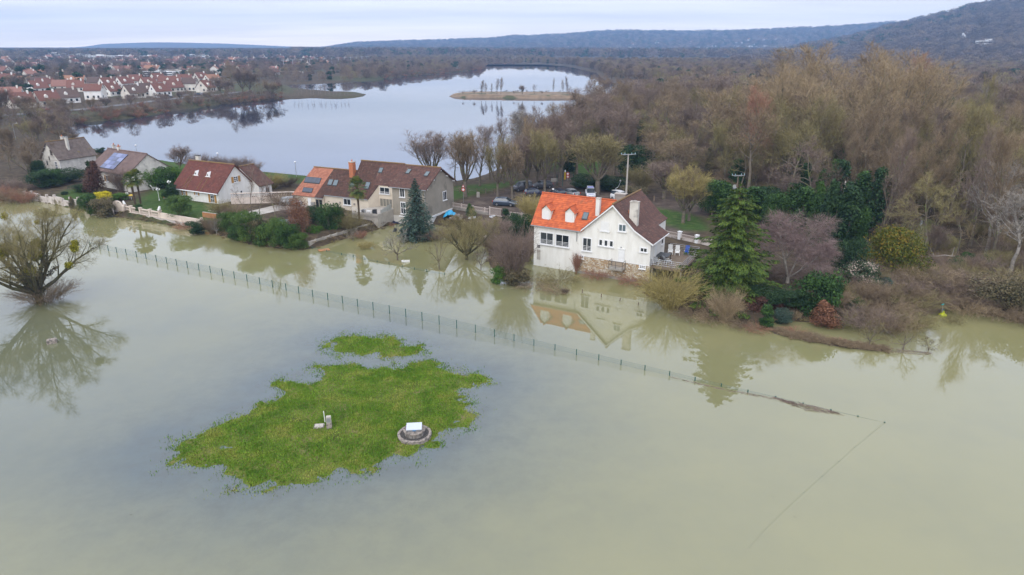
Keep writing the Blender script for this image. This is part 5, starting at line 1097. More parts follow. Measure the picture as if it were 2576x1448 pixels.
# --- between the grey house and the white house
for x, yb, yt, w, k, tm, lb in ((1088, 604, 568, 70, 'thicket', 'mauve', 'mauve twiggy bush right of the spruce foot'), (1150, 600, 560, 70, 'bramble', 'brown', 'brambles over the rubbish heap'), (1205, 598, 548, 90, 'thicket', 'olive', 'brown tangle between the gate and the floating board'), (1250, 580, 545, 80, 'thicket', 'mauve', 'mauve tangle under the white road fence'), (1240, 630, 590, 70, 'hazel', 'brown', 'brown bush behind the floating board'),
    (1290, 714, 545, 128, 'hazel', 'mauve', 'tall upright bare shrub against the left wall of the white house'), (1325, 660, 590, 60, 'hazel', 'brown', 'brown bare shrub squeezed against the white wall'), (1335, 558, 478, 74, 'hazel', 'yellow', 'yellow twigged shrub over the left end of the orange roof'), (1405, 712, 672, 92, 'bramble', 'olive', 'sprawling olive bush in the water under the white wall'), (1330, 540, 500, 50, 'hazel', 'olive', 'olive shrub by the road above the orange roof')):
    pp(k, x, yb, yt, w, lb, twm=tm)
for x, yb, yt, w, k, lf, lb in ((1256, 715, 667, 42, 'shrub0', 'bright', 'bright green bush at the left foot of the flooded hedge'), (1298, 717, 672, 66, 'laurel', 'mix', 'ivy mass in the water at the foot of the bare shrub'), (1308, 600, 536, 60, 'laurel', 'dark', 'dark evergreen hedge behind the bare shrub'), (1183, 548, 512, 27, 'conebush', 'green', 'small clipped thuja below the white fence'), (1272, 562, 524, 18, 'column', 'dark', 'ivy covered gate pier'), (1060, 603, 575, 40, 'shrub1', 'green', 'low evergreen at the foot of the spruce'), (1025, 596, 570, 36, 'shrub1', 'dark', 'dark low shrub left of the spruce foot')):
    pp(k, x, yb, yt, w, lb, twm=lf)
pp('bramble', 1345, 722, 704, 90, 'reed bank in the water under the white house, left part', twm='tan', z=-.1); pp('reeds', 1400, 737, 718, 60, 'reed bank in the water under the white house, right part', twm='tan', z=-.1); pp('thicket', 1421, 741, 722, 16, 'dark stump with twigs at the end of the reed bank', twm='dark', z=-.1)
pp('hazel', 1449, 690, 628, 26, 'dead creeper climbing the drainpipe of the white house', twm='red', z=0)
for x, lb in ((1500, 'dry creeper on the left part of the stone basement'), (1590, 'dry creeper on the right part of the stone basement')): pp('bramble', x, 700 + (x - 1500) * .17, 672 + (x - 1500) * .17, 60, lb, twm='red', z=0)
# --- car park trees
LT = [(1088, 466, 328, 92, 'lime0', 'mauve', 'first bare tree right of the grey house, lake behind it'), (1171, 496, 325, 84, 'lime1', 'brown', 'round lime tree by the road sign'), (1207, 468, 322, 56, 'poplar1', 'mauve', 'slender bare tree between two round limes'), (1252, 497, 345, 70, 'lime2', 'olive', 'olive twigged lime by the concrete bollard'), (1288, 500, 352, 62, 'lime0', 'brown', 'lime tree directly behind the blue hatchback'),
    (1268, 462, 298, 60, 'poplar2', 'mauve', 'tall thin bare tree on the lake side of the car park'), (1325, 482, 335, 70, 'lime1', 'mauve', 'lime tree beside the grey van'), (1302, 448, 262, 62, 'poplar0', 'grey', 'tallest thin bare tree against the lake'), (1352, 472, 292, 72, 'lime2', 'brown', 'lime tree behind the grey hatchback'), (1370, 487, 318, 70, 'lime0', 'olive', 'lime tree left of the dark blue estate car'),
    (1502, 491, 333, 124, 'lime1', 'olive', 'broad round lime beside the white police van'), (1718, 562, 418, 96, 'lime2', 'yellow', 'olive round lime on the lawn right of the brown gable roof'), (1733, 556, 440, 70, 'lime0', 'brown', 'second lime close behind the one on the lawn'), (1613, 482, 416, 70, 'hazel', 'olive', 'bushy bare tree right of the concrete pole'), (1670, 500, 405, 90, 'lime1', 'mauve', 'bare tree between the concrete pole and the cedar'),
    (1395, 450, 285, 80, 'oak1', 'mauve', 'dark bare tree at the lake corner of the wood'), (1450, 440, 262, 100, 'oak2', 'mauve', 'mistletoe bearing tree behind the yellow post'), (1545, 440, 268, 110, 'oak0', 'mauve', 'dark crowned tree behind the broad lime'), (1350, 430, 270, 80, 'lime2', 'mauve', 'bare tree at the bend of the shore path'),
    (1232, 452, 318, 66, 'oak1', 'mauve', 'spreading bare tree on the lake side, second row from the left'), (1290, 440, 300, 80, 'oak0', 'mauve', 'spreading bare tree behind the tall thin ones'), (1330, 420, 280, 84, 'oak2', 'brown', 'brown bare tree on the shore beyond the car park'), (1375, 440, 288, 80, 'lime1', 'mauve', 'dense mauve tree by the shore path bend'), (1410, 455, 300, 84, 'lime0', 'mauve', 'dense tree directly behind the notice board'), (1385, 400, 262, 80, 'oak1', 'brown', 'brown crown close to the lake corner'), (1430, 380, 240, 90, 'oak0', 'dark', 'dark crown with mistletoe at the lake corner'), (1480, 370, 235, 90, 'oak2', 'mauve', 'mauve crown behind the dark lake corner tree'), (1530, 400, 255, 90, 'lime2', 'mauve', 'dense mauve crown behind the broad lime'), (1145, 470, 345, 60, 'oak2', 'mauve', 'low spreading tree at the gable of the grey house'), (1640, 450, 330, 100, 'oak1', 'brown', 'brown crown right of the big dark evergreen'), (1570, 400, 275, 100, 'oak0', 'mauve', 'mauve crown above the big dark evergreen'), (1700, 470, 345, 110, 'oak2', 'brown', 'brown crown behind the lime on the lawn')]
for x, yb, yt, w, k, tm, lb in LT: pp(k, x, yb, yt - 8, w * 1.2, lb, T, 'bare trees round the car park', tm)
for x, yb, yt, w, k, lf, lb in ((1430, 440, 376, 30, 'column', 'dark', 'ivy covered stump right of the yellow post'), (1592, 448, 362, 84, 'evergreen', 'dark', 'big dark evergreen behind the concrete pole'), (1470, 474, 440, 70, 'laurel', 'dark', 'dark hedge behind the police van, left half'), (1535, 480, 442, 70, 'laurel', 'dark', 'dark hedge behind the police van, right half'), (1610, 430, 400, 50, 'laurel', 'bright', 'brighter bush beside the big dark evergreen'), (1590, 500, 468, 66, 'laurel', 'mix', 'low grey-green bush at the foot of the concrete pole')):
    pp(k, x, yb, yt, w, lb, twm=lf)
# --- right bank
for i, (x, yb, yt, w, k, lf) in enumerate(((1895, 560, 470, 50, 'ivy', 'green'), (1945, 575, 480, 60, 'evergreen', 'green'), (2010, 600, 470, 56, 'ivy', 'green'), (2045, 620, 455, 50, 'conebush', 'green'), (2150, 600, 430, 50, 'ivy', 'green'), (2185, 620, 420, 46, 'ivy', 'dark'), (2215, 600, 440, 50, 'ivy', 'mix'), (2090, 540, 400, 44, 'ivy', 'green'), (1980, 500, 380, 40, 'ivy', 'mix'), (2300, 560, 440, 44, 'ivy', 'mix'), (1850, 480, 400, 40, 'ivy', 'green'), (2140, 640, 520, 60, 'laurel', 'green'))):
    pp(k, x, yb, yt, w, 'ivy hung tree ' + ('right of the transformer pole', 'behind the cedar top', 'between cedar and pale pole', 'just left of the pale pole', 'right of the pale pole, nearest it', 'second right of the pale pole', 'third right of the pale pole', 'high above the pale pole', 'far up behind the birch', 'above the golden juniper', 'far behind the transformer pole', 'low beside the dark yew')[i], T, 'ivy hung trees at the front of the wood', lf, name='ivy_hung_tree')
pp('cedar', 1832, 742, 455, 222, 'large bright green cedar with layered drooping branches', T, name='cedar_tree', tname='trunk', z=.9)
pp('birch', 1980, 718, 518, 205, 'white stemmed birch with a haze of purple twigs', T, None, 'purple', name='birch_tree', z=.9)
pp('osier', 1685, 778, 655, 176, 'big golden willow bush on the bank below the terrace', twm='yellow', z=0, name='willow_bush'); pp('osier', 1822, 812, 704, 100, 'weeping tan willow bush in front of the cedar', twm='tan', z=0, name='willow_bush')
pp('juniper', 2247, 690, 566, 168, 'broad golden green juniper mound', z=.8); pp('viburnum', 2158, 728, 656, 106, 'evergreen bush covered in pinkish white flower heads', z=.8, name='flowering_shrub')
for x, yb, yt, w, k, lf, lb in ((2057, 800, 682, 112, 'shrub0', 'green', 'large bluish green bush below the birch'), (2068, 822, 756, 76, 'conebush', 'rust', 'rust brown bush in front of the large green one'), (1898, 796, 744, 70, 'shrub1', 'redbush', 'dark red bush left of the ivy covered post'), (1952, 794, 760, 36, 'shrub0', 'redbush', 'small dark red bush right of the ivy covered post'), (1924, 828, 764, 32, 'column', 'green', 'ivy covered post at the water edge'), (1968, 816, 778, 46, 'laurel', 'blue', 'low blue-green bush at the water edge'),
    (1925, 766, 722, 80, 'laurel', 'dark', 'dark hedge under the right side of the cedar'), (1985, 768, 726, 84, 'laurel', 'dark', 'dark ground covering hedge under the birch'), (2075, 640, 450, 78, 'conebush', 'dark', 'tall dark yew, left of the pair behind the birch'), (2115, 645, 455, 60, 'column', 'dark', 'tall dark column of ivy right behind the birch'), (2130, 700, 600, 80, 'laurel', 'dark', 'deep green yew bush between birch and juniper'), (2215, 735, 700, 50, 'laurel', 'blue', 'dark bush right of the flowering shrub'),
    (1800, 540, 448, 80, 'evergreen', 'green', 'leafy evergreen left below the transformer pole'), (1870, 545, 470, 100, 'evergreen', 'dark', 'dark evergreen mass right of the transformer pole'), (1930, 520, 470, 80, 'evergreen', 'dark', 'dark evergreen mass behind the cedar top'), (2030, 560, 480, 60, 'ivy', None, 'ivy clad trunk behind the birch crown'), (1990, 545, 460, 46, 'ivy', None, 'ivy clad trunk left of the pale pole'), (1500, 470, 452, 40, 'laurel', 'dark', 'low dark bush under the broad lime'),
    (2380, 335, 244, 44, 'conebush', 'dark', 'dark spruce standing out over the wood'), (2395, 500, 375, 80, 'evergreen', 'dark', 'dark evergreen inside the olive crowned tree'), (2570, 330, 245, 50, 'conebush', 'dark', 'dark spruce at the right edge'), (2500, 770, 700, 130, 'laurel', 'mix', 'green and brown thicket on the right bank'), (2560, 800, 690, 90, 'laurel', 'mix', 'ivy thicket at the right edge of the bank'), (2440, 765, 715, 90, 'shrub0', 'mix', 'brownish evergreen clump on the right bank')):
    ct = T if yb - yt > 80 and k in ('conebush', 'column', 'evergreen', 'ivy') else 'shrub'
    pp(k, x, yb, yt, w, lb, ct, twm=lf, name=('evergreen_tree' if ct == T else 'evergreen_shrub'))
for i, (x, yb, yt, w, k, tm) in enumerate(((1745, 798, 764, 90, 'bramble', 'brown'), (1790, 808, 774, 80, 'bramble', 'tan'), (1870, 826, 800, 70, 'bramble', 'brown'), (1905, 832, 812, 60, 'bramble', 'red'), (1996, 806, 776, 30, 'thicket', 'tan'), (2000, 838, 824, 60, 'bramble', 'red'), (2050, 850, 838, 56, 'bramble', 'brown'), (2110, 862, 850, 40, 'bramble', 'red'), (1720, 770, 735, 70, 'thicket', 'olive'),
        (2140, 800, 745, 90, 'thicket', 'brown'), (2180, 830, 765, 110, 'thicket', 'mauve'), (2230, 800, 735, 110, 'thicket', 'brown'), (2240, 838, 775, 100, 'thicket', 'brown'), (2290, 780, 715, 110, 'thicket', 'olive'), (2300, 830, 776, 90, 'thicket', 'olive'), (2350, 770, 700, 110, 'thicket', 'brown'), (2400, 740, 680, 110, 'thicket', 'mauve'), (2430, 790, 735, 100, 'bramble', 'tan'), (2470, 740, 680, 110, 'thicket', 'brown'), (2520, 800, 745, 100, 'bramble', 'brown'), (2550, 730, 670, 110, 'thicket', 'olive'),
        (2576, 815, 775, 90, 'bramble', 'brown'), (2180, 760, 700, 90, 'hazel', 'brown'), (2330, 720, 660, 120, 'thicket', 'tan'), (2260, 740, 690, 100, 'thicket', 'mauve'), (2395, 812, 788, 46, 'bramble', 'olive'), (1940, 700, 650, 80, 'thicket', 'mauve'), (2040, 720, 665, 90, 'thicket', 'mauve'), (2100, 770, 715, 70, 'thicket', 'brown'))):
    where = ('on the bank below the golden willow bush', 'at the foot of the weeping tan willow bush', 'left of the ivy covered post', 'on the waterline below the ivy covered post', 'between the dark red bush and the blue-green bush', 'first clump on the drowned bank', 'second clump on the drowned bank', 'last clump on the drowned bank', 'under the cedar beside the golden willow bush', 'right of the rust brown bush', 'over the water below the flowering shrub', 'right below the flowering shrub', 'in the water below the juniper', 'right of the juniper', 'in the water left of the yellow toy', 'behind the yellow toy', 'above the yellow toy', 'right of the yellow toy', 'in the middle of the right bank', 'at the water edge on the right bank', 'by the white fallen trunk', 'in the bottom corner of the right bank', 'under the flowering shrub', 'under the fallen branches', 'below the golden juniper', 'drowned beside the yellow toy', 'behind the birch stems', 'right behind the birch stems', 'behind the large bluish green bush')[i]
    col = dict(brown='brown', tan='tan', red='reddish', olive='olive', mauve='mauve')[tm]
    pp(k, x, yb, yt, w, '%s bare %s %s' % (col, 'bramble' if k == 'bramble' else 'thicket', where), twm=tm, z=(0 if k == 'bramble' or yb > 776 else None), group='brambles and thickets along the right bank')
for x, yb, yt, w, lb in ((2271, 882, 806, 116, 'bare tree standing in open water at the end of the drowned bank'), (2186, 872, 806, 76, 'thin bare tree in the water, left of the last one on the bank'), (2335, 884, 845, 60, 'small drowned tree right of the one at the end of the bank'), (2120, 830, 780, 70, 'small bare tree leaning over the flooded corner'), (2150, 800, 735, 80, 'bare dark sapling under the flowering shrub')):
    pp('fruit%d' % (x % 2), x, yb, yt, w, lb, T, 'small drowned trees right of the bank', 'olive' if x != 2335 else 'dark', z=-.1)
for x, yb, yt, w, k, tm, lb in ((2480, 640, 395, 130, 'whitepop', 'grey', 'pale barked dead tree over the flooded hollow'), (2540, 690, 470, 150, 'whitepop', 'grey', 'pale broken tree at the right edge of the bank'), (2455, 330, 205, 60, 'whitepop', 'grey', 'white branched birch far back in the wood'), (1180 + 720, 470, 205, 100, 'poplar0', 'red', 'slim reddish poplar in front of the tall crowns'), (2570, 300, 222, 60, 'evergreen', 'yellow', 'yellow weeping willow at the right edge'), (2500, 420, 345, 150, 'osier', 'yellow', 'orange twigged willow crown inside the wood'), (2385, 560, 245, 150, 'oak1', 'olive', 'olive twigged tree with a dark ivy heart')):
    pp(k, x, yb, yt, w, lb, T, twm=tm)
for x, yb, yt, w, k, tm, lb in ((2085, 455, 118, 300, 'spread0', 'tan', 'widest tan crown towering over the middle of the wood'), (2250, 440, 120, 260, 'spread1', 'tan', 'tall leaning tan crown right of the widest one'), (1960, 440, 150, 200, 'spread1', 'tan', 'tall tan crown left of the widest one'), (2180, 400, 105, 170, 'poplar0', 'tan', 'highest poplar tips above the wood'), (2040, 420, 112, 160, 'poplar1', 'tan', 'poplar tips left of the highest ones'), (2330, 400, 190, 200, 'spread0', 'olive', 'olive crown right of the tall tan ones'), (1860, 430, 200, 170, 'poplar2', 'tan', 'tan poplar at the left shoulder of the tall group'), (1790, 420, 225, 150, 'oak1', 'tan', 'tan crowned tree left of the poplars'), (1960, 300, 128, 130, 'poplar1', 'tan', 'poplar group behind the tall tan crown'), (2300, 300, 140, 90, 'poplar2', 'red', 'pair of narrow poplars against the hill'), (2010, 490, 235, 210, 'spread1', 'olive', 'broad crown in front of the widest tan one'), (2190, 500, 230, 230, 'spread0', 'brown', 'broad brown crown before the leaning tan one'), (2440, 520, 290, 220, 'spread1', 'olive', 'broad olive crown near the right edge'), (2560, 470, 270, 200, 'spread0', 'brown', 'broad brown crown cut by the right edge'), (1880, 500, 270, 150, 'oak2', 'brown', 'brown crown behind the transformer pole'), (2500, 360, 215, 160, 'oak1', 'mauve', 'mauve crown below the big hill'), (1690, 400, 235, 150, 'oak0', 'brown', 'brown crown behind the concrete pole'), (2310, 560, 330, 190, 'spread0', 'tan', 'tall leaning tan tree over the flooded hollow'), (1760, 330, 200, 120, 'poplar0', 'mauve', 'mauve crown at the left shoulder of the wood')):
    pp(k, x, yb, yt - 14, w, lb, T, 'tall trees in the middle of the wood', tm)
# --- the wood: nearest trees one by one
WOOD = pts([(1395, 425), (1440, 335), (1500, 290), (1590, 245), (1660, 222), (1750, 205), (2000, 205), (2576, 205), (3150, 215), (3300, 620), (2700, 700), (2576, 660), (2470, 665), (2330, 640), (2120, 590), (2040, 560), (1960, 525), (1880, 500), (1800, 462), (1700, 440), (1640, 425), (1560, 415), (1440, 405)], 1.0)
def sample(poly, r0, rk, n, seed, avoid=None):
    rs = np.random.RandomState(seed); xs = [p[0] for p in poly]; ys = [p[1] for p in poly]; got = []; cell = {}
    cx = rs.uniform(min(xs), max(xs), n * 40); cy = min(ys) + (max(ys) - min(ys)) * rs.rand(n * 40) ** 1.6; ok = dist_poly(cx, cy, poly) > 0
    for x, y in zip(cx[ok], cy[ok]):
        R = math.hypot(x, y); r = r0 + rk * R; c = (int(x // 12), int(y // 12))
        if any((x - a) ** 2 + (y - b) ** 2 < r * r for i in (-1, 0, 1) for j in (-1, 0, 1) for a, b in cell.get((c[0] + i, c[1] + j), [])): continue
        cell.setdefault(c, []).append((x, y)); got.append((x, y))
        if len(got) >= n: break
    return got
wp = sample(WOOD, 2.7, .0135, 5200, 21); wp.sort(key=lambda p: math.hypot(*p))
wz = ground_z(np.array([p[0] for p in wp]), np.array([p[1] for p in wp]))
NIND = 285
KW = [('oak', 3, (8, 13), 'spreading bare tree', 'bare_oak'), ('lime', 3, (8, 12), 'dense twigged bare tree', 'bare_lime'), ('scrub', 2, (4, 7), 'low bushy bare tree', 'bare_scrub_tree'), ('poplar', 3, (12, 17), 'upright slender bare tree', 'bare_poplar'), ('slim', 1, (7, 10), 'thin young bare tree', 'bare_sapling')]
LM = [('the broad lime', 1502, 491), ('the big dark evergreen', 1592, 448), ('the tree right of the concrete pole', 1640, 470), ('the lime on the lawn', 1718, 560), ('the transformer pole', 1846, 530), ('the cedar', 1832, 700), ('the birch', 1980, 690), ('the pale pole', 2104, 590), ('the golden juniper', 2247, 650), ('the dark yew', 2075, 600), ('the flooded hollow', 2250, 570), ('the fallen white trunk', 2375, 655), ('the pale dead tree', 2480, 620), ('the right picture edge', 2570, 560), ('the olive tree with ivy', 2385, 520), ('the reddish poplar', 1900, 470), ('the widest tan crown', 2085, 455), ('the leaning tan crown', 2250, 440), ('the shore path', 1400, 400), ('the tan crowned tree', 1790, 420), ('the narrow poplar pair', 2300, 300), ('the far dark spruce', 2380, 335), ('the orange twigged willow', 2500, 420), ('the dark tree by the lake', 1450, 400), ('the lake corner of the wood', 1480, 290), ('the far meadow', 1640, 300)]
LMW = [(n, P(x, y, 1.)) for n, x, y in LM]; USED = {}
def where(x, y):
    n, p = min(LMW, key=lambda q: (q[1].x - x) ** 2 + ((q[1].y - y) * .7) ** 2); dx, dy = x - p.x, y - p.y; d = math.hypot(dx, dy)
    s = ('close ' if d < 6 else '' if d < 16 else 'far ') + ('behind ' if dy > abs(dx) else 'in front of ' if -dy > abs(dx) else 'right of ' if dx > 0 else 'left of ')
    return s + n
def uniq(a, b, H, hr):
    for pre in ('', 'tall ' if H > sum(hr) / 2 else 'short ', 'medium tall '):
        l = pre + a + ', ' + b
        if l not in USED: USED[l] = 1; return l
    return l
ZN = lambda x, y: ('over the flooded hollow' if y < 130 and x > 45 else 'at the front of the wood behind the cedar' if y < 125 else 'in the middle of the wood' if x < 85 else 'in the right part of the wood') if y < 175 else ('along the lake side of the wood' if x < 60 else 'deep in the wood under the hill')
HUE = [('brown', 'plain'), ('olive', 'olive'), ('tan', 'tan'), ('mauve', 'mauve'), ('brown', 'brown'), ('olive', 'olive'), ('mauve', 'mauve'), ('dark', 'dark')]
rs = np.random.RandomState(8)
for i, (x, y) in enumerate(wp[:NIND]):
    k = [0, 0, 1, 2, 3, 0, 1, 4, 2, 0][rs.randint(10)] if not (y < 130 and x > 45) else [0, 4, 3, 2, 0][rs.randint(5)]; b, nv, hr, ds, nmk = KW[k]; tm, hw_ = HUE[rs.randint(len(HUE))]
    H = rs.uniform(*hr) * (1.22 if x > 34 and y < 190 else 1) * (1 + .15 * (vnoise(x, y, 30) - .5)); 
    if y > 150 and x > 50: H *= 1.1
    if x < 45: H = min(H, 11)
    key = b + (str(rs.randint(nv)) if nv > 1 else '') if b != 'slim' else 'slim'
    plant(key, (x, y, float(wz[i]) - .1), uniq('%s %s' % (hw_, ds), where(x, y), H, hr), 'tree', 'bare trees of the riverside wood', H=H, twm=tm, name=nmk)
# evergreen ivy columns and undergrowth inside the wood
for i in range(52):
    x, y = wp[rs.randint(0, 330)]; plant('ivy', (x + .8, y - .5, gz(x, y) - .1), uniq('ivy clad trunk', where(x, y), 1, (0, 4)), 'tree', 'ivy clad trunks in the wood', H=rs.uniform(6, 12), name='ivy_clad_trunk', cname='ivy', twm=['green', 'dark', 'mix'][i % 3])
for i in range(60):
    x, y = wp[rs.randint(0, 200)]; x += rs.uniform(-3, 3); y += rs.uniform(-4, 2); tm, hw_ = HUE[rs.randint(len(HUE))]; plant('thicket' if i % 3 else 'bramble', (x, y, gz(x, y) - .05), uniq('%s undergrowth bush' % hw_, where(x, y), 1, (0, 4)), 'shrub', 'undergrowth bushes in the wood', H=rs.uniform(1.5, 3.2), name='undergrowth_bush', twm=tm)
# --- woodland too far off to tell the trees apart
STORE = {}
def store(key, mats=None):
    """an unlinked object holding one tree for the scatter objects to instance"""
    k = (key, mats)
    if k not in STORE:
        p = PROTO[key]
        if 'trunk' in p and not key.startswith(('far', 'clump')):
            bm = bmesh.new(); bm.from_mesh(p['trunk']); bm.from_mesh(p['crown']); me = bpy.data.meshes.new(key); 
            nt_ = len(p['trunk'].polygons); bm.to_mesh(me); bm.free(); me.materials.append(p['trunk'].materials[0]); me.materials.append(M_tw[mats] if mats else p['crown'].materials[0])
            mi = np.zeros(len(me.polygons), np.int32); mi[nt_:] = 1; me.polygons.foreach_set('material_index', mi)
        else:
            me = p['crown'].copy()
            if mats: me.materials[0] = M_tw[mats]
        STORE[k] = bpy.data.objects.new('stored_' + key, me)
    return STORE[k]
def scatter(name, P_, S_, keys, label, seed=1):
    P_ = np.asarray(P_, np.float32); n = len(P_); rs = np.random.RandomState(seed)
    me = bpy.data.meshes.new(name); me.vertices.add(n); me.vertices.foreach_set('co', P_.ravel())
    for nm, ty, arr in (('sc', 'FLOAT', S_), ('ro', 'FLOAT', rs.uniform(0, 6.28, n)), ('ix', 'INT', rs.randint(0, len(keys), n))):
        a = me.attributes.new(nm, ty, 'POINT'); a.data.foreach_set('value', np.asarray(arr, np.float32 if ty == 'FLOAT' else np.int32))
    o = link(name, me); o['kind'] = 'stuff'; o['label'] = label
    ng = bpy.data.node_groups.new(name, 'GeometryNodeTree'); ng.interface.new_socket('Geometry', in_out='INPUT', socket_type='NodeSocketGeometry'); ng.interface.new_socket('Geometry', in_out='OUTPUT', socket_type='NodeSocketGeometry')
    I = ng.nodes.new('NodeGroupInput'); O = ng.nodes.new('NodeGroupOutput'); ip = ng.nodes.new('GeometryNodeInstanceOnPoints'); g2i = ng.nodes.new('GeometryNodeGeometryToInstance')
    ng.links.new(I.outputs[0], ip.inputs['Points'])
    for key in reversed(keys):
        oi = ng.nodes.new('GeometryNodeObjectInfo'); oi.inputs[0].default_value = store(*key); oi.inputs['As Instance'].default_value = True; ng.links.new(oi.outputs['Geometry'], g2i.inputs[0])
    ng.links.new(g2i.outputs[0], ip.inputs['Instance']); ip.inputs['Pick Instance'].default_value = True
    def attr(nm, ty):
        q = ng.nodes.new('GeometryNodeInputNamedAttribute'); q.data_type = ty; q.inputs[0].default_value = nm; return next(s for s in q.outputs if s.enabled and s.name == 'Attribute')
    ng.links.new(attr('ix', 'INT'), ip.inputs['Instance Index']); ng.links.new(attr('sc', 'FLOAT'), ip.inputs['Scale'])
    cx = ng.nodes.new('ShaderNodeCombineXYZ'); ng.links.new(attr('ro', 'FLOAT'), cx.inputs[2]); ng.links.new(cx.outputs[0], ip.inputs['Rotation'])
    ng.links.new(ip.outputs[0], O.inputs[0]); md = o.modifiers.new('scatter', 'NODES'); md.node_group = ng; return o
NK = [('oak0', 'brown'), ('oak1', 'mauve'), ('oak2', 'olive'), ('lime0', 'brown'), ('lime1', 'mauve'), ('oak1', 'brown'), ('oak0', 'mauve'), ('scrub0', 'brown')]
mid = [(x, y, z) for (x, y), z in zip(wp, wz) if True][NIND:]
m1 = np.array([p for p in mid if math.hypot(p[0], p[1]) < 330]); m2 = np.array([p for p in mid if math.hypot(p[0], p[1]) >= 330])
scatter('distant_woodland', m1, rs.uniform(.75, 1.15, len(m1)), NK, 'brown bare woodland stretching behind the tall tan crowns', 3)
FK = [('far0', None), ('far1', 'mauve'), ('far2', 'mauve'), ('farmauve', None), ('fardark', 'brown'), ('fardark', None), ('far1', 'olive'), ('far0', 'mauve'), ('farmauve', None), ('far2', 'brown'), ('farever', None), ('far1', 'dark')]
scatter('far_woodland', m2, rs.uniform(.75, 1.2, len(m2)), FK, 'far brown and mauve woodland between the lake and the hill', 4)
print('wood', len(wp), len(m1), len(m2))
# ---------------------------------------------------------------- fences and walls
def interp(x, tab): return float(np.interp(x, [t[0] for t in tab], [t[1] for t in tab]))
PX = [227, 251, 273, 294, 318, 344, 368, 394, 420, 445, 472, 501, 530, 560, 590, 622, 654, 686, 720, 752, 787, 825, 862, 900, 939, 980, 1021, 1062, 1105, 1149, 1196, 1244, 1293, 1343, 1396, 1450, 1506, 1562, 1622, 1684, 1748, 1814, 1881, 1951, 2020, 2090, 2158, 2225]
WLN = [(227, 622), (530, 687), (787, 747), (1105, 817), (1343, 870), (1622, 932), (1881, 988), (1951, 1001), (2225, 1064)]
TOPY = [(227, 609), (530, 670), (787, 730), (1105, 795), (1343, 855), (1622, 920), (1881, 982), (1951, 998), (2225, 1063)]
def wire_fence(name, label, posts, tops, z0=-.3, step=.075, thick=.011, spare=()):
    """green welded mesh fence: every post and every mesh panel is a part"""
    o = empty(name, posts[0], 0, label, 'fence'); B = posts[0]
    for i, (p, t) in enumerate(zip(posts, tops)):
        q = MB(); c = p - B; q.box(c.x - .035, c.x + .035, c.y - .035, c.y + .035, z0, t); q.box(c.x - .045, c.x + .045, c.y - .045, c.y + .045, t, t + .03); q.build('post', [M_green], o)
        if i == len(posts) - 1: break
        q = MB(); n = posts[i + 1] - p; L = n.length; n = n / L; side = Vector((-n.y, n.x, 0)); t1 = tops[i + 1]
        m = int(L / step); g = lambda s, z, w: c + n * s + side * w + Vector((0, 0, z))
        for k in range(1, m):
            s = L * k / m; zt = (t + (t1 - t) * k / m) - .04; q.add([g(s - thick / 2, -.02, 0), g(s + thick / 2, -.02, 0), g(s + thick / 2, zt, 0), g(s - thick / 2, zt, 0)], [(0, 1, 2, 3)])
        z = -.0
        hmax = max(t, t1)
        for k in range(int(hmax / .2) + 1):
            za, zb = t - .04 - k * .2, t1 - .04 - k * .2
            if min(za, zb) < -.02: break
            w = .012 if k == 0 else .008
            q.add([g(0, za - w / 2, .004), g(L, zb - w / 2, .004), g(L, zb + w / 2, .004), g(0, za + w / 2, .004)], [(0, 1, 2, 3)])
        q.build('mesh_panel', [M_wire], o)
    return o
fp = [P(x, interp(x, WLN), 0) for x in PX]; ft = [max(.015, zat(p, interp(x, TOPY))) for p, x in zip(fp, PX)]
wf = wire_fence('wire_fence', 'long green mesh fence running through the flood from the willow to the far right', fp, ft)
M_silt = mat('silted_wire', (.215, .215, .125), .9)
leg = [(2225, 1064), (2188, 1095), (2150, 1126), (2110, 1162), (2068, 1199), (2022, 1240), (1975, 1283), (1925, 1332), (1885, 1378)]
lp = [P(x, y, 0) for x, y in leg]; o2 = empty('drowned_fence', lp[0], 0, 'drowned fence top line running from the far fence corner towards the viewer', 'fence')
for i, (a, b) in enumerate(zip(lp, lp[1:])):
    q = MB(); d = (b - a).normalized(); sd = Vector((-d.y, d.x, 0)) * (.015 - .0012 * i); c = a - lp[0]; e = b - lp[0]; z = Vector((0, 0, .006)); q.add([c + z + sd, c + z - sd, e + z - sd, e + z + sd], [(0, 1, 2, 3)]); q.build('top_wire', [M_silt], o2)
    q = MB(); q.tube(e + Vector((0, 0, -.3)), e + Vector((0, 0, .02)), .03, n=6); q.build('post', [M_green if i < 5 else M_silt], o2)
sx = [(785, 627), (822, 634), (859, 642), (889, 648), (918, 654), (949, 661), (979, 667), (1012, 673), (1043, 679), (1074, 685), (1118, 692)]
sp = [P(x, y, 0) for x, y in sx]; wire_fence('garden_wire_fence', 'short drowned green mesh fence along the flooded garden edge', sp, [.28 + .1 * (i % 3 == 0) for i in range(len(sp))])
# floating rafts of reed debris
def raft(name, label, pts_, n, w, seed, L=(.3, 1.1)):
    rs = np.random.RandomState(seed); A, B = [], []; pw = [np.array(P(x, y, 0)) for x, y in pts_]
    for i in range(n):
        t = rs.rand() * (len(pw) - 1); k = int(t); c = pw[k] + (pw[k + 1] - pw[k]) * (t - k); d = pw[k + 1] - pw[k]; d = d / np.linalg.norm(d); s = np.array([d[1], -d[0], 0]); ww = w[k] + (w[min(k + 1, len(w) - 1)] - w[k]) * (t - k)
        c = c + s * rs.rand() ** 1.6 * ww + [0, 0, rs.uniform(.005, .05)]; q = _norm(d + rs.normal(size=3) * [.3, .3, .04]); l = rs.uniform(*L); A.append(c - q * l / 2); B.append(c + q * l / 2)
    V, F = ribbons(A, B, .03, rs); V[:, 2] = np.clip(V[:, 2], .004, .09); o = link(name, raw_mesh(name, V, F, [M_tw['mauve']], rnd=rs.rand(len(F)))); return meta(o, label, 'debris')
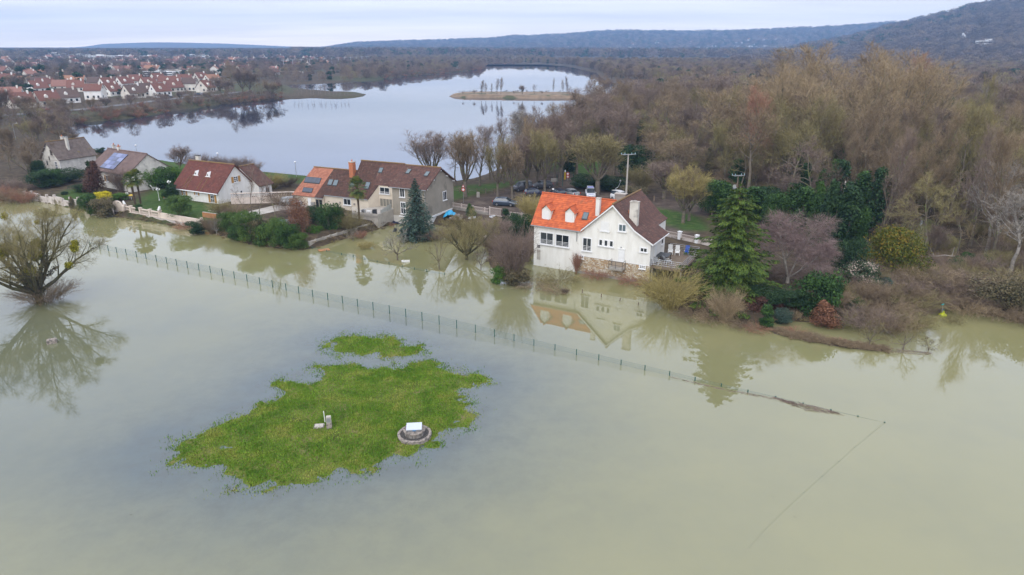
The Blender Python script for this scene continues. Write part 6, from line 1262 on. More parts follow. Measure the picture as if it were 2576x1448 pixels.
raft('debris_raft', 'raft of reddish reed stems drifted against the fence near its corner', [(1955, 1003), (2000, 1014), (2050, 1024), (2110, 1040)], 210, [.1, .6, 1.1, .2], 2)
raft('debris_line', 'thin line of drifted reeds along the fence left of the raft', [(1690, 950), (1750, 964), (1820, 980), (1900, 993), (1955, 1004)], 130, [.05, .12, .25, .35, .3], 3, (.2, .6))
raft('drift_branches', 'brown drifted branches at the far end of the drowned bank', [(2130, 868), (2200, 874), (2270, 880), (2340, 888)], 160, [.5, .8, 1.0, .6], 5)
# drowned bank: a low mud ridge between the river and the flooded garden on the right
q = MB(); bp_ = [P(x, y, 0) for x, y in ((1945, 834), (1990, 846), (2040, 855), (2100, 866), (2160, 874), (2230, 880))]
V = []; F = []
for i, p in enumerate(bp_):
    for k, (w, z) in enumerate(((-.9, -.25), (-.45, .07), (0, .16 - .02 * i), (.45, .06), (.9, -.25))): V.append((p.x + w * .3, p.y + w, z + .03 * math.sin(i * 5 + k)))
for i in range(len(bp_) - 1):
    for k in range(4): a = i * 5 + k; F.append((a, a + 1, a + 6, a + 5))
M_mud = mat('dark_wet_mud', (.085, .06, .042), .9, col2=(.05, .04, .03), scale=2, bump=.6)
meta(link('mud_bank', raw_mesh('mud_bank', V, np.array(F), [M_mud], smooth=True)), kind='structure')
scp = []; rs = np.random.RandomState(9)
for i in range(240): t = rs.rand() * 4.99; k = int(t); c = bp_[k] + (bp_[k + 1] - bp_[k]) * (t - k); scp.append((c.x + rs.normal() * .3, c.y + rs.normal() * .35, .03))
PROTO['tuft'] = stems('tuft', 105, .5, .9, n=40, twm='brown', tw=.02, kids=2, arch=.5, base=.3)
def wallrun(o, a, b, z0, z1, t, m, name, B):
    d = (b - a).normalized(); s = Vector((-d.y, d.x, 0)) * t / 2; q = MB(); c0, c1 = a - B, b - B
    vs = [c0 - s, c1 - s, c1 + s, c0 + s]; q.add([Vector((v.x, v.y, z0)) for v in vs] + [Vector((v.x, v.y, z1)) for v in vs], [(3, 2, 1, 0), (4, 5, 6, 7), (0, 1, 5, 4), (1, 2, 6, 5), (2, 3, 7, 6), (3, 0, 4, 7)]); return q.build(name, [m], o)
# flaking wall on the far left
a, b = P(64, 500), P(288, 544); o = empty('flaking_wall', a, 0, 'long flaking pale garden wall rising from the water at the left', 'wall'); n = 11
for i in range(n):
    p, r = a + (b - a) * (i / n), a + (b - a) * ((i + .985) / n); h = 1.55 + .25 * math.sin(i * 2.1) + (.3 if i > 5 else 0) - .09 * (n - i) * .3; wallrun(o, p, r, -.4, h, .25, M_oldwall, 'wall_panel', a); wallrun(o, p, p + (b - a) * .012, -.4, h + .3, .4, M_oldwall, 'pillar', a)
# arched panel
a = P(286, 539); b = P(316, 544); d = (b - a).normalized(); o = empty('arched_wall_panel', a, math.atan2(d.y, d.x), 'pinkish wall panel with a rounded arched top beside the balustrade', 'wall'); L = (b - a).length
q = MB(); pr = [(0, -.4), (L, -.4), (L, 1.75), (L * .93, 1.8)] + [(L * .5 + math.cos(t) * L * .34, 1.95 + math.sin(t) * .62) for t in np.linspace(0, PI, 9)] + [(L * .07, 1.8), (0, 1.75)]
k = len(pr); q.add([(x, -.14, z) for x, z in pr] + [(x, .14, z) for x, z in pr], [tuple(range(k)), tuple(range(2 * k - 1, k - 1, -1))] + [(i, k + i, k + (i + 1) % k, (i + 1) % k) for i in range(k)]); q.build('panel', [M_pinkwall], o)
q = MB(); q.box(-.05, L + .05, -.2, -.145, -.4, .72); q.build('base_ledge', [M_oldwall], o)
# balustrade
a = P(316, 542); b = P(512, 578); d = (b - a).normalized(); L = (b - a).length; o = empty('balustrade_wall', a, math.atan2(d.y, d.x), 'pale garden wall with stone balusters standing in the flood before the cottage lawn', 'balustrade')
q = MB(); q.box(0, L, -.2, .2, -.4, .72); q.build('retaining_wall', [M_oldwall], o); q = MB(); q.box(-.02, L + .02, -.26, .24, .722, .80); q.build('ledge', [M_pinkwall], o)
xs = [0.06, .12, .235, .355, .475]; xs = [(P(x, 542 + (x - 316) * .1837) - a).length for x in (318, 333, 357, 381, 406)]
for x in xs: q = MB(); q.box(x - .2, x + .2, -.2, .2, .80, 1.78); q.box(x - .26, x + .26, -.26, .26, 1.78, 1.90); q.build('pier', [M_pinkwall], o)
bm_ = MB(); bm_.ring((0, 0, 0), [(.07, 0), (.07, .06), (.035, .10), (.085, .26), (.06, .42), (.03, .58), (.065, .68), (.065, .74)], 8); bme = bm_.mesh('baluster', [M_pinkwall], True)
for x0, x1 in zip(xs, xs[1:]):
    q = MB(); q.box(x0 + .2, x1 - .2, -.14, .14, 1.56, 1.70); q.build('handrail', [M_pinkwall], o); n = max(3, int((x1 - x0 - .4) / .24))
    for i in range(n): link('baluster', bme, o, loc=(x0 + .2 + (i + .5) * (x1 - x0 - .4) / n, 0, .81))
q = MB(); q.box(xs[-1] + .2, L - .3, -.14, .14, .80, 1.62); q.build('parapet', [M_pinkwall], o); q = MB(); q.box(L - .3, L + .05, -.2, .2, .8, 1.95); q.build('pier', [M_pinkwall], o)
def seated_animal(loc, rz, label, s=1.):
    o = empty('stone_lion', loc, rz, label, 'statue', scale=s); q = MB(); q.ball((0, 0, .28), .2, 12, sz=1.3); q.ball((.12, 0, .52), .14, 12); q.ball((.24, 0, .50), .075, 8); q.ball((-.1, 0, .12), .2, 10, sz=.6); q.tube((.16, -.08, .4), (.2, -.08, 0), .05, .055, 8); q.tube((.16, .08, .4), (.2, .08, 0), .05, .055, 8); q.ball((.08, -.09, .64), .04, 6); q.ball((.08, .09, .64), .04, 6); q.tube((-.25, .0, .08), (-.32, .15, .2), .03, .02, 6)
    q.build('figure', [M_trim], o, smooth=True); q = MB(); q.box(-.3, .3, -.18, .18, -.06, 0); q.build('base', [M_pinkwall], o)
seated_animal(a + d * xs[-1] + Vector((0, 0, 1.96)), 1.2, 'white seated stone lion on the last pier of the balustrade', 1.1); seated_animal(a + d * xs[0] + Vector((0, 0, 1.96)), 2.8, 'white crouching stone lion on the first pier beside the arched panel', 1.)
# lawn things of the cottage
def globe_lamp(x, yb, yt, label):
    p = at(x, yb); h = zat(p, yt) - p.z; o = empty('garden_lamp', p, .4, label, 'lamp', 'white globe lamps on the cottage lawn'); q = MB(); q.tube((0, 0, 0), (0, 0, .25), .13, .07, 8); q.tube((0, 0, .25), (0, 0, h - .35), .045, n=8); q.build('pole', [M_trim], o)
    for i in range(3):
        t = i * 2.094; c = (math.cos(t) * .3, math.sin(t) * .3, h - .25); q = MB(); q.tube((0, 0, h - .5), c, .025, n=5); q.build('arm', [M_trim], o); q = MB(); q.ball(c, .15, 10); q.build('globe', [M_plastic], o, smooth=True)
    q = MB(); q.ball((0, 0, h - .08), .15, 10); q.build('globe', [M_plastic], o, smooth=True)
globe_lamp(428, 482, 455, 'white globe lamp on the lawn nearest the cottage'); globe_lamp(401, 505, 474, 'white globe lamp in the middle of the lawn')
plastic_chair(at(389, 479), 2.4, 'white garden chair at the back of the cottage lawn', M_plastic)
plastic_chair(at(322, 501), .6, 'white garden chair left of the yellow garden table', M_plastic)
def small_table(p, w, h, m, label, name='garden_table'):
    o = empty(name, p, .3, label, 'table'); q = MB(); q.ring((0, 0, h - .05), [(.01, 0), (w, 0), (w, .05), (.01, .05)], 14); q.build('tabletop', [m], o)
    for i in range(4): t = i * PI / 2 + .4; q = MB(); q.tube((math.cos(t) * w * .7, math.sin(t) * w * .7, h - .05), (math.cos(t) * w * .85, math.sin(t) * w * .85, 0), .03, n=5); q.build('leg', [M_trim], o)
small_table(at(329, 501), .75, .72, mat('yellow_cloth', (.62, .42, .04), .7), 'round table with a yellow cloth behind the arched wall panel')
def pot(p, label, r=.25, h=.35, leaf='green'):
    o = empty('flower_pot', p, 0, label, 'flower pot'); q = MB(); q.ring((0, 0, 0), [(.01, 0), (r * .7, 0), (r, h), (r * 1.08, h), (r * 1.08, h + .05), (r * .9, h + .05), (.01, h)], 12); q.build('pot', [M_brick], o); rs = np.random.RandomState(3); C = rs.normal(size=(160, 3)) * [r * .6, r * .6, r * .5] + [0, 0, h + r]
    V, F = cards(C, .07, rs); link('plant', raw_mesh('plant', V, F, [M_lf[leaf]], rnd=rs.rand(len(F))), o)
pot(at(415, 498), 'terracotta pot with a plant on the cottage lawn', .35, .5); pot(at(437, 483), 'orange planter box at the left corner of the cottage', .45, .6)
q = MB(); q.box(-.9, .9, -.5, .5, 0, .12); meta(q.build('stone_slab', [M_conc], None, loc=at(425, 500)), 'pale flat stone slab on the lawn before the cottage', 'slab'); 
# wooden planter/terrace of orange planks at the end of the wall
o = empty('plank_bed', at(528, 549), -.45, 'raised bed of orange planks behind the end of the garden wall', 'raised bed')
for i in range(6): q = MB(); q.box(-1.6 + i * .54, -1.6 + i * .54 + .5, -.05, .05, 0, .8); q.build('plank', [M_plank], o)
for j in range(2): q = MB(); q.box(-1.7, 1.7, .1 + j * 1.2, .3 + j * 1.2, .75, .85); q.build('beam', [M_concl], o)
o = empty('balustrade_wall', at(690, 506, 1.6), math.radians(8), 'balustraded drive wall between the cottage and the cream house', 'balustrade'); q = MB(); q.box(-7.5, 6, -.15, .15, -.5, .75); q.build('wall', [M_pinkwall], o); q = MB(); q.box(-7.5, 6, -.2, .2, 1.5, 1.62); q.build('handrail', [M_pinkwall], o)
for i in range(46): link('baluster', bme, o, loc=(-7.3 + i * .29, 0, .76))
q = MB()
gp = [at(x, y) for x, y in ((600, 553), (700, 532), (790, 520), (780, 506), (690, 518), (600, 540))]; q.add([p + Vector((0, 0, .06)) for p in gp], [(0, 1, 2, 3, 4, 5)]); meta(q.build('driveway', [M_concl]), kind='structure')
# concrete panel wall of the flooded garden
a = P(778, 624); b = P(930, 577); d = (b - a).normalized(); L = (b - a).length; o = empty('concrete_garden_wall', a, math.atan2(d.y, d.x), 'low grey concrete block wall slanting through the flooded garden', 'wall'); n = 9
for i in range(n):
    for j in range(3):
        q = MB(); h0 = -.3 + j * .42; q.box(i * L / n + .01, (i + 1) * L / n - .012, -.1 + .006 * (j % 2), .1, h0, h0 + .408); q.build('concrete_block', [M_concl if (i + j) % 3 else M_conc], o)
    q = MB(); q.box(i * L / n - .1, i * L / n + .1, -.14, .14, -.3, 1.02); q.build('post', [M_conc], o)
o = empty('wooden_gate', P(767, 623), -.35, 'short weathered gate beside the end of the concrete wall', 'gate')
for i in range(5): q = MB(); q.box(i * .17, i * .17 + .14, -.03, .03, -.2, .95); q.build('board', [M_wood], o)
q = MB(); q.box(-.8, .8, -.5, .5, .02, .07); meta(q.build('floating_board', [M_plank], None, loc=P(815, 630, 0), rot=(.0, .03, .5)), 'orange brown board floating beside the concrete wall', 'board')
# floating white board on a grey hull in the flooded garden
o = empty('upturned_boat', P(1238, 606, 0), math.radians(-33), 'grey upturned boat with a white board on it, afloat in the flooded garden', 'boat'); q = MB(); V = []
for i in range(9):
    t = i / 8; w = .55 * math.sin(PI * (.12 + .8 * t)); z = .38 * math.sin(PI * (.1 + .8 * t)); V.append([(-1.6 + 3.2 * t, w * math.cos(a_), z * math.sin(a_) + .02) for a_ in np.linspace(0, PI, 7)])
q.add([p for r in V for p in r], [(i * 7 + j, (i + 1) * 7 + j, (i + 1) * 7 + j + 1, i * 7 + j + 1) for i in range(8) for j in range(6)]); q.build('hull', [M_conc], o, smooth=True); q = MB(); q.box(-1.5, 1.6, -.05, .65, .42, .47); q.build('white_board', [M_trim], o, rot=(math.radians(14), 0, math.radians(6)))
# rubbish by the grey house
def tarp(p, r, m, label, seed, h=.8):
    rs = np.random.RandomState(seed); V = []; n = 12
    for i in range(n):
        for j in range(n): x, y = (i / 5.5 - 1) * r, (j / 5.5 - 1) * r * .75; V.append((x + rs.normal() * .05, y + rs.normal() * .05, max(0, h * (1 - (x / r) ** 2) * (1 - (y / r) ** 2) * rs.uniform(.6, 1.15))))
    F = [(i * n + j, i * n + j + 1, (i + 1) * n + j + 1, (i + 1) * n + j) for i in range(n - 1) for j in range(n - 1)]; return meta(link('tarpaulin', raw_mesh('tarpaulin', V, np.array(F), [m]), loc=p), label, 'tarpaulin')
tarp(at(1133, 545), 1.15, mat('blue_tarpaulin', (.02, .30, .60), .5, col2=(.03, .38, .62), scale=3), 'bright blue tarpaulin heaped behind the grey house', 4, 1.1); tarp(P(991, 561, 0), 1.3, mat('dark_blue_tarpaulin', (.01, .015, .05), .4), 'dark blue tarpaulin at the foot of the terrace wall', 5, .35)
tarp(at(1125, 557), 1.1, mat('faded_green_net', (.06, .16, .15), .8), 'faded green sheet beside the bright blue one', 6, .5); tarp(at(727, 560), 2.4, mat('blue_netting', (.16, .26, .27), .9, col2=(.10, .17, .17)), 'blue-green netting over beds before the rust coloured beech', 7, .25)
heap = mat('rubbish_brown', (.14, .08, .06), .95, rnd=1, col2=(.30, .26, .24), scale=5); rs = np.random.RandomState(2)
M_bag = mat('pale_plastic_bag', (.62, .64, .68), .5)
for i, (x, y, m, lb) in enumerate(((1145, 552, heap, 'brown heap of rubble right of the blue tarpaulin'), (1160, 560, heap, 'heap of broken tiles at the water edge below the fence'), (1143, 562, M_bag, 'pale blue plastic bag on the rubbish heap'), (1152, 568, M_bag, 'white scrap at the water edge of the rubbish heap'), (1188, 549, M_bag, 'grey plastic sheet in the brambles below the gate'), (1240, 547, M_bag, 'white sack lying under the road fence'))):
    q = MB(); big = m is heap
    for k in range(26 if big else 7): c = Vector(rs.normal(size=3)) * (.55 if big else .22); r_ = .16; q.box(c.x - r_, c.x + r_ * 1.2, c.y - r_, c.y + r_, 0, abs(c.z) * .5 + .12, 0, Matrix.Rotation(rs.uniform(0, 3), 4, 'Z'), rs.rand())
    p = at(x, y); meta(q.build('rubble_heap' if big else 'plastic_bag', [m], None, loc=p), lb, 'rubbish')
pp('tuft', 987, 570, 559, 14, 'small rusty bush beside the dark blue tarpaulin', twm='red', z=0); 
q = MB(); q.tube((0, 0, -.1), (.3, 0, .5), .25, .28, 10); meta(q.build('black_bin', [M_dark], None, loc=P(992, 583, 0)), 'black bin tipped over in the flooded garden', 'bin')
q = MB(); q.box(-.5, .5, -.35, .35, 0, .12); q.box(-.5, .5, -.35, -.25, .12, .3); meta(q.build('floating_crate', [M_plastic], None, loc=P(1020, 659, 0), rot=(0, .1, .5)), 'small white object floating right of the bare fruit tree', 'crate')
# white picket fence and gate along the road
def picket(name, label, a, b, h, m, step=.17, cat='fence', base=None, bh=.35, nm='picket'):
    d = (b - a); L = d.length; o = empty(name, a, math.atan2(d.y, d.x), label, cat); dz = (b.z - a.z)
    if base: q = MB(); q.box(0, L, -.12, .12, -1.2, bh); q.build('base_wall', [base], o)
    z0 = bh if base else .08
    for z in (z0 + .1, h - .1): q = MB(); q.box(0, L, -.035, .035, z, z + .07); q.build('rail', [m], o)
    q = MB(); q.box(-.03, .03, -.045, -.036, z0 + .02, h); me = q.mesh(nm, [m])
    for i in range(int(L / step)): link(nm, me, o, loc=(.08 + i * step, 0, 0))
    for i in range(int(L / 2.6) + 1): q = MB(); x = min(i * 2.6, L); q.box(x - .08, x + .08, -.08, .08, 0, h + .05); q.build('post', [m], o)
    return o
picket('road_fence', 'pinkish white picket fence along the road right of the grey house', at(1133, 524, 1.3), at(1229, 541, 1.3), 1.1, M_pinkpaint, base=M_conc); picket('driveway_gate', 'white barred double gate in the road fence', at(1232, 543, 1.2), at(1263, 548, 1.2), 1.5, M_pinkpaint, cat='gate', nm='bar'); picket('road_fence', 'short pinkish fence between the ivy pier and the orange roof', at(1276, 549, 1.2), at(1345, 556, 1.2), 1.1, M_pinkpaint, base=M_conc)
a = at(1672, 596, 1.2); b = at(1800, 624, 1.2); o = picket('road_fence', 'pale railing with thick white posts right of the white house terrace', a, b, 1.0, M_pinkpaint, base=M_oldwall, bh=.35)
for x in (1709, 1752): p = at(x, 596 + (x - 1672) * .22, 1.2); q = MB(); c = (p - a).length; q.box(c - .22, c + .22, -.22, .22, -.3, 1.2); q.box(c - .28, c + .28, -.28, .28, 1.2, 1.3); q.build('pillar', [M_trim], o)
for i, (x, y) in enumerate(((1464, 738), (1512, 748), (1559, 758), (1605, 768))): q = MB(); q.tube((0, 0, -.3), (.04, 0, .5 - .06 * i), .06, .05, 6); meta(q.build('wooden_stake', [M_wood], None, loc=P(x, y, 0)), 'dark wooden stake in the water below the white house, ' + ('nearest the reed bank', 'second from the reed bank', 'third from the reed bank', 'nearest the golden willow bush')[i], 'stake', 'stakes of a drowned fence')
# ---------------------------------------------------------------- grass island
well = empty('well_chamber', P(1043, 1096, .1), .1, 'round concrete well chamber with a pale square metal hatch on the grass island', 'well')
M_wellc = mat('stained_concrete', (.36, .31, .27), .95, col2=(.22, .19, .165), scale=5, bump=.5, lichen=(.13, .115, .105), lscale=5, lthr=.52); M_wells = mat('stained_chamber', (.17, .15, .13), .95, stretch=(6, 6, .8), scale=1.5, ramp=[(0, (.06, .055, .05)), (.5, (.17, .15, .13)), (1, (.35, .33, .30))]); M_gravel = mat('dark_gravel', (.05, .046, .043), .95, scale=26, ramp=[(0, (.03, .028, .026)), (.72, (.075, .068, .064)), (.86, (.10, .09, .08)), (1, (.55, .53, .5))])
q = MB(); q.ring((0, 0, 0), [(1.28, -.15), (1.3, .19), (1.27, .22), (1.1, .22), (1.08, .19), (1.08, .1)], 40); q.build('outer_ring', [M_wellc], well, smooth=False); q = MB(); q.ring((0, 0, 0), [(.01, .15), (1.09, .15)], 32); q.build('gravel_bed', [M_gravel], well)
q = MB(); q.ring((0, 0, 0), [(.74, .0), (.74, .50), (.76, .50)], 32); q.build('chamber', [M_wells], well); q = MB(); q.ring((0, 0, 0), [(.76, .47), (.84, .50), (.84, .58), (.82, .61), (.01, .61)], 32); q.build('chamber_slab', [M_wellc], well)
M_hatch = mat('galvanised_hatch', (.62, .66, .72), .4, metal=.25, col2=(.56, .60, .66), scale=2, lichen=(.75, .76, .78), lscale=7, lthr=.66)
q = MB(); q.box(-.52, .52, -.46, .46, .612, .76); q.build('hatch_frame', [M_steel], well); q = MB(); q.box(-.58, .58, -.52, .52, .762, .81); ht = q.build('hatch_lid', [M_hatch], well); q = MB(); q.box(-.1, .14, -.545, -.521, .70, .75); q.build('hatch_lock', [mat('blue_lock', (.02, .22, .5), .5)], ht)
bx_ = empty('meter_cabinet', P(829, 1079, .1), .2, 'pale concrete cabinet standing upright on the grass island', 'cabinet'); q = MB(); q.box(-.2, .2, -.16, .16, -.1, .56); q.build('lower_block', [M_wellc], bx_); q = MB(); q.box(-.185, .185, -.15, .15, .565, 1.05); q.box(-.16, .16, -.125, .125, 1.05, 1.09); q.build('upper_box', [M_concl], bx_); q = MB(); q.box(-.14, .14, -.165, -.152, .62, 1.0); q.build('door', [M_zinc], bx_)
o = empty('manhole_cover', P(803, 1074, .12), .15, 'flat square concrete manhole cover left of the upright cabinet', 'manhole'); q = MB(); q.box(-.4, .4, -.34, .34, -.1, .08); q.build('frame', [M_wellc], o); q = MB(); q.box(-.32, .32, -.27, .27, .082, .11); q.build('lid', [M_concl], o)
q = MB(); q.tube((0, 0, -.1), (-.05, .05, 1.0), .03, n=7); meta(q.build('marker_post', [M_plastic], None, loc=P(818, 1064, .1)), 'thin white marker post between the manhole cover and the cabinet', 'post')
q = MB(); q.box(-.42, .42, -.34, .34, -.2, .34); q.box(-.3, .3, -.25, .25, .34, .40); meta(q.build('concrete_block', [M_wellc], None, loc=P(131, 863, 0), rot=(0, 0, .5)), 'pale concrete block standing in the water in front of the willow', 'block')
# yellow and turquoise toy
toy = empty('garden_toy', P(2371, 795, 0), .5, 'yellow plastic toy with a turquoise handle half sunk by the right bank', 'toy'); My = mat('yellow_plastic', (.50, .55, .02), .5); Mt = mat('turquoise_plastic', (.0, .38, .42), .5)
q = MB(); q.ball((0, 0, .1), .42, 12, sz=.5); q.tube((-.5, -.2, .05), (.4, .25, .3), .16, .22, 10); q.build('body', [My], toy, smooth=True); q = MB(); q.tube((.0, .1, .2), (-.05, .2, 1.25), .05, n=8); q.build('pole', [M_steel], toy); q = MB(); q.tube((-.28, .2, 1.28), (.18, .2, 1.28), .06, n=8); q.build('handle', [Mt], toy); q = MB(); q.tube((.4, .25, .35), (.55, .3, .55), .05, n=6); q.build('small_handle', [Mt], toy)
o = empty('fallen_trunk', at(2375, 655), .1, 'white fallen trunk lying on the right bank under the pale dead tree', 'fallen tree'); q = MB(); q.tube((-2.6, 0, .5), (0, .1, .65), .06, .09, 7); q.tube((0, .1, .65), (2.9, -.6, .35), .09, .11, 7); q.build('trunk', [M_barkpale], o); q = MB(); q.tube((-1.5, 0, .55), (-2.2, .3, 1.7), .05, .02, 5); q.tube((1, 0, .6), (1.6, .6, 1.6), .05, .02, 5); q.build('branch', [M_barkpale], o)
# ---------------------------------------------------------------- grass blades (nobody could count them)
rs = np.random.RandomState(4); n = 520000; X = rs.uniform(-38, 3, n); Y = rs.uniform(34, 69, n); Z = isle_z(X, Y); keep = (Z > -.10 + .07 * rs.rand(n)) & (rs.rand(n) < np.where(Z > .02, .35 + .5 * sm(vnoise(X, Y, 1.6), .3, .6), np.where(Z > -.03, .22, .07))); X, Y, Z = X[keep], Y[keep], Z[keep]
wc = Vector(well.location); k2 = np.hypot(X - wc.x, Y - wc.y) > 1.27; X, Y, Z = X[k2], Y[k2], Z[k2]; n = len(X); a = rs.uniform(0, 6.28, n); h = rs.uniform(.05, .13, n) * (.75 + .8 * vnoise(X, Y, 2.2)); w = rs.uniform(.025, .055, n); lx = rs.normal(size=n) * .045; ly = rs.normal(size=n) * .045
Vg = np.stack([np.stack([X - np.cos(a) * w, Y - np.sin(a) * w, Z - .01], -1), np.stack([X + np.cos(a) * w, Y + np.sin(a) * w, Z - .01], -1), np.stack([X + lx, Y + ly, np.maximum(Z, -.01) + h], -1)], 1).reshape(-1, 3)
M_blade = mat('grass_blades', (0, 0, 0), .85, spec=.1, rnd=.45, scale=.38, ramp=[(0, (.085, .180, .018)), (.4, (.13, .245, .024)), (.7, (.195, .295, .034)), (1, (.30, .31, .07))])
gb = meta(link('grass', raw_mesh('grass', Vg, np.arange(3 * n).reshape(n, 3), [M_blade], rnd=rs.rand(n))), 'short green grass on the two dry patches', kind='stuff'); print('grass', n)

rs = np.random.RandomState(31); A = np.stack([rs.uniform(-45, 20, 170), rs.uniform(34, 84, 170), np.full(170, .008)], -1); dd = _norm(rs.normal(size=(170, 3)) * [1, 1, .02]) * rs.uniform(.04, .22, 170)[:, None]
V, F = ribbons(A, A + dd, .025, rs); V[:, 2] = np.clip(V[:, 2], .004, .02); meta(link('floating_specks', raw_mesh('floating_specks', V, F, [M_tw['dark']], rnd=rs.rand(170))), 'tiny twigs and specks adrift on the flood', kind='stuff')
# ---------------------------------------------------------------- cars, poles and signs
def paint(nm, c, metal=.3): return mat('car_paint_' + nm, c, .28, metal=metal, spec=.6)
M_tyre = mat('tyre', (.02, .02, .02), .9); M_rim = mat('wheel_rim', (.35, .36, .38), .35, metal=.7); M_head = mat('headlight', (.6, .62, .64), .15, spec=1.); M_tail = mat('tail_light', (.35, .015, .01), .3); M_cglass = mat('car_glass', (.03, .04, .05), .05, spec=1.)
CARP = dict(hatch=dict(L=4.2, W=1.75, pr=[(-2.1, .35, .62), (-2.05, .3, .92), (-1.95, .25, .98), (-.95, .22, 1.02), (-.2, .2, .98), (.95, .2, .95), (1.6, .22, .82), (2.0, .28, .68), (2.1, .36, .55)], cab=[(-1.95, .98), (-1.7, 1.36), (-.6, 1.48), (.35, 1.44), (1.1, .95)]),
    saloon=dict(L=4.5, W=1.8, pr=[(-2.25, .35, .62), (-2.2, .3, .92), (-2.0, .25, 1.0), (-1.3, .22, 1.02), (-.2, .2, .96), (.95, .2, .93), (1.7, .22, .80), (2.15, .28, .66), (2.25, .36, .52)], cab=[(-1.65, .99), (-1.05, 1.38), (-.3, 1.45), (.35, 1.42), (1.15, .94)]),
    van=dict(L=4.1, W=1.75, pr=[(-2.05, .35, .8), (-2.03, .3, 1.1), (-1.9, .25, 1.12), (-.9, .22, 1.12), (.1, .2, 1.1), (.95, .2, 1.05), (1.65, .22, .92), (2.0, .28, .74), (2.05, .36, .55)], cab=[(-2.02, 1.1), (-1.92, 1.72), (-.6, 1.82), (.45, 1.76), (1.35, 1.02)]))
CARM = {}
def car(kind, loc, rz, pm, label, group=None, extra=None, tail=True):
    c = CARP[kind]; W = c['W'] / 2; key = kind
    o = empty('parked_car', loc, rz, label, 'car' if kind != 'van' else 'van', group)
    if key not in CARM:
        D = {}; q = MB(); V = []
        for x, zl, zh in c['pr']:
            t = min(1, (c['L'] / 2 - abs(x)) / .35 + .72); w = W * min(1, t)
            V += [(x, -w * .93, zl), (x, -w, zl + .22), (x, -w, zh - .18), (x, -w * .86, zh), (x, w * .86, zh), (x, w, zh - .18), (x, w, zl + .22), (x, w * .93, zl)]
        k = len(c['pr']); F = [(i * 8 + j, i * 8 + (j + 1) % 8, (i + 1) * 8 + (j + 1) % 8, (i + 1) * 8 + j) for i in range(k - 1) for j in range(8)] + [tuple(range(8)), tuple(range((k - 1) * 8 + 7, (k - 1) * 8 - 1, -1))]
        q.add(V, F); D['body'] = q.mesh('body', [pm])
        cb = c['cab']; q = MB(); w0, w1 = W * .86, W * .66; wz = lambda z: w0 + (w1 - w0) * (z - .95) / (max(p[1] for p in cb) - .95)
        top = [p for p in cb[1:-1]]; q.add([(x, s * wz(z), z) for x, z in top for s in (-1, 1)] + [(x, s * wz(z) * .98, z - .05) for x, z in top for s in (-1, 1)], [(0, 1, 3, 2), (2, 3, 5, 4), (0, 2, 8, 6), (2, 4, 10, 8), (1, 7, 9, 3), (3, 9, 11, 5), (0, 6, 7, 1), (4, 5, 11, 10)]); D['roof'] = q.mesh('roof', [pm])
        def pane(vs): q = MB(); q.add(vs, [tuple(range(len(vs)))]); return q
        (xa, za), (xb, zb), (xm, zm), (xc, zc_), (xd, zd) = cb
        D['windscreen'] = pane([(xd, -wz(zd) * .96, zd), (xd, wz(zd) * .96, zd), (xc + .05, wz(zc_) * .97, zc_ - .03), (xc + .05, -wz(zc_) * .97, zc_ - .03)]).mesh('windscreen', [M_cglass]); D['rear_window'] = pane([(xa, -wz(za) * .94, za), (xa, wz(za) * .94, za), (xb - .03, wz(zb) * .96, zb - .03), (xb - .03, -wz(zb) * .96, zb - .03)]).mesh('rear_window', [M_cglass])
        for s, nm in ((-1, 'L'), (1, 'R')):
            D['side' + nm] = pane([(xa + .06, s * wz(za), za + .0), (xd - .08, s * wz(zd), zd + .0), (xc - .02, s * wz(zc_) * 1.0, zc_ - .05), (xm, s * wz(zm), zm - .05), (xb + .03, s * wz(zb), zb - .05)]).mesh('side_window', [M_cglass])
            q = MB(); q.tube((-.25, s * (wz(1.2) + .0), .98), (-.3, s * (wz(1.4) + .0), 1.42 if kind != 'van' else 1.75), .035, n=4); D['pillar' + nm] = q.mesh('pillar', [pm])
        q = MB(); q.tube((0, -.1, 0), (0, .1, 0), .32, n=16); D['wheel'] = q.mesh('wheel', [M_tyre]); q = MB(); q.tube((0, -.108, 0), (0, .108, 0), .19, n=10); D['rim'] = q.mesh('rim', [M_rim])
        q = MB(); q.ball((0, 0, 0), .13, 8, sz=.7); D['headlight'] = q.mesh('headlight', [M_head], True); q = MB(); q.box(-.05, .05, -.09, .09, -.13, .13); D['tail_light'] = q.mesh('tail_light', [M_tail]); q = MB(); q.ball((0, 0, 0), .1, 8, sz=.7); D['mirror'] = q.mesh('wing_mirror', [pm], True); q = MB(); q.box(-.015, .015, -.26, .26, -.055, .055); D['number_plate'] = q.mesh('number_plate', [M_trim])
        CARM[key] = D
    D = CARM[key]; Lh = c['L'] / 2
    link('body', D['body'], o, mat=pm); link('roof', D['roof'], o, mat=pm)
    for k in ('windscreen', 'rear_window'): link(k, D[k], o)
    for s, nm in ((-1, 'L'), (1, 'R')):
        link('side_window', D['side' + nm], o); link('pillar', D['pillar' + nm], o, mat=pm)
        for x in (-Lh + .8, Lh - .85): w = link('wheel', D['wheel'], o, loc=(x, s * (W - .09), .32)); link('rim', D['rim'], w)
        hz_ = c['pr'][-2][2] - .06; link('headlight', D['headlight'], o, loc=(Lh - .12, s * (W - .32), hz_)); link('tail_light', D['tail_light'], o, loc=(-Lh + .04, s * (W - .2), .85)); link('wing_mirror', D['mirror'], o, loc=(xm_(c), s * (W + .07), 1.02), mat=pm)
    link('number_plate', D['number_plate'], o, loc=(-Lh - .005, 0, .62)); link('number_plate', D['number_plate'], o, loc=(Lh + .005, 0, .42))
    return o
def xm_(c): return c['cab'][-1][0] - .35
GC = 'cars parked behind the white house'
def pos(x, y, z=None): p = at(x, y, z); return p + Vector((0, 0, .02))
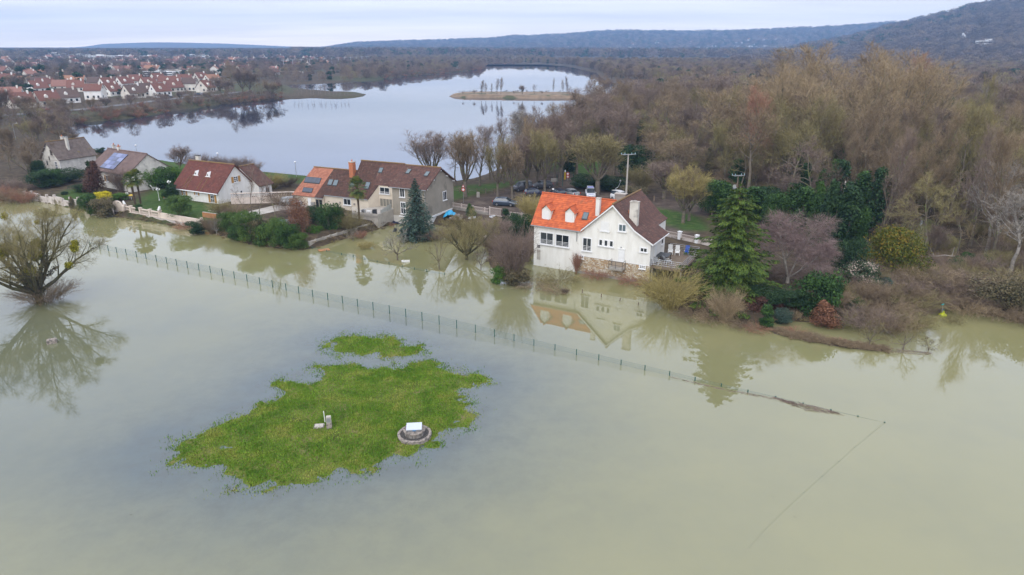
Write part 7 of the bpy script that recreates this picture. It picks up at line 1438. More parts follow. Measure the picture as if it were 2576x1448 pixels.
car('hatch', pos(1270, 518), math.radians(-12), paint('blue_grey', (.055, .075, .11)), 'blue-grey hatchback parked alone beside the road fence', GC)
car('van', pos(1313, 480), math.radians(205), paint('grey', (.10, .10, .115)), 'dark grey people carrier under the limes, facing the viewer', GC)
car('hatch', pos(1364, 474), math.radians(195), paint('mid_grey', (.085, .09, .105)), 'grey hatchback parked behind the people carrier', GC)
car('hatch', pos(1346, 494), math.radians(15), paint('dark_blue', (.02, .025, .06)), 'dark blue car half hidden by yellow twigs', GC)
car('hatch', pos(1403, 494), math.radians(112), paint('navy', (.012, .016, .04)), 'navy estate car seen from behind next to the silver saloon', GC)
car('saloon', pos(1433, 494), math.radians(125), paint('silver', (.36, .36, .36), .5), 'silver saloon with its boot towards the orange roof', GC)
pv = car('van', pos(1485, 496), math.radians(268), paint('white', (.75, .76, .78), 0.), 'white police van with blue light bar parked under the broad lime', GC)
q = MB(); q.box(-.12, .12, -.55, .55, 1.82, 1.93); q.build('light_bar', [mat('blue_light', (.02, .05, .55), .3)], pv)
for s in (-1, 1): q = MB(); q.box(-1.5, 1.2, s * .885 - .006, s * .885 + .006, .62, .74); q.build('blue_stripe', [mat('blue_stripe', (.03, .10, .50), .4)], pv)
q = MB(); q.box(1.62, 1.9, -.55, .55, .875, .885); q.build('bonnet_stripe', [mat('blue_stripe', (.03, .1, .5), .4)], pv)
car('van', pos(1560, 506), math.radians(-60), paint('white2', (.7, .7, .7), 0.), 'white van mostly hidden behind the brown roof and the concrete pole', GC)
car('hatch', pos(734, 516), math.radians(10), paint('pearl', (.5, .53, .56), .2), 'pale car parked on the drive left of the cream house'); car('hatch', pos(758, 511), math.radians(10), paint('grey', (.1, .1, .115)), 'grey car parked behind the pale one on the drive')
def conc_pole(x, yb, yt, label, arm=1.5, r=.17, m=M_concl, z=None, xt=None):
    p = at(x, yb, z); h = zat(p, yt) - p.z; o = empty('utility_pole', p, .1, label, 'utility pole'); q = MB(); w = r; q.add([(-w, -w * .7, 0), (w, -w * .7, 0), (w, w * .7, 0), (-w, w * .7, 0), (-w * .55, -w * .4, h), (w * .55, -w * .4, h), (w * .55, w * .4, h), (-w * .55, w * .4, h)], [(0, 1, 5, 4), (1, 2, 6, 5), (2, 3, 7, 6), (3, 0, 4, 7), (4, 5, 6, 7)]); q.build('pole', [m], o)
    if arm:
        q = MB(); q.box(-arm, arm, -.05, .05, h - .12, h - .02); q.box(-arm * .75, arm * .5, -.3, -.22, h - .14, h - .05); q.build('crossarm', [M_zinc], o)
        for i in (-1, -.5, .5, 1): q = MB(); q.ring((i * arm * .93, 0, h), [(.02, -.02), (.07, .02), (.05, .08), (.08, .11), (.03, .22), (.01, .24)], 8); q.build('insulator', [mat('glass_insulator', (.25, .42, .45), .2)], o)
    return o, h
o, h = conc_pole(1574, 508, 388, 'tall concrete utility pole with a crossarm behind the white house', 1.35)
for z in (h - 2.0, h - 2.3): q = MB(); q.tube((-.35, 0, z), (.35, 0, z), .03, n=5); q.build('bracket', [M_zinc], o)
o, h = conc_pole(1846, 545, 441, 'wooden pole carrying a grey transformer above the evergreens', 1.1, .14, M_wood, z=1.2)
q = MB(); q.box(-.75, -.15, -.3, .3, h - 2.8, h - 2.0); tf = q.build('transformer', [M_zinc], o)
for i in range(3): q = MB(); q.tube((-.65 + i * .2, 0, h - 2.0), (-.65 + i * .2, 0, h - 1.6), .04, n=6); q.build('bushing', [M_trim], tf)
conc_pole(2104, 600, 456, 'slim pale pole wrapped in ivy behind the birch', 0, .12, M_concl, z=1.)
def street_lamp(x, yb, yt, label, z=None, arm=.5, curve=False):
    p = at(x, yb, z); h = zat(p, yt) - p.z; o = empty('street_lamp', p, 0., label, 'street lamp'); q = MB(); q.tube((0, 0, 0), (0, 0, h * .92), .07, .045, 7)
    if curve: q.tube((0, 0, h * .92), (.25, 0, h), .045, .04, 6); q.tube((.25, 0, h), (1.3, 0, h + .15), .04, .035, 6)
    q.build('pole', [M_zinc], o); q = MB(); c = (1.4, 0, h + .14) if curve else (0, 0, h * .97); q.ball(c, .24, 10, sz=.7); q.build('lantern', [M_trim], o, smooth=True)
street_lamp(348, 405, 365, 'lake shore lamp above the solar panel house roof'); street_lamp(553, 432, 385, 'lake shore lamp behind the cottage roof'); street_lamp(746, 446, 407, 'lake shore lamp left of the salmon roof'); street_lamp(40, 352, 312, 'curved street lamp at the left edge of the picture', curve=True); street_lamp(1391, 497, 476, 'short white topped lamp beside the navy car')
o = empty('bent_lamp', at(1548, 492), .2, 'bent blue-grey tube lamp beside the concrete pole', 'lamp'); q = MB(); q.tube((0, 0, 0), (.0, 0, 1.3), .05, n=6); q.tube((0, 0, 1.3), (.5, 0, 1.6), .05, n=6); q.tube((.5, 0, 1.6), (.9, 0, 2.6), .05, n=6); q.build('tube', [M_steel], o); q = MB(); q.ball((.85, 0, 2.75), .2, 8); q.build('head', [M_zinc], o)
def sign(x, yb, yt, label, shapes, pm=M_zinc):
    p = at(x, yb); h = zat(p, yt) - p.z; o = empty('road_sign', p, 0, label, 'road sign'); q = MB(); q.tube((0, .04, 0), (0, .04, h), .035, n=6); q.build('post', [pm], o); z = h
    red = mat('sign_red', (.55, .02, .02), .5)
    for s in shapes:
        q = MB(); r = .34; a0 = PI / 2 if s == 'tri' else 0; n = 3 if s == 'tri' else 18
        q.add([(r * math.cos(a0 + 2 * PI * i / n), -.01, z - r + r * math.sin(a0 + 2 * PI * i / n)) for i in range(n)], [tuple(range(n))]); sg = q.build('sign_plate', [red], o); q = MB(); r2 = r * .62
        q.add([(r2 * math.cos(a0 + 2 * PI * i / n), -.02, z - r + r2 * math.sin(a0 + 2 * PI * i / n)) for i in range(n)], [tuple(range(n))]); q.build('sign_face', [M_trim], sg); z -= r * 1.75
sign(1166, 511, 465, 'road sign post with a red triangle above a red ring by the lime', ['tri', 'round']); sign(1428, 455, 434, 'two red ringed round signs on one post by the shore path', ['round', 'round'])
o = empty('marker_column', at(1421, 452), 0, 'yellow marker column with a white cap by the shore path', 'post'); q = MB(); q.tube((0, 0, 0), (0, 0, 1.6), .17, n=10); q.build('column', [mat('yellow_post', (.6, .42, .02), .5)], o); q = MB(); q.tube((0, 0, 1.6), (0, 0, 2.0), .17, .12, n=10); q.build('cap', [M_trim], o)
o = empty('notice_board', at(1394, 466), .1, 'white notice board beside the path gate', 'sign'); q = MB(); q.box(-.7, .7, -.03, .03, .7, 1.4); q.build('board', [M_concl], o)
for x in (-.6, .6): q = MB(); q.box(x - .04, x + .04, .031, .1, 0, 1.3); q.build('leg', [M_wood], o)
for i, (x, yb) in enumerate(((1401, 468), (1415, 469), (1442, 467))): q = MB(); q.box(-.06, .06, -.06, .06, 0, 2.2); q.box(-.08, .08, -.08, .08, 2.2, 2.26); meta(q.build('gate_post', [M_green], None, loc=at(x, yb)), 'dark green post of the path gate, ' + ('left one', 'middle one', 'right one')[i], 'post', 'posts of the path gate')
q = MB(); q.box(-.3, .3, -.2, .2, 0, .9); q.box(-.25, .25, -.15, .15, .9, 1.0); meta(q.build('stone_bollard', [M_conc], None, loc=at(1203, 497)), 'square stone bollard on the verge between two limes', 'bollard')
o = empty('green_cabinet', at(1484, 475), 0, 'green cabinet behind the police van', 'cabinet'); q = MB(); q.box(-.6, .6, -.3, .3, 0, 1.4); q.build('body', [M_green], o); q = MB(); q.box(-.65, .65, -.35, .35, 1.4, 1.46); q.build('top', [M_green], o)
o = empty('garden_bench', at(1378, 494), .3, 'white slatted seat beside the navy car', 'bench'); 
for i in range(4): q = MB(); q.box(-.6, .6, -.25 + i * .13, -.25 + i * .13 + .1, .45, .49); q.build('slat', [M_trim], o)
for x in (-.55, .55): q = MB(); q.box(x - .04, x + .04, -.22, .22, 0, .45); q.build('leg', [M_trim], o)
def lowrail(pts_, label):
    pw = [at(x, y) for x, y in pts_]; o = empty('timber_rail', pw[0], 0, label, 'fence')
    for i, p in enumerate(pw):
        c = p - pw[0]; q = MB(); q.box(c.x - .07, c.x + .07, c.y - .07, c.y + .07, c.z - .1, c.z + .95); q.build('post', [M_wood], o)
        if i < len(pw) - 1:
            e = pw[i + 1] - pw[0]
            for z in (.45, .82): q = MB(); q.tube(c + Vector((0, 0, z)), e + Vector((0, 0, z)), .05, n=5); q.build('rail', [M_wood], o)
lowrail([(1136, 484), (1156, 485), (1178, 486), (1200, 487), (1222, 487), (1244, 487), (1266, 487), (1288, 485), (1308, 480)], 'low timber rail along the green verge by the limes')
lowrail([(1755, 505), (1768, 517), (1778, 530), (1790, 545)], 'low timber rail at the edge of the lawn beside the evergreens'); q = MB(); q.box(-.12, .12, -.12, .12, 0, 1.); meta(q.build('wooden_bollard', [M_wood], None, loc=at(1645, 507)), 'wooden bollard behind the brown roof', 'bollard')
# chimney stack seen beyond the ridge of the white house
cs = hpt(hw, 9.0, 8.2); chimney(hw, 9.0, 8.2, 6.5, max(8.6, zat(cs, 489)), 1.5, .8, M_conc, M_concl, label='grey block chimney at the back of the white house')
# ---------------------------------------------------------------- the town beyond the lake
def onto(x, y, rmax=9000.):
    """where the line of sight meets the terrain"""
    d = ray(x, y); t = np.geomspace(60, rmax, 900); X, Y, Z = d[0] * t, d[1] * t, CAM_H + d[2] * t; g = ground_z(X, Y); k = np.argmax(Z < g)
    return Vector((X[k], Y[k], g[k])) if (Z < g).any() else Vector((X[-1], Y[-1], g[-1]))
M_tw1 = mat('town_render', (.66, .60, .52), .9, obj=1.2, ramp=[(0, (.62, .56, .49)), (.5, (.74, .70, .63)), (1, (.84, .82, .79))], scale=.3); M_tr = {}
for nm, c, c2 in (('redbrown', (.20, .085, .06), (.14, .06, .045)), ('orange', (.33, .165, .10), (.26, .13, .08)), ('brown', (.13, .085, .07), (.09, .06, .05)), ('pinkish', (.30, .15, .115), (.23, .115, .09))): M_tr[nm] = mat('town_roof_' + nm, c, .9, col2=c2, scale=1.5, obj=.5)
def town_proto(kind):
    """walls, roof slopes, chimney and windows of a small suburban house, as mesh data"""
    D = []; L, W, ze, zr = dict(a=(10, 8.5, 3.2, 7.6), b=(12, 8, 3.0, 6.8), c=(9, 9, 5.2, 8.6), d=(16, 8.5, 3.2, 7.2))[kind]
    q = MB(); q.add([(-L / 2, -W / 2, -1), (L / 2, -W / 2, -1), (L / 2, W / 2, -1), (-L / 2, W / 2, -1), (-L / 2, -W / 2, ze), (L / 2, -W / 2, ze), (L / 2, W / 2, ze), (-L / 2, W / 2, ze), (-L / 2, 0, zr), (L / 2, 0, zr)], [(0, 1, 5, 4), (2, 3, 7, 6), (1, 2, 6, 9, 5), (3, 0, 4, 8, 7), (4, 5, 9, 8), (6, 7, 8, 9)]); D.append(('wall', q.mesh('wall', [M_tw1]), None))
    kk = (zr - ze) / (W / 2)
    for s in (-1, 1): q = MB(); n = Vector((0, s * kk, 1)); q.slab([(-L / 2 - .3, s * (W / 2 + .5), ze - kk * .5 + .1), (L / 2 + .3, s * (W / 2 + .5), ze - kk * .5 + .1), (L / 2 + .3, 0, zr + .12), (-L / 2 - .3, 0, zr + .12)], n, .15); D.append(('roof', q.mesh('roof', [M_tr['redbrown']]), 'roof'))
    q = MB(); q.box(L * .3, L * .3 + .8, -.9, -.2, zr - 1.5, zr + .9); D.append(('chimney', q.mesh('chimney', [M_tw1]), None))
    def win(x, y, z, w, h, ax): q = MB(); (q.box(x - w / 2, x + w / 2, y - .05, y + .05, z, z + h) if ax == 'x' else q.box(x - .05, x + .05, y - w / 2, y + w / 2, z, z + h)); D.append(('window', q.mesh('window', [M_glass]), None))
    for s in (-1, 1):
        for f in (-.3, .05, .32): win(L * f, s * (W / 2 + .01), .9, 1.1, 1.3, 'x')
        win(s * (L / 2 + .01), 0, ze + .6, 1.0, 1.2, 'y'); win(s * (L / 2 + .01), -1.8, .9, 1.0, 1.3, 'y')
    if kind in 'ad':
        for s in (-1, 1):
            x = -1.2; y0 = s * (W / 2 - .9); q = MB(); q.add([(x - .8, y0, ze + .3), (x + .8, y0, ze + .3), (x + .8, y0, ze + 2.), (x, y0, ze + 2.8), (x - .8, y0, ze + 2.), (x - .8, y0 - s * 2.2, ze + 2.), (x + .8, y0 - s * 2.2, ze + 2.), (x, y0 - s * 2.6, ze + 2.8)], [(0, 1, 2, 3, 4), (2, 3, 7, 6), (3, 4, 5, 7), (0, 4, 5), (1, 6, 2)]); D.append(('dormer', q.mesh('dormer', [M_tw1]), None))
    return D
TP = {k: town_proto(k) for k in 'abcd'}
def town_house(kind, p, rz, roof, label, group, sc=1., full=True, wall=None):
    o = empty('town_house', p, rz, label, 'house', group, scale=sc)
    for nm, me, tag_ in TP[kind]:
        if not full and nm in ('window', 'dormer') : continue
        c = link(nm, me, o); 
        if tag_: c.material_slots[0].link = 'OBJECT'; c.material_slots[0].material = M_tr[roof]
        elif wall and nm == 'wall': c.material_slots[0].link = 'OBJECT'; c.material_slots[0].material = wall
    return o
# front rows read off the photograph: column, foot row, kind, turn, roof, description
FR = [(4, 268, 'a', 60, 'redbrown', 'pale gable cut by the left edge'), (57, 272, 'a', 50, 'redbrown', 'brown roof with two dormers, first whole house from the left'), (121, 267, 'a', 55, 'redbrown', 'pale gable with a blue framed window'), (172, 259, 'a', 48, 'brown', 'tall pale gable right of the blue window house'), (243, 250, 'c', 10, 'redbrown', 'two storey front with blue-grey shutters'), (281, 240, 'a', 75, 'redbrown', 'narrow gable touching the shuttered house'),
    (337, 247, 'a', 62, 'brown', 'wide pale gable behind the parked cars'), (372, 240, 'a', 60, 'brown', 'brown roof behind the parked cars'), (404, 242, 'a', 58, 'redbrown', 'gable above the white parked cars'), (438, 230, 'a', 55, 'redbrown', 'roof with rooflights'), (480, 228, 'c', 12, 'brown', 'twin gabled front'), (519, 231, 'a', 80, 'redbrown', 'gable near the right end of the front row'), (540, 226, 'a', 50, 'brown', 'last house of the front row by the tall bare trees'),
    (98, 232, 'a', 60, 'redbrown', 'gable behind the blue window house'), (114, 220, 'b', 55, 'redbrown', 'steep gable standing alone'), (160, 226, 'b', 15, 'pinkish', 'low pinkish roof'), (195, 230, 'a', 20, 'redbrown', 'house with a wooden balcony door'), (190, 213, 'd', 8, 'orange', 'long orange roof'), (245, 216, 'b', 10, 'brown', 'white bungalow with a pale roof'), (272, 222, 'a', 65, 'redbrown', 'gable left of two steep ones'), (296, 218, 'a', 65, 'brown', 'steep gable, left of a pair'), (314, 219, 'a', 65, 'redbrown', 'steep gable, right of a pair'),
    (343, 212, 'a', 20, 'redbrown', 'brown roof over the pair of gables'), (374, 221, 'a', 60, 'redbrown', 'white dormered roof'), (398, 207, 'a', 60, 'redbrown', 'gable peeping over the white dormered roof'), (430, 215, 'd', 14, 'redbrown', 'long roof behind the twin gables'), (466, 208, 'b', 10, 'redbrown', 'roof left of the dark conifer'), (506, 205, 'a', 60, 'redbrown', 'gable right of the dark conifer'), (535, 208, 'b', 60, 'orange', 'orange roof under the far bare trees'), (30, 250, 'b', 20, 'pinkish', 'pinkish roof half hidden by trees at the left'), (70, 214, 'b', 35, 'orange', 'small orange roof among evergreens')]
for i, (x, y, k, a_, rf, lb) in enumerate(FR): p = at(x, y, None if y > 240 else 3.); p.z = gz(p.x, p.y); town_house(k, p, math.radians(a_), rf, '%s, town house beyond the lake' % lb, 'town houses beyond the lake', sc=.9)
def uniq3(l):
    for pre in ('', 'larger ', 'smaller ', 'lower ', 'paler '):
        if pre + l not in USED: USED[pre + l] = 1; return pre + l
    return l
TOWN = pts([(-500, 250), (-100, 262), (0, 240), (150, 212), (330, 202), (560, 196), (700, 188), (700, 175), (880, 168), (860, 148), (600, 147), (300, 146), (0, 146), (-500, 146)], 3)
tps = sample(TOWN, 9, .016, 230, 33); rs = np.random.RandomState(6); tps.sort(key=lambda p: math.hypot(*p)); RF = ['redbrown', 'brown', 'pinkish', 'redbrown', 'orange']
for i, (x, y) in enumerate(tps):
    R = math.hypot(x, y); k = 'abcd'[rs.randint(4)]; rf = RF[rs.randint(5)]; bz_ = math.degrees(math.atan2(x, y)); side = 'left edge' if bz_ < -30 else 'left part' if bz_ < -24 else 'middle' if bz_ < -17 else 'right part'
    town_house(k, (x, y, gz(x, y)), math.radians(rs.choice([20, 60, 110, -20]) + rs.uniform(-8, 8)), rf, uniq3('%s %s house %s, %s' % ({'a': 'steep gabled', 'b': 'low', 'c': 'two storey', 'd': 'long'}[k], {'redbrown': 'red-brown roofed', 'brown': 'dark roofed', 'pinkish': 'pink roofed', 'orange': 'orange roofed'}[rf], 'in the rows behind the shore houses' if R < 600 else 'in the far streets' if R < 900 else 'under the far forest', side)), 'houses of the town', full=R < 480, sc=rs.uniform(.9, 1.15))
# white slab blocks and sheds
def slab_block(x0, x1, yb, yt, st, label, m=M_trim, name='apartment_block', depth=12, cat='building', steps=False):
    a, b = onto(x0, yb, 5000), onto(x1, yb, 5000); Y = a.y; w = abs(x1 - x0) / FPX * Y / (_cp - .0) * 1.05; c = onto((x0 + x1) / 2, yb, 5000); h = zat((0, c.y), yt) - c.z; o = empty(name, c, 0, label, cat); q = MB(); q.box(-w / 2, w / 2, 0, depth, -3, h); q.build('wall', [m], o)
    n = max(3, int(w / 7))
    for s in range(st): 
        z = (s + .35) * h / st; q = MB(); q.box(-w / 2 + 1, w / 2 - 1, -.12, -.02, z, z + h / st * .42); g = q.build('window_band', [M_glass], o)
        q = MB(); 
        for i in range(1, n): xx = -w / 2 + i * w / n; q.box(xx - .35, xx + .35, -.2, -.13, z - .1, z + h / st * .45)
        q.build('mullions', [m], g)
    q = MB(); q.box(-w * .1, w * .12, 2, depth - 2, h, h + h / st * .5); q.build('roof_box', [m], o); return o
for x0, x1, yb, yt, st, lb in ((112, 156, 148, 134.5, 3, 'white stepped apartment block, leftmost of the row under the forest'), (176, 218, 149, 137.5, 3, 'white apartment block, second of the row under the forest'), (221, 277, 152, 140, 3, 'longest white apartment block under the forest'), (287, 315, 150, 140.5, 3, 'short white apartment block right of the longest one'), (355, 396, 150, 141, 2, 'low pale block in the middle of the skyline'), (443, 511, 147, 139, 2, 'low white block furthest right under the forest'),
    (0, 16, 146, 133, 2, 'pale block at the left edge under the forest'), (364, 432, 197, 181, 3, 'white factory building with rows of windows beside the sheds'), (257, 277, 167, 159, 3, 'small white block behind the town roofs'), (688, 722, 141, 135, 2, 'white blocks far behind the left shore, left group'), (744, 806, 141, 135, 2, 'white blocks far behind the left shore, right group'), (919, 940, 135, 124, 4, 'tall white block on the horizon right of the valley'), (941, 972, 139, 134.5, 1, 'low white hall beside the tall white block'), (1285, 1312, 152, 146.5, 1, 'small white building behind the far end of the lake'), (870, 915, 142, 137, 1, 'low pale halls left of the tall white block')): slab_block(x0, x1, yb, yt, st, lb)
for x0, x1, yb, yt, lb in ((425, 548, 190, 178, 'long low shed roof behind the front row houses'), (560, 740, 186, 181, 'long railway platform roof behind the tall bare trees'), (405, 520, 183, 175, 'second long shed behind the first one')): slab_block(x0, x1, yb, yt, 1, lb, M_concl, 'industrial_shed')
# evergreens and bare trees in the town
for i, (x, yb, yt, w, k) in enumerate(((61, 200, 168, 30, 'e'), (103, 200, 165, 26, 'e'), (161, 222, 170, 26, 'c'), (205, 215, 183, 30, 'e'), (284, 206, 188, 20, 'e'), (324, 210, 190, 22, 'e'), (359, 208, 184, 13, 'c'), (464, 207, 175, 24, 'c'), (544, 206, 178, 16, 'c'), (338, 175, 158, 12, 'e'), (413, 178, 162, 22, 'e'), (125, 246, 222, 30, 'e'), (80, 236, 212, 30, 'e'), (375, 172, 158, 14, 'e'), (490, 178, 165, 16, 'e'), (615, 168, 153, 8, 'e'), (936, 155, 142, 7, 'e'), (924, 180, 160, 8, 'c'), (300, 240, 225, 14, 'e'))):
    pp('firtree' if k == 'c' else 'farever', x, yb, yt, w, '%s evergreen, %s' % ('pointed' if k == 'c' else 'broad dark', ('left of the apartment blocks', 'second in the left part of the town', 'standing tall before the town roofs', 'behind the long orange roof', 'left of the steep gables', 'above the pair of gables', 'narrow, before the white factory', 'the darkest conifer behind the front row', 'at the right end of the town', 'small, under the white blocks', 'beside the sheds', 'between the left front houses', 'at the left behind the front row', 'small, left of the sheds', 'small, above the sheds', 'on the far left shore', 'tiny, by the far railway', 'on the wooded far shore', 'between the middle front houses')[i]), 'tree', 'evergreens of the town', name='evergreen_tree', z=None if yb > 240 else 3.)
rs = np.random.RandomState(12)
SHORE = [(572, 246, 196, 40), (590, 238, 148, 60), (612, 240, 165, 50), (640, 244, 185, 50), (660, 246, 192, 44), (684, 246, 200, 40), (555, 240, 188, 40), (702, 246, 208, 30), (630, 238, 175, 40), (530, 248, 215, 30), (20, 292, 225, 70), (5, 300, 215, 60), (62, 290, 235, 50), (95, 290, 240, 30), (160, 286, 244, 36), (185, 284, 252, 30), (218, 282, 246, 30), (232, 282, 243, 24), (268, 272, 242, 34), (300, 268, 240, 34), (330, 266, 236, 34), (358, 262, 232, 34), (388, 258, 236, 26), (415, 256, 234, 26), (155, 306, 262, 18), (648, 244, 205, 30), (455, 254, 228, 26)]
for i, (x, yb, yt, w) in enumerate(SHORE): pp(['lime0', 'oak0', 'lime1', 'oak1', 'slim', 'lime2'][i % 6], x, yb, yt, w, 'bare tree on the town shore, %s' % (('left of the tall one', 'the tallest one', 'right of the tallest one')[i] if i < 3 else ('round crowned', 'spreading', 'slim', 'dense', 'thin', 'broad')[i % 6] + (' near the root of the peninsula' if x > 520 else ' before the shore road houses' if x > 140 else ' at the left edge')), 'tree', 'bare trees along the town shore', ['mauve', 'brown', 'mauve', 'dark'][i % 4], z=1.5)
ORD = 'first second third fourth fifth sixth seventh eighth ninth tenth eleventh twelfth thirteenth fourteenth fifteenth'.split()
for i in range(15): x = 742 + i * 9.6 + rs.uniform(-2, 2); pp('slim', x, 239, rs.uniform(207, 214), 9, '%s thin white stemmed sapling from the left on the wooded peninsula' % ORD[i], 'tree', 'thin saplings on the peninsula', 'mauve', z=1.0, bark=M_barkpale)
for i, (x, yt, w, k) in enumerate(((1164, 228, 8, 'scrub0'), (1193, 226, 9, 'scrub1'), (1211, 200, 13, 'poplar0'), (1222, 208, 10, 'poplar1'), (1237, 209, 7, 'poplar2'), (1250, 197, 12, 'poplar1'), (1260, 193, 13, 'poplar0'), (1314, 213, 17, 'lime0'), (1344, 211, 19, 'oak0'), (1391, 196, 9, 'poplar2'), (1416, 200, 9, 'poplar1'), (1427, 190, 11, 'poplar0'), (1293, 229, 8, 'scrub0'), (1364, 228, 8, 'scrub1'))):
    pp(k, x, 238, yt, w, 'bare %s on the sandy spit, %s' % ('poplar' if 'pop' in k else 'round tree' if k[0] in 'lo' else 'bush', ('leftmost low one', 'second low one', 'left of the first tall pair', 'right of the first tall pair', 'thin one before the tall pair', 'left of the tallest pair', 'right of the tallest pair', 'left one of two', 'right one of two, mushroom shaped', 'slim, left of the last ones', 'short one of the last pair', 'tallest of the last pair', 'small one right of the tallest pair', 'small one beside the round trees')[i]), 'tree', 'trees on the sandy spit', 'mauve', z=2.0, name='bare_tree')
# left wood by the old house
def uniq2(a, x, y):
    b = math.degrees(math.atan2(x, y)); l = a + ', ' + ('at the left picture edge' if b < -37 else 'near the left edge' if b < -35 else 'close to the old gabled house') + (' beside the flood' if y < 155 else ' behind the house roof' if y < 185 else ' below the street lamp' if y < 220 else ' towards the lake')
    for pre in ('', 'tall ', 'low ', 'broad '):
        if pre + l not in USED: USED[pre + l] = 1; return pre + l
    return l
LW = pts([(-260, 300), (30, 300), (150, 300), (170, 322), (176, 345), (150, 352), (95, 380), (92, 440), (60, 460), (-260, 470)], 1.)
for i, (x, y) in enumerate(sample(LW, 4.0, .008, 74, 17)): tm, hw_ = [('mauve', 'mauve'), ('brown', 'brown'), ('dark', 'dark'), ('brown', 'plain'), ('olive', 'olive')][i % 5]; plant(['oak0', 'oak1', 'lime1', 'oak2', 'scrub0'][rs.randint(5)], (x, y, gz(x, y) - .1), uniq2('%s bare tree, left wood' % hw_, x, y), 'tree', 'trees of the small left wood', H=rs.uniform(6, 10.5), name='bare_tree', twm=tm)
# shore road and its cars
rd = [at(x, y) for x, y in ((-120, 300), (0, 292), (110, 284), (220, 275), (330, 262), (440, 249), (560, 238), (600, 232))]; V = []; F = []
for i, p in enumerate(rd): d = (rd[min(i + 1, len(rd) - 1)] - rd[max(i - 1, 0)]).normalized(); s = Vector((-d.y, d.x, 0)) * 3.2; V += [p - s, p + s]
V = [(v.x, v.y, gz(v.x, v.y) + .12) for v in V]; F = [(2 * i, 2 * i + 2, 2 * i + 3, 2 * i + 1) for i in range(len(rd) - 1)]; meta(link('shore_road', raw_mesh('shore_road', V, np.array(F), [mat('asphalt', (.17, .165, .17), .9, col2=(.14, .135, .14))])), kind='structure')
for i, (x, y, kd, pmn, c, lb) in enumerate(((121, 279, 'hatch', 'red', (.45, .01, .02), 'bright red car on the shore road below the blue window house'), (398, 248, 'hatch', 'white3', (.7, .7, .72), 'white car outside the town front row'), (423, 247, 'hatch', 'grey', (.1, .1, .115), 'dark car right of the white one in the town'), (465, 244, 'van', 'silver2', (.4, .42, .45), 'silver car in the middle of the town row'), (498, 242, 'hatch', 'grey', (.1, .1, .115), 'grey car near the right end of the shore road'), (512, 241, 'hatch', 'silver2', (.4, .42, .45), 'pale car at the right end of the shore road'))):
    p = at(x, y); car(kd, (p.x, p.y, gz(p.x, p.y) + .15), math.radians(20 + 10 * i), paint(pmn, c), lb, 'cars in the town')
# pylons and railway masts
for x, yb, yt, lb in ((630, 168, 129, 'lattice pylon left of the railway'), (907, 156, 125, 'lattice pylon in the middle distance'), (1008, 150, 128, 'lattice pylon standing furthest away')):
    p = onto(x, yb, 3000); h = zat(p, yt) - p.z; o = empty('lattice_pylon', p, 0, lb, 'pylon', 'pylons behind the lake'); q = MB(); w = h * .06
    for s in (-1, 1): q.tube((s * w, 0, 0), (s * w * .6, 0, h), h * .012, n=4)
    for k in range(8): q.tube((-w, 0, h * k / 8), (w, 0, h * (k + 1) / 8), h * .006, n=4)
    q.build('mast', [M_dark], o); q = MB(); q.box(-w * 2.2, w * 2.2, -.3, .3, h * .96, h); q.build('crossarm', [M_dark], o)
a, b = onto(695, 176, 3000), onto(915, 160, 3000); q = MB(); q.add([Vector((a.x, a.y, a.z + .8)), Vector((b.x, b.y, b.z + .8)), Vector((b.x, b.y + 60, b.z + .8)), Vector((a.x, a.y + 30, a.z + .8))], [(0, 1, 2, 3)]); meta(q.build('railway_yard', [M_concl]), kind='structure')
for i in range(13): p = a + (b - a) * (i / 12) + Vector((0, 30, 0)); q = MB(); q.box(-.25, .25, -.25, .25, 0, 11); q.box(-3, 3, -.15, .15, 10, 10.4); meta(q.build('railway_mast', [M_steel], None, loc=p), '%s thin grey mast from the left along the railway yard' % ORD[i], 'mast', 'masts along the railway')
# houses on the hillsides
def hill_houses(lst, label, group, s0=1.):
    for i, (x, y) in enumerate(lst): p = onto(x, y, 6500); town_house('abcd'[i % 4], p, rs.uniform(0, 3), RF[i % 5], label if isinstance(label, str) else label[i], group, sc=s0 * rs.uniform(.8, 1.3), full=False, wall=M_trim)
hill_houses([(x + rs.normal() * 7, y + rs.normal() * 1.6) for x, y in [(1360, 128), (1400, 133), (1440, 126), (1475, 132), (1510, 120), (1530, 128), (1560, 131), (1590, 118), (1620, 127), (1650, 113), (1680, 122), (1700, 130), (1730, 110), (1760, 104), (1790, 118), (1820, 108), (1850, 112), (1880, 104), (1910, 113), (1940, 103), (1980, 108)] for _ in range(2)], 'tiny pale house on the far wooded hillside', 'pale houses on the far hillside', 1.5)
hill_houses([(2432, 90), (2427, 95), (2440, 86)], ['white villa low on the big hill, middle of three', 'white villa low on the big hill, lowest of three', 'white villa low on the big hill, upper of three'], 'villas on the big hill', 1.3); slab_block(2467, 2512, 112, 103, 1, 'long white building on the slope of the big hill', name='white_mansion')
hill_houses([(1700 + i * 26 + rs.uniform(-8, 8), 139 + rs.uniform(-3, 5)) for i in range(14)], ['%s pale house from the left between wood and far hill' % w for w in ORD], 'houses at the foot of the far hill', 1.3)
for i, (x, y) in enumerate(((2176, 168), (2284, 160), (2318, 190), (2396, 160), (2350, 165), (2420, 170), (2225, 172), (2500, 165), (2540, 158), (2460, 158))): p = onto(x, y, 3000); town_house('abcd'[i % 4], p + Vector((0, 0, 1)), rs.uniform(0, 3), RF[(i % 2)], 'pale walled house beyond the wood at the foot of the big hill', 'houses under the big hill', sc=.85, full=False, wall=M_trim)
rsx = np.random.RandomState(77); hx = rsx.uniform(860, 2050, 300); hy = 139 - (hx - 860) / 1200 * 14 + rsx.uniform(-10, 4, 300); q = MB()
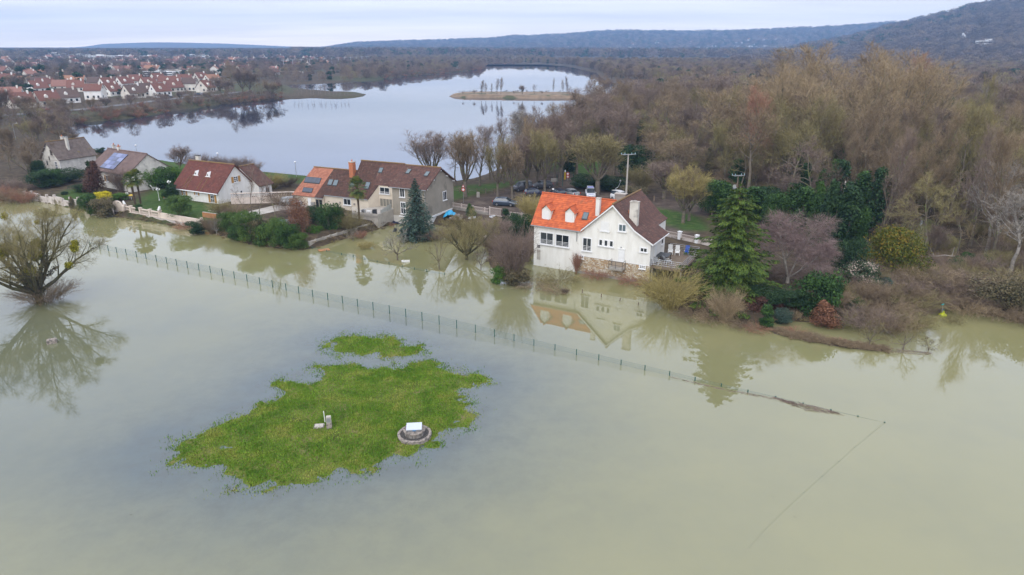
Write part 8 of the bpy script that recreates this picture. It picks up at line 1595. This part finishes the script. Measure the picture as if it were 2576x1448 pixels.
for x, y in zip(hx, hy): p = onto(x, y, 6500); s = p.y / 260; q.box(p.x - s * .7, p.x + s * .7, p.y - s * .5, p.y + s * .5, p.z - 2, p.z + s * .45, 0)
meta(q.build('distant_houses', [M_trim]), 'scattered distant houses too small to tell apart along the far hillside', kind='stuff')
# ---------------------------------------------------------------- far woodland, shore scrub, hill forest (masses)
def polar(n, b0, b1, r0, r1, seed, keepf=None, pw=.5):
    rs = np.random.RandomState(seed); b = np.radians(rs.uniform(b0, b1, n)); u = rs.rand(n); r = (r0 ** 2 + (r1 ** 2 - r0 ** 2) * u) ** .5; X, Y = r * np.sin(b), r * np.cos(b)
    m = np.ones(n, bool); lk = r < 1700; m[lk] &= dist_poly(X[lk], Y[lk], LAKE) < -3
    if keepf is not None: m &= keepf(X, Y)
    X, Y = X[m], Y[m]; return np.stack([X, Y, ground_z(X, Y) - .3], -1)
tn = lambda X, Y: (dist_poly(X, Y, TOWN) < -4) | (vnoise(X, Y, 55) > .60)
q1 = polar(5200, 2, 40, 640, 1350, 41, lambda X, Y: (dist_poly(X, Y, WOOD) < 0) & (Y > 2.2 * (120 - X))); scatter('woodland_under_the_hill', q1, rs.uniform(.7, 1.05, len(q1)), FK, 'mauve brown woodland between the lake and the big hill', 5)
q1 = polar(9000, -42, 3, 620, 1900, 42, tn); scatter('woodland_beyond_the_lake', q1, rs.uniform(.5, .9, len(q1)), FK, 'dark bare woodland beyond the far shore of the lake', 6)
q1 = polar(3000, -44, -12, 330, 700, 43, lambda X, Y: (dist_poly(X, Y, TOWN) > 0) & (vnoise(X, Y, 30) > .42)); scatter('town_garden_trees', q1, rs.uniform(.35, .75, len(q1)), [('far0', 'mauve'), ('farmauve', None), ('fardark', None), ('far2', 'brown'), ('farever', None)], 'small bare garden trees between the town houses', 7)
q1 = polar(2600, -44, -10, 700, 1500, 48, lambda X, Y: dist_poly(X, Y, TOWN) > 0); scatter('far_town_trees', q1, rs.uniform(.5, .95, len(q1)), [('far0', 'mauve'), ('farmauve', None), ('fardark', None), ('farever', None)], 'bare trees between the far streets of the town', 17)
CK = [('clump0', 'dark'), ('clump1', 'mauve'), ('clump0', 'dark'), ('clump1', 'dark'), ('clump0', 'brown'), ('clumpever', None)]
q1 = polar(13000, 17, 42, 1200, 3050, 44); scatter('hill_forest', q1, rs.uniform(.7, 1.15, len(q1)), CK[:5], 'bare forest covering the big hill', 8)
q1 = polar(13000, -17, 33, 1800, 5250, 45); scatter('far_hill_forest', q1, rs.uniform(1., 2.1, len(q1)), CK, 'bluish forest on the far ridge', 9)
q1 = polar(9000, -42, -8, 1750, 4200, 46); scatter('plain_forest', q1, rs.uniform(1.0, 1.7, len(q1)), CK, 'dark level forest along the left horizon', 10)
# scrub on the banks of the lake
def along(poly, n, off0, off1, seed, cond=None):
    rs = np.random.RandomState(seed); P_ = []; k = len(poly); Ls = [math.dist(poly[i], poly[(i + 1) % k]) for i in range(k)]; cs = np.cumsum(Ls)
    for _ in range(n):
        i = int(np.searchsorted(cs, rs.rand() * cs[-1])); a, b = poly[i], poly[(i + 1) % k]; t = rs.rand(); o = rs.uniform(off0, off1); nx, ny = (b[1] - a[1]) / Ls[i], -(b[0] - a[0]) / Ls[i]; x, y = a[0] + (b[0] - a[0]) * t + nx * o, a[1] + (b[1] - a[1]) * t + ny * o
        if (cond is None or cond(x, y)): P_.append((x, y))
    P_ = np.array(P_); s = dist_poly(P_[:, 0], P_[:, 1], LAKE); P_ = P_[(s < 1)]; return np.concatenate([P_, ground_z(P_[:, 0], P_[:, 1])[:, None].clip(0) - .1], 1)
PEN = pts([(700, 200), (960, 200), (960, 256), (712, 256)]); cnd = lambda x, y: y > 225 and dist_poly(np.array([x]), np.array([y]), PEN)[0] < 0 and not (x > 5 and y > 240)
b1 = np.concatenate([along(LAKE, 3600, -9, 9, 51, cnd)]); scatter('lakeside_scrub', b1, rs.uniform(.3, .68, len(b1)), [('scrub0', 'mauve'), ('scrub1', 'brown'), ('far0', 'mauve'), ('thicket', 'red'), ('thicket', 'brown'), ('scrub0', 'red')], 'brown scrub growing along the banks of the lake', 11)
sp_ = np.array([(P(x, 242, 0).x + rs.uniform(-1, 1), P(x, 242, 0).y + rs.uniform(2, 9), 2.0) for x in rs.uniform(1150, 1440, 50)]); scatter('spit_scrub', sp_, rs.uniform(.08, .2, 50), [('scrub0', 'dark'), ('thicket', 'brown')], 'low dark scrub on top of the sandy spit', 12)
# undergrowth: leaf litter tangle under the wood and drowned bank tufts
ug = np.array([(x + rs.uniform(-3, 3), y + rs.uniform(-3, 3)) for x, y in wp if math.hypot(x, y) < 420 for _ in range(2)]); uz = ground_z(ug[:, 0], ug[:, 1]); kk_ = uz > .1; ug = np.column_stack([ug[kk_], uz[kk_] - .1])
scatter('undergrowth', ug, rs.uniform(.5, 1.0, len(ug)), [('thicket', 'brown'), ('bramble', 'olive'), ('scrub1', 'mauve'), ('bramble', 'brown'), ('thicket', 'olive')], 'tangled undergrowth covering the floor of the wood', 13)
BRK = pts([(2090, 720), (2300, 670), (2400, 655), (2600, 655), (2650, 780), (2500, 775), (2400, 755), (2300, 775), (2150, 790)], .8)
bq = np.array(sample(BRK, 1.0, .004, 330, 61)); scatter('bank_brambles', np.column_stack([bq, ground_z(bq[:, 0], bq[:, 1]) - .05]), rs.uniform(.35, .75, len(bq)), [('thicket', 'brown'), ('bramble', 'brown'), ('bramble', 'tan'), ('thicket', 'olive'), ('thicket', 'mauve'), ('shrub1', None)], 'tangled brambles covering the right bank', 18)
scatter('bank_tufts', np.array(scp), rs.uniform(.5, 1.1, len(scp)), [('tuft', None), ('tuft', 'tan')], 'dead brown tufts on the drowned bank', 14)
bk_ = []
for (x0, y0), (x1, y1) in zip(FLOOD_EDGE[6:], FLOOD_EDGE[7:]):
    a, b = P(x0, y0), P(x1, y1); bk_ += [tuple(a + (b - a) * rs.rand() + Vector((rs.normal() * .5, rs.normal() * .5 + .4, 0))) for _ in range(int((b - a).length * 1.6))]
scatter('shoreline_tufts', np.array([(x, y, max(0, gz(x, y)) - .03) for x, y, z in bk_ if abs(x) < 150]), rs.uniform(.5, 1.3, len([1 for x, y, z in bk_ if abs(x) < 150])), [('tuft', None), ('tuft', 'tan'), ('tuft', 'olive')], 'dead grass tufts along the edge of the flood', 15)

for o in bpy.data.objects:
    l = o.get('label')
    if l and o.parent is None and o.get('kind') is None and len(l.split()) > 16: print('LONG', o.name, l)
# ---------------------------------------------------------------- damp winter air
hz = MB(); hz.box(-5900, 5900, -200, 7300, -12, 330); hm = bpy.data.materials.new('damp_air'); hm.use_nodes = True; t_ = hm.node_tree; t_.nodes.clear()
ho = t_.nodes.new('ShaderNodeOutputMaterial'); hv = t_.nodes.new('ShaderNodeVolumePrincipled'); hv.inputs['Color'].default_value = (.36, .60, 1.0, 1); hv.inputs['Density'].default_value = 1.65e-4; hv.inputs['Anisotropy'].default_value = 0.0
t_.links.new(hv.outputs[0], ho.inputs['Volume']); hzo = hz.build('haze', [hm]); hzo['kind'] = 'stuff'
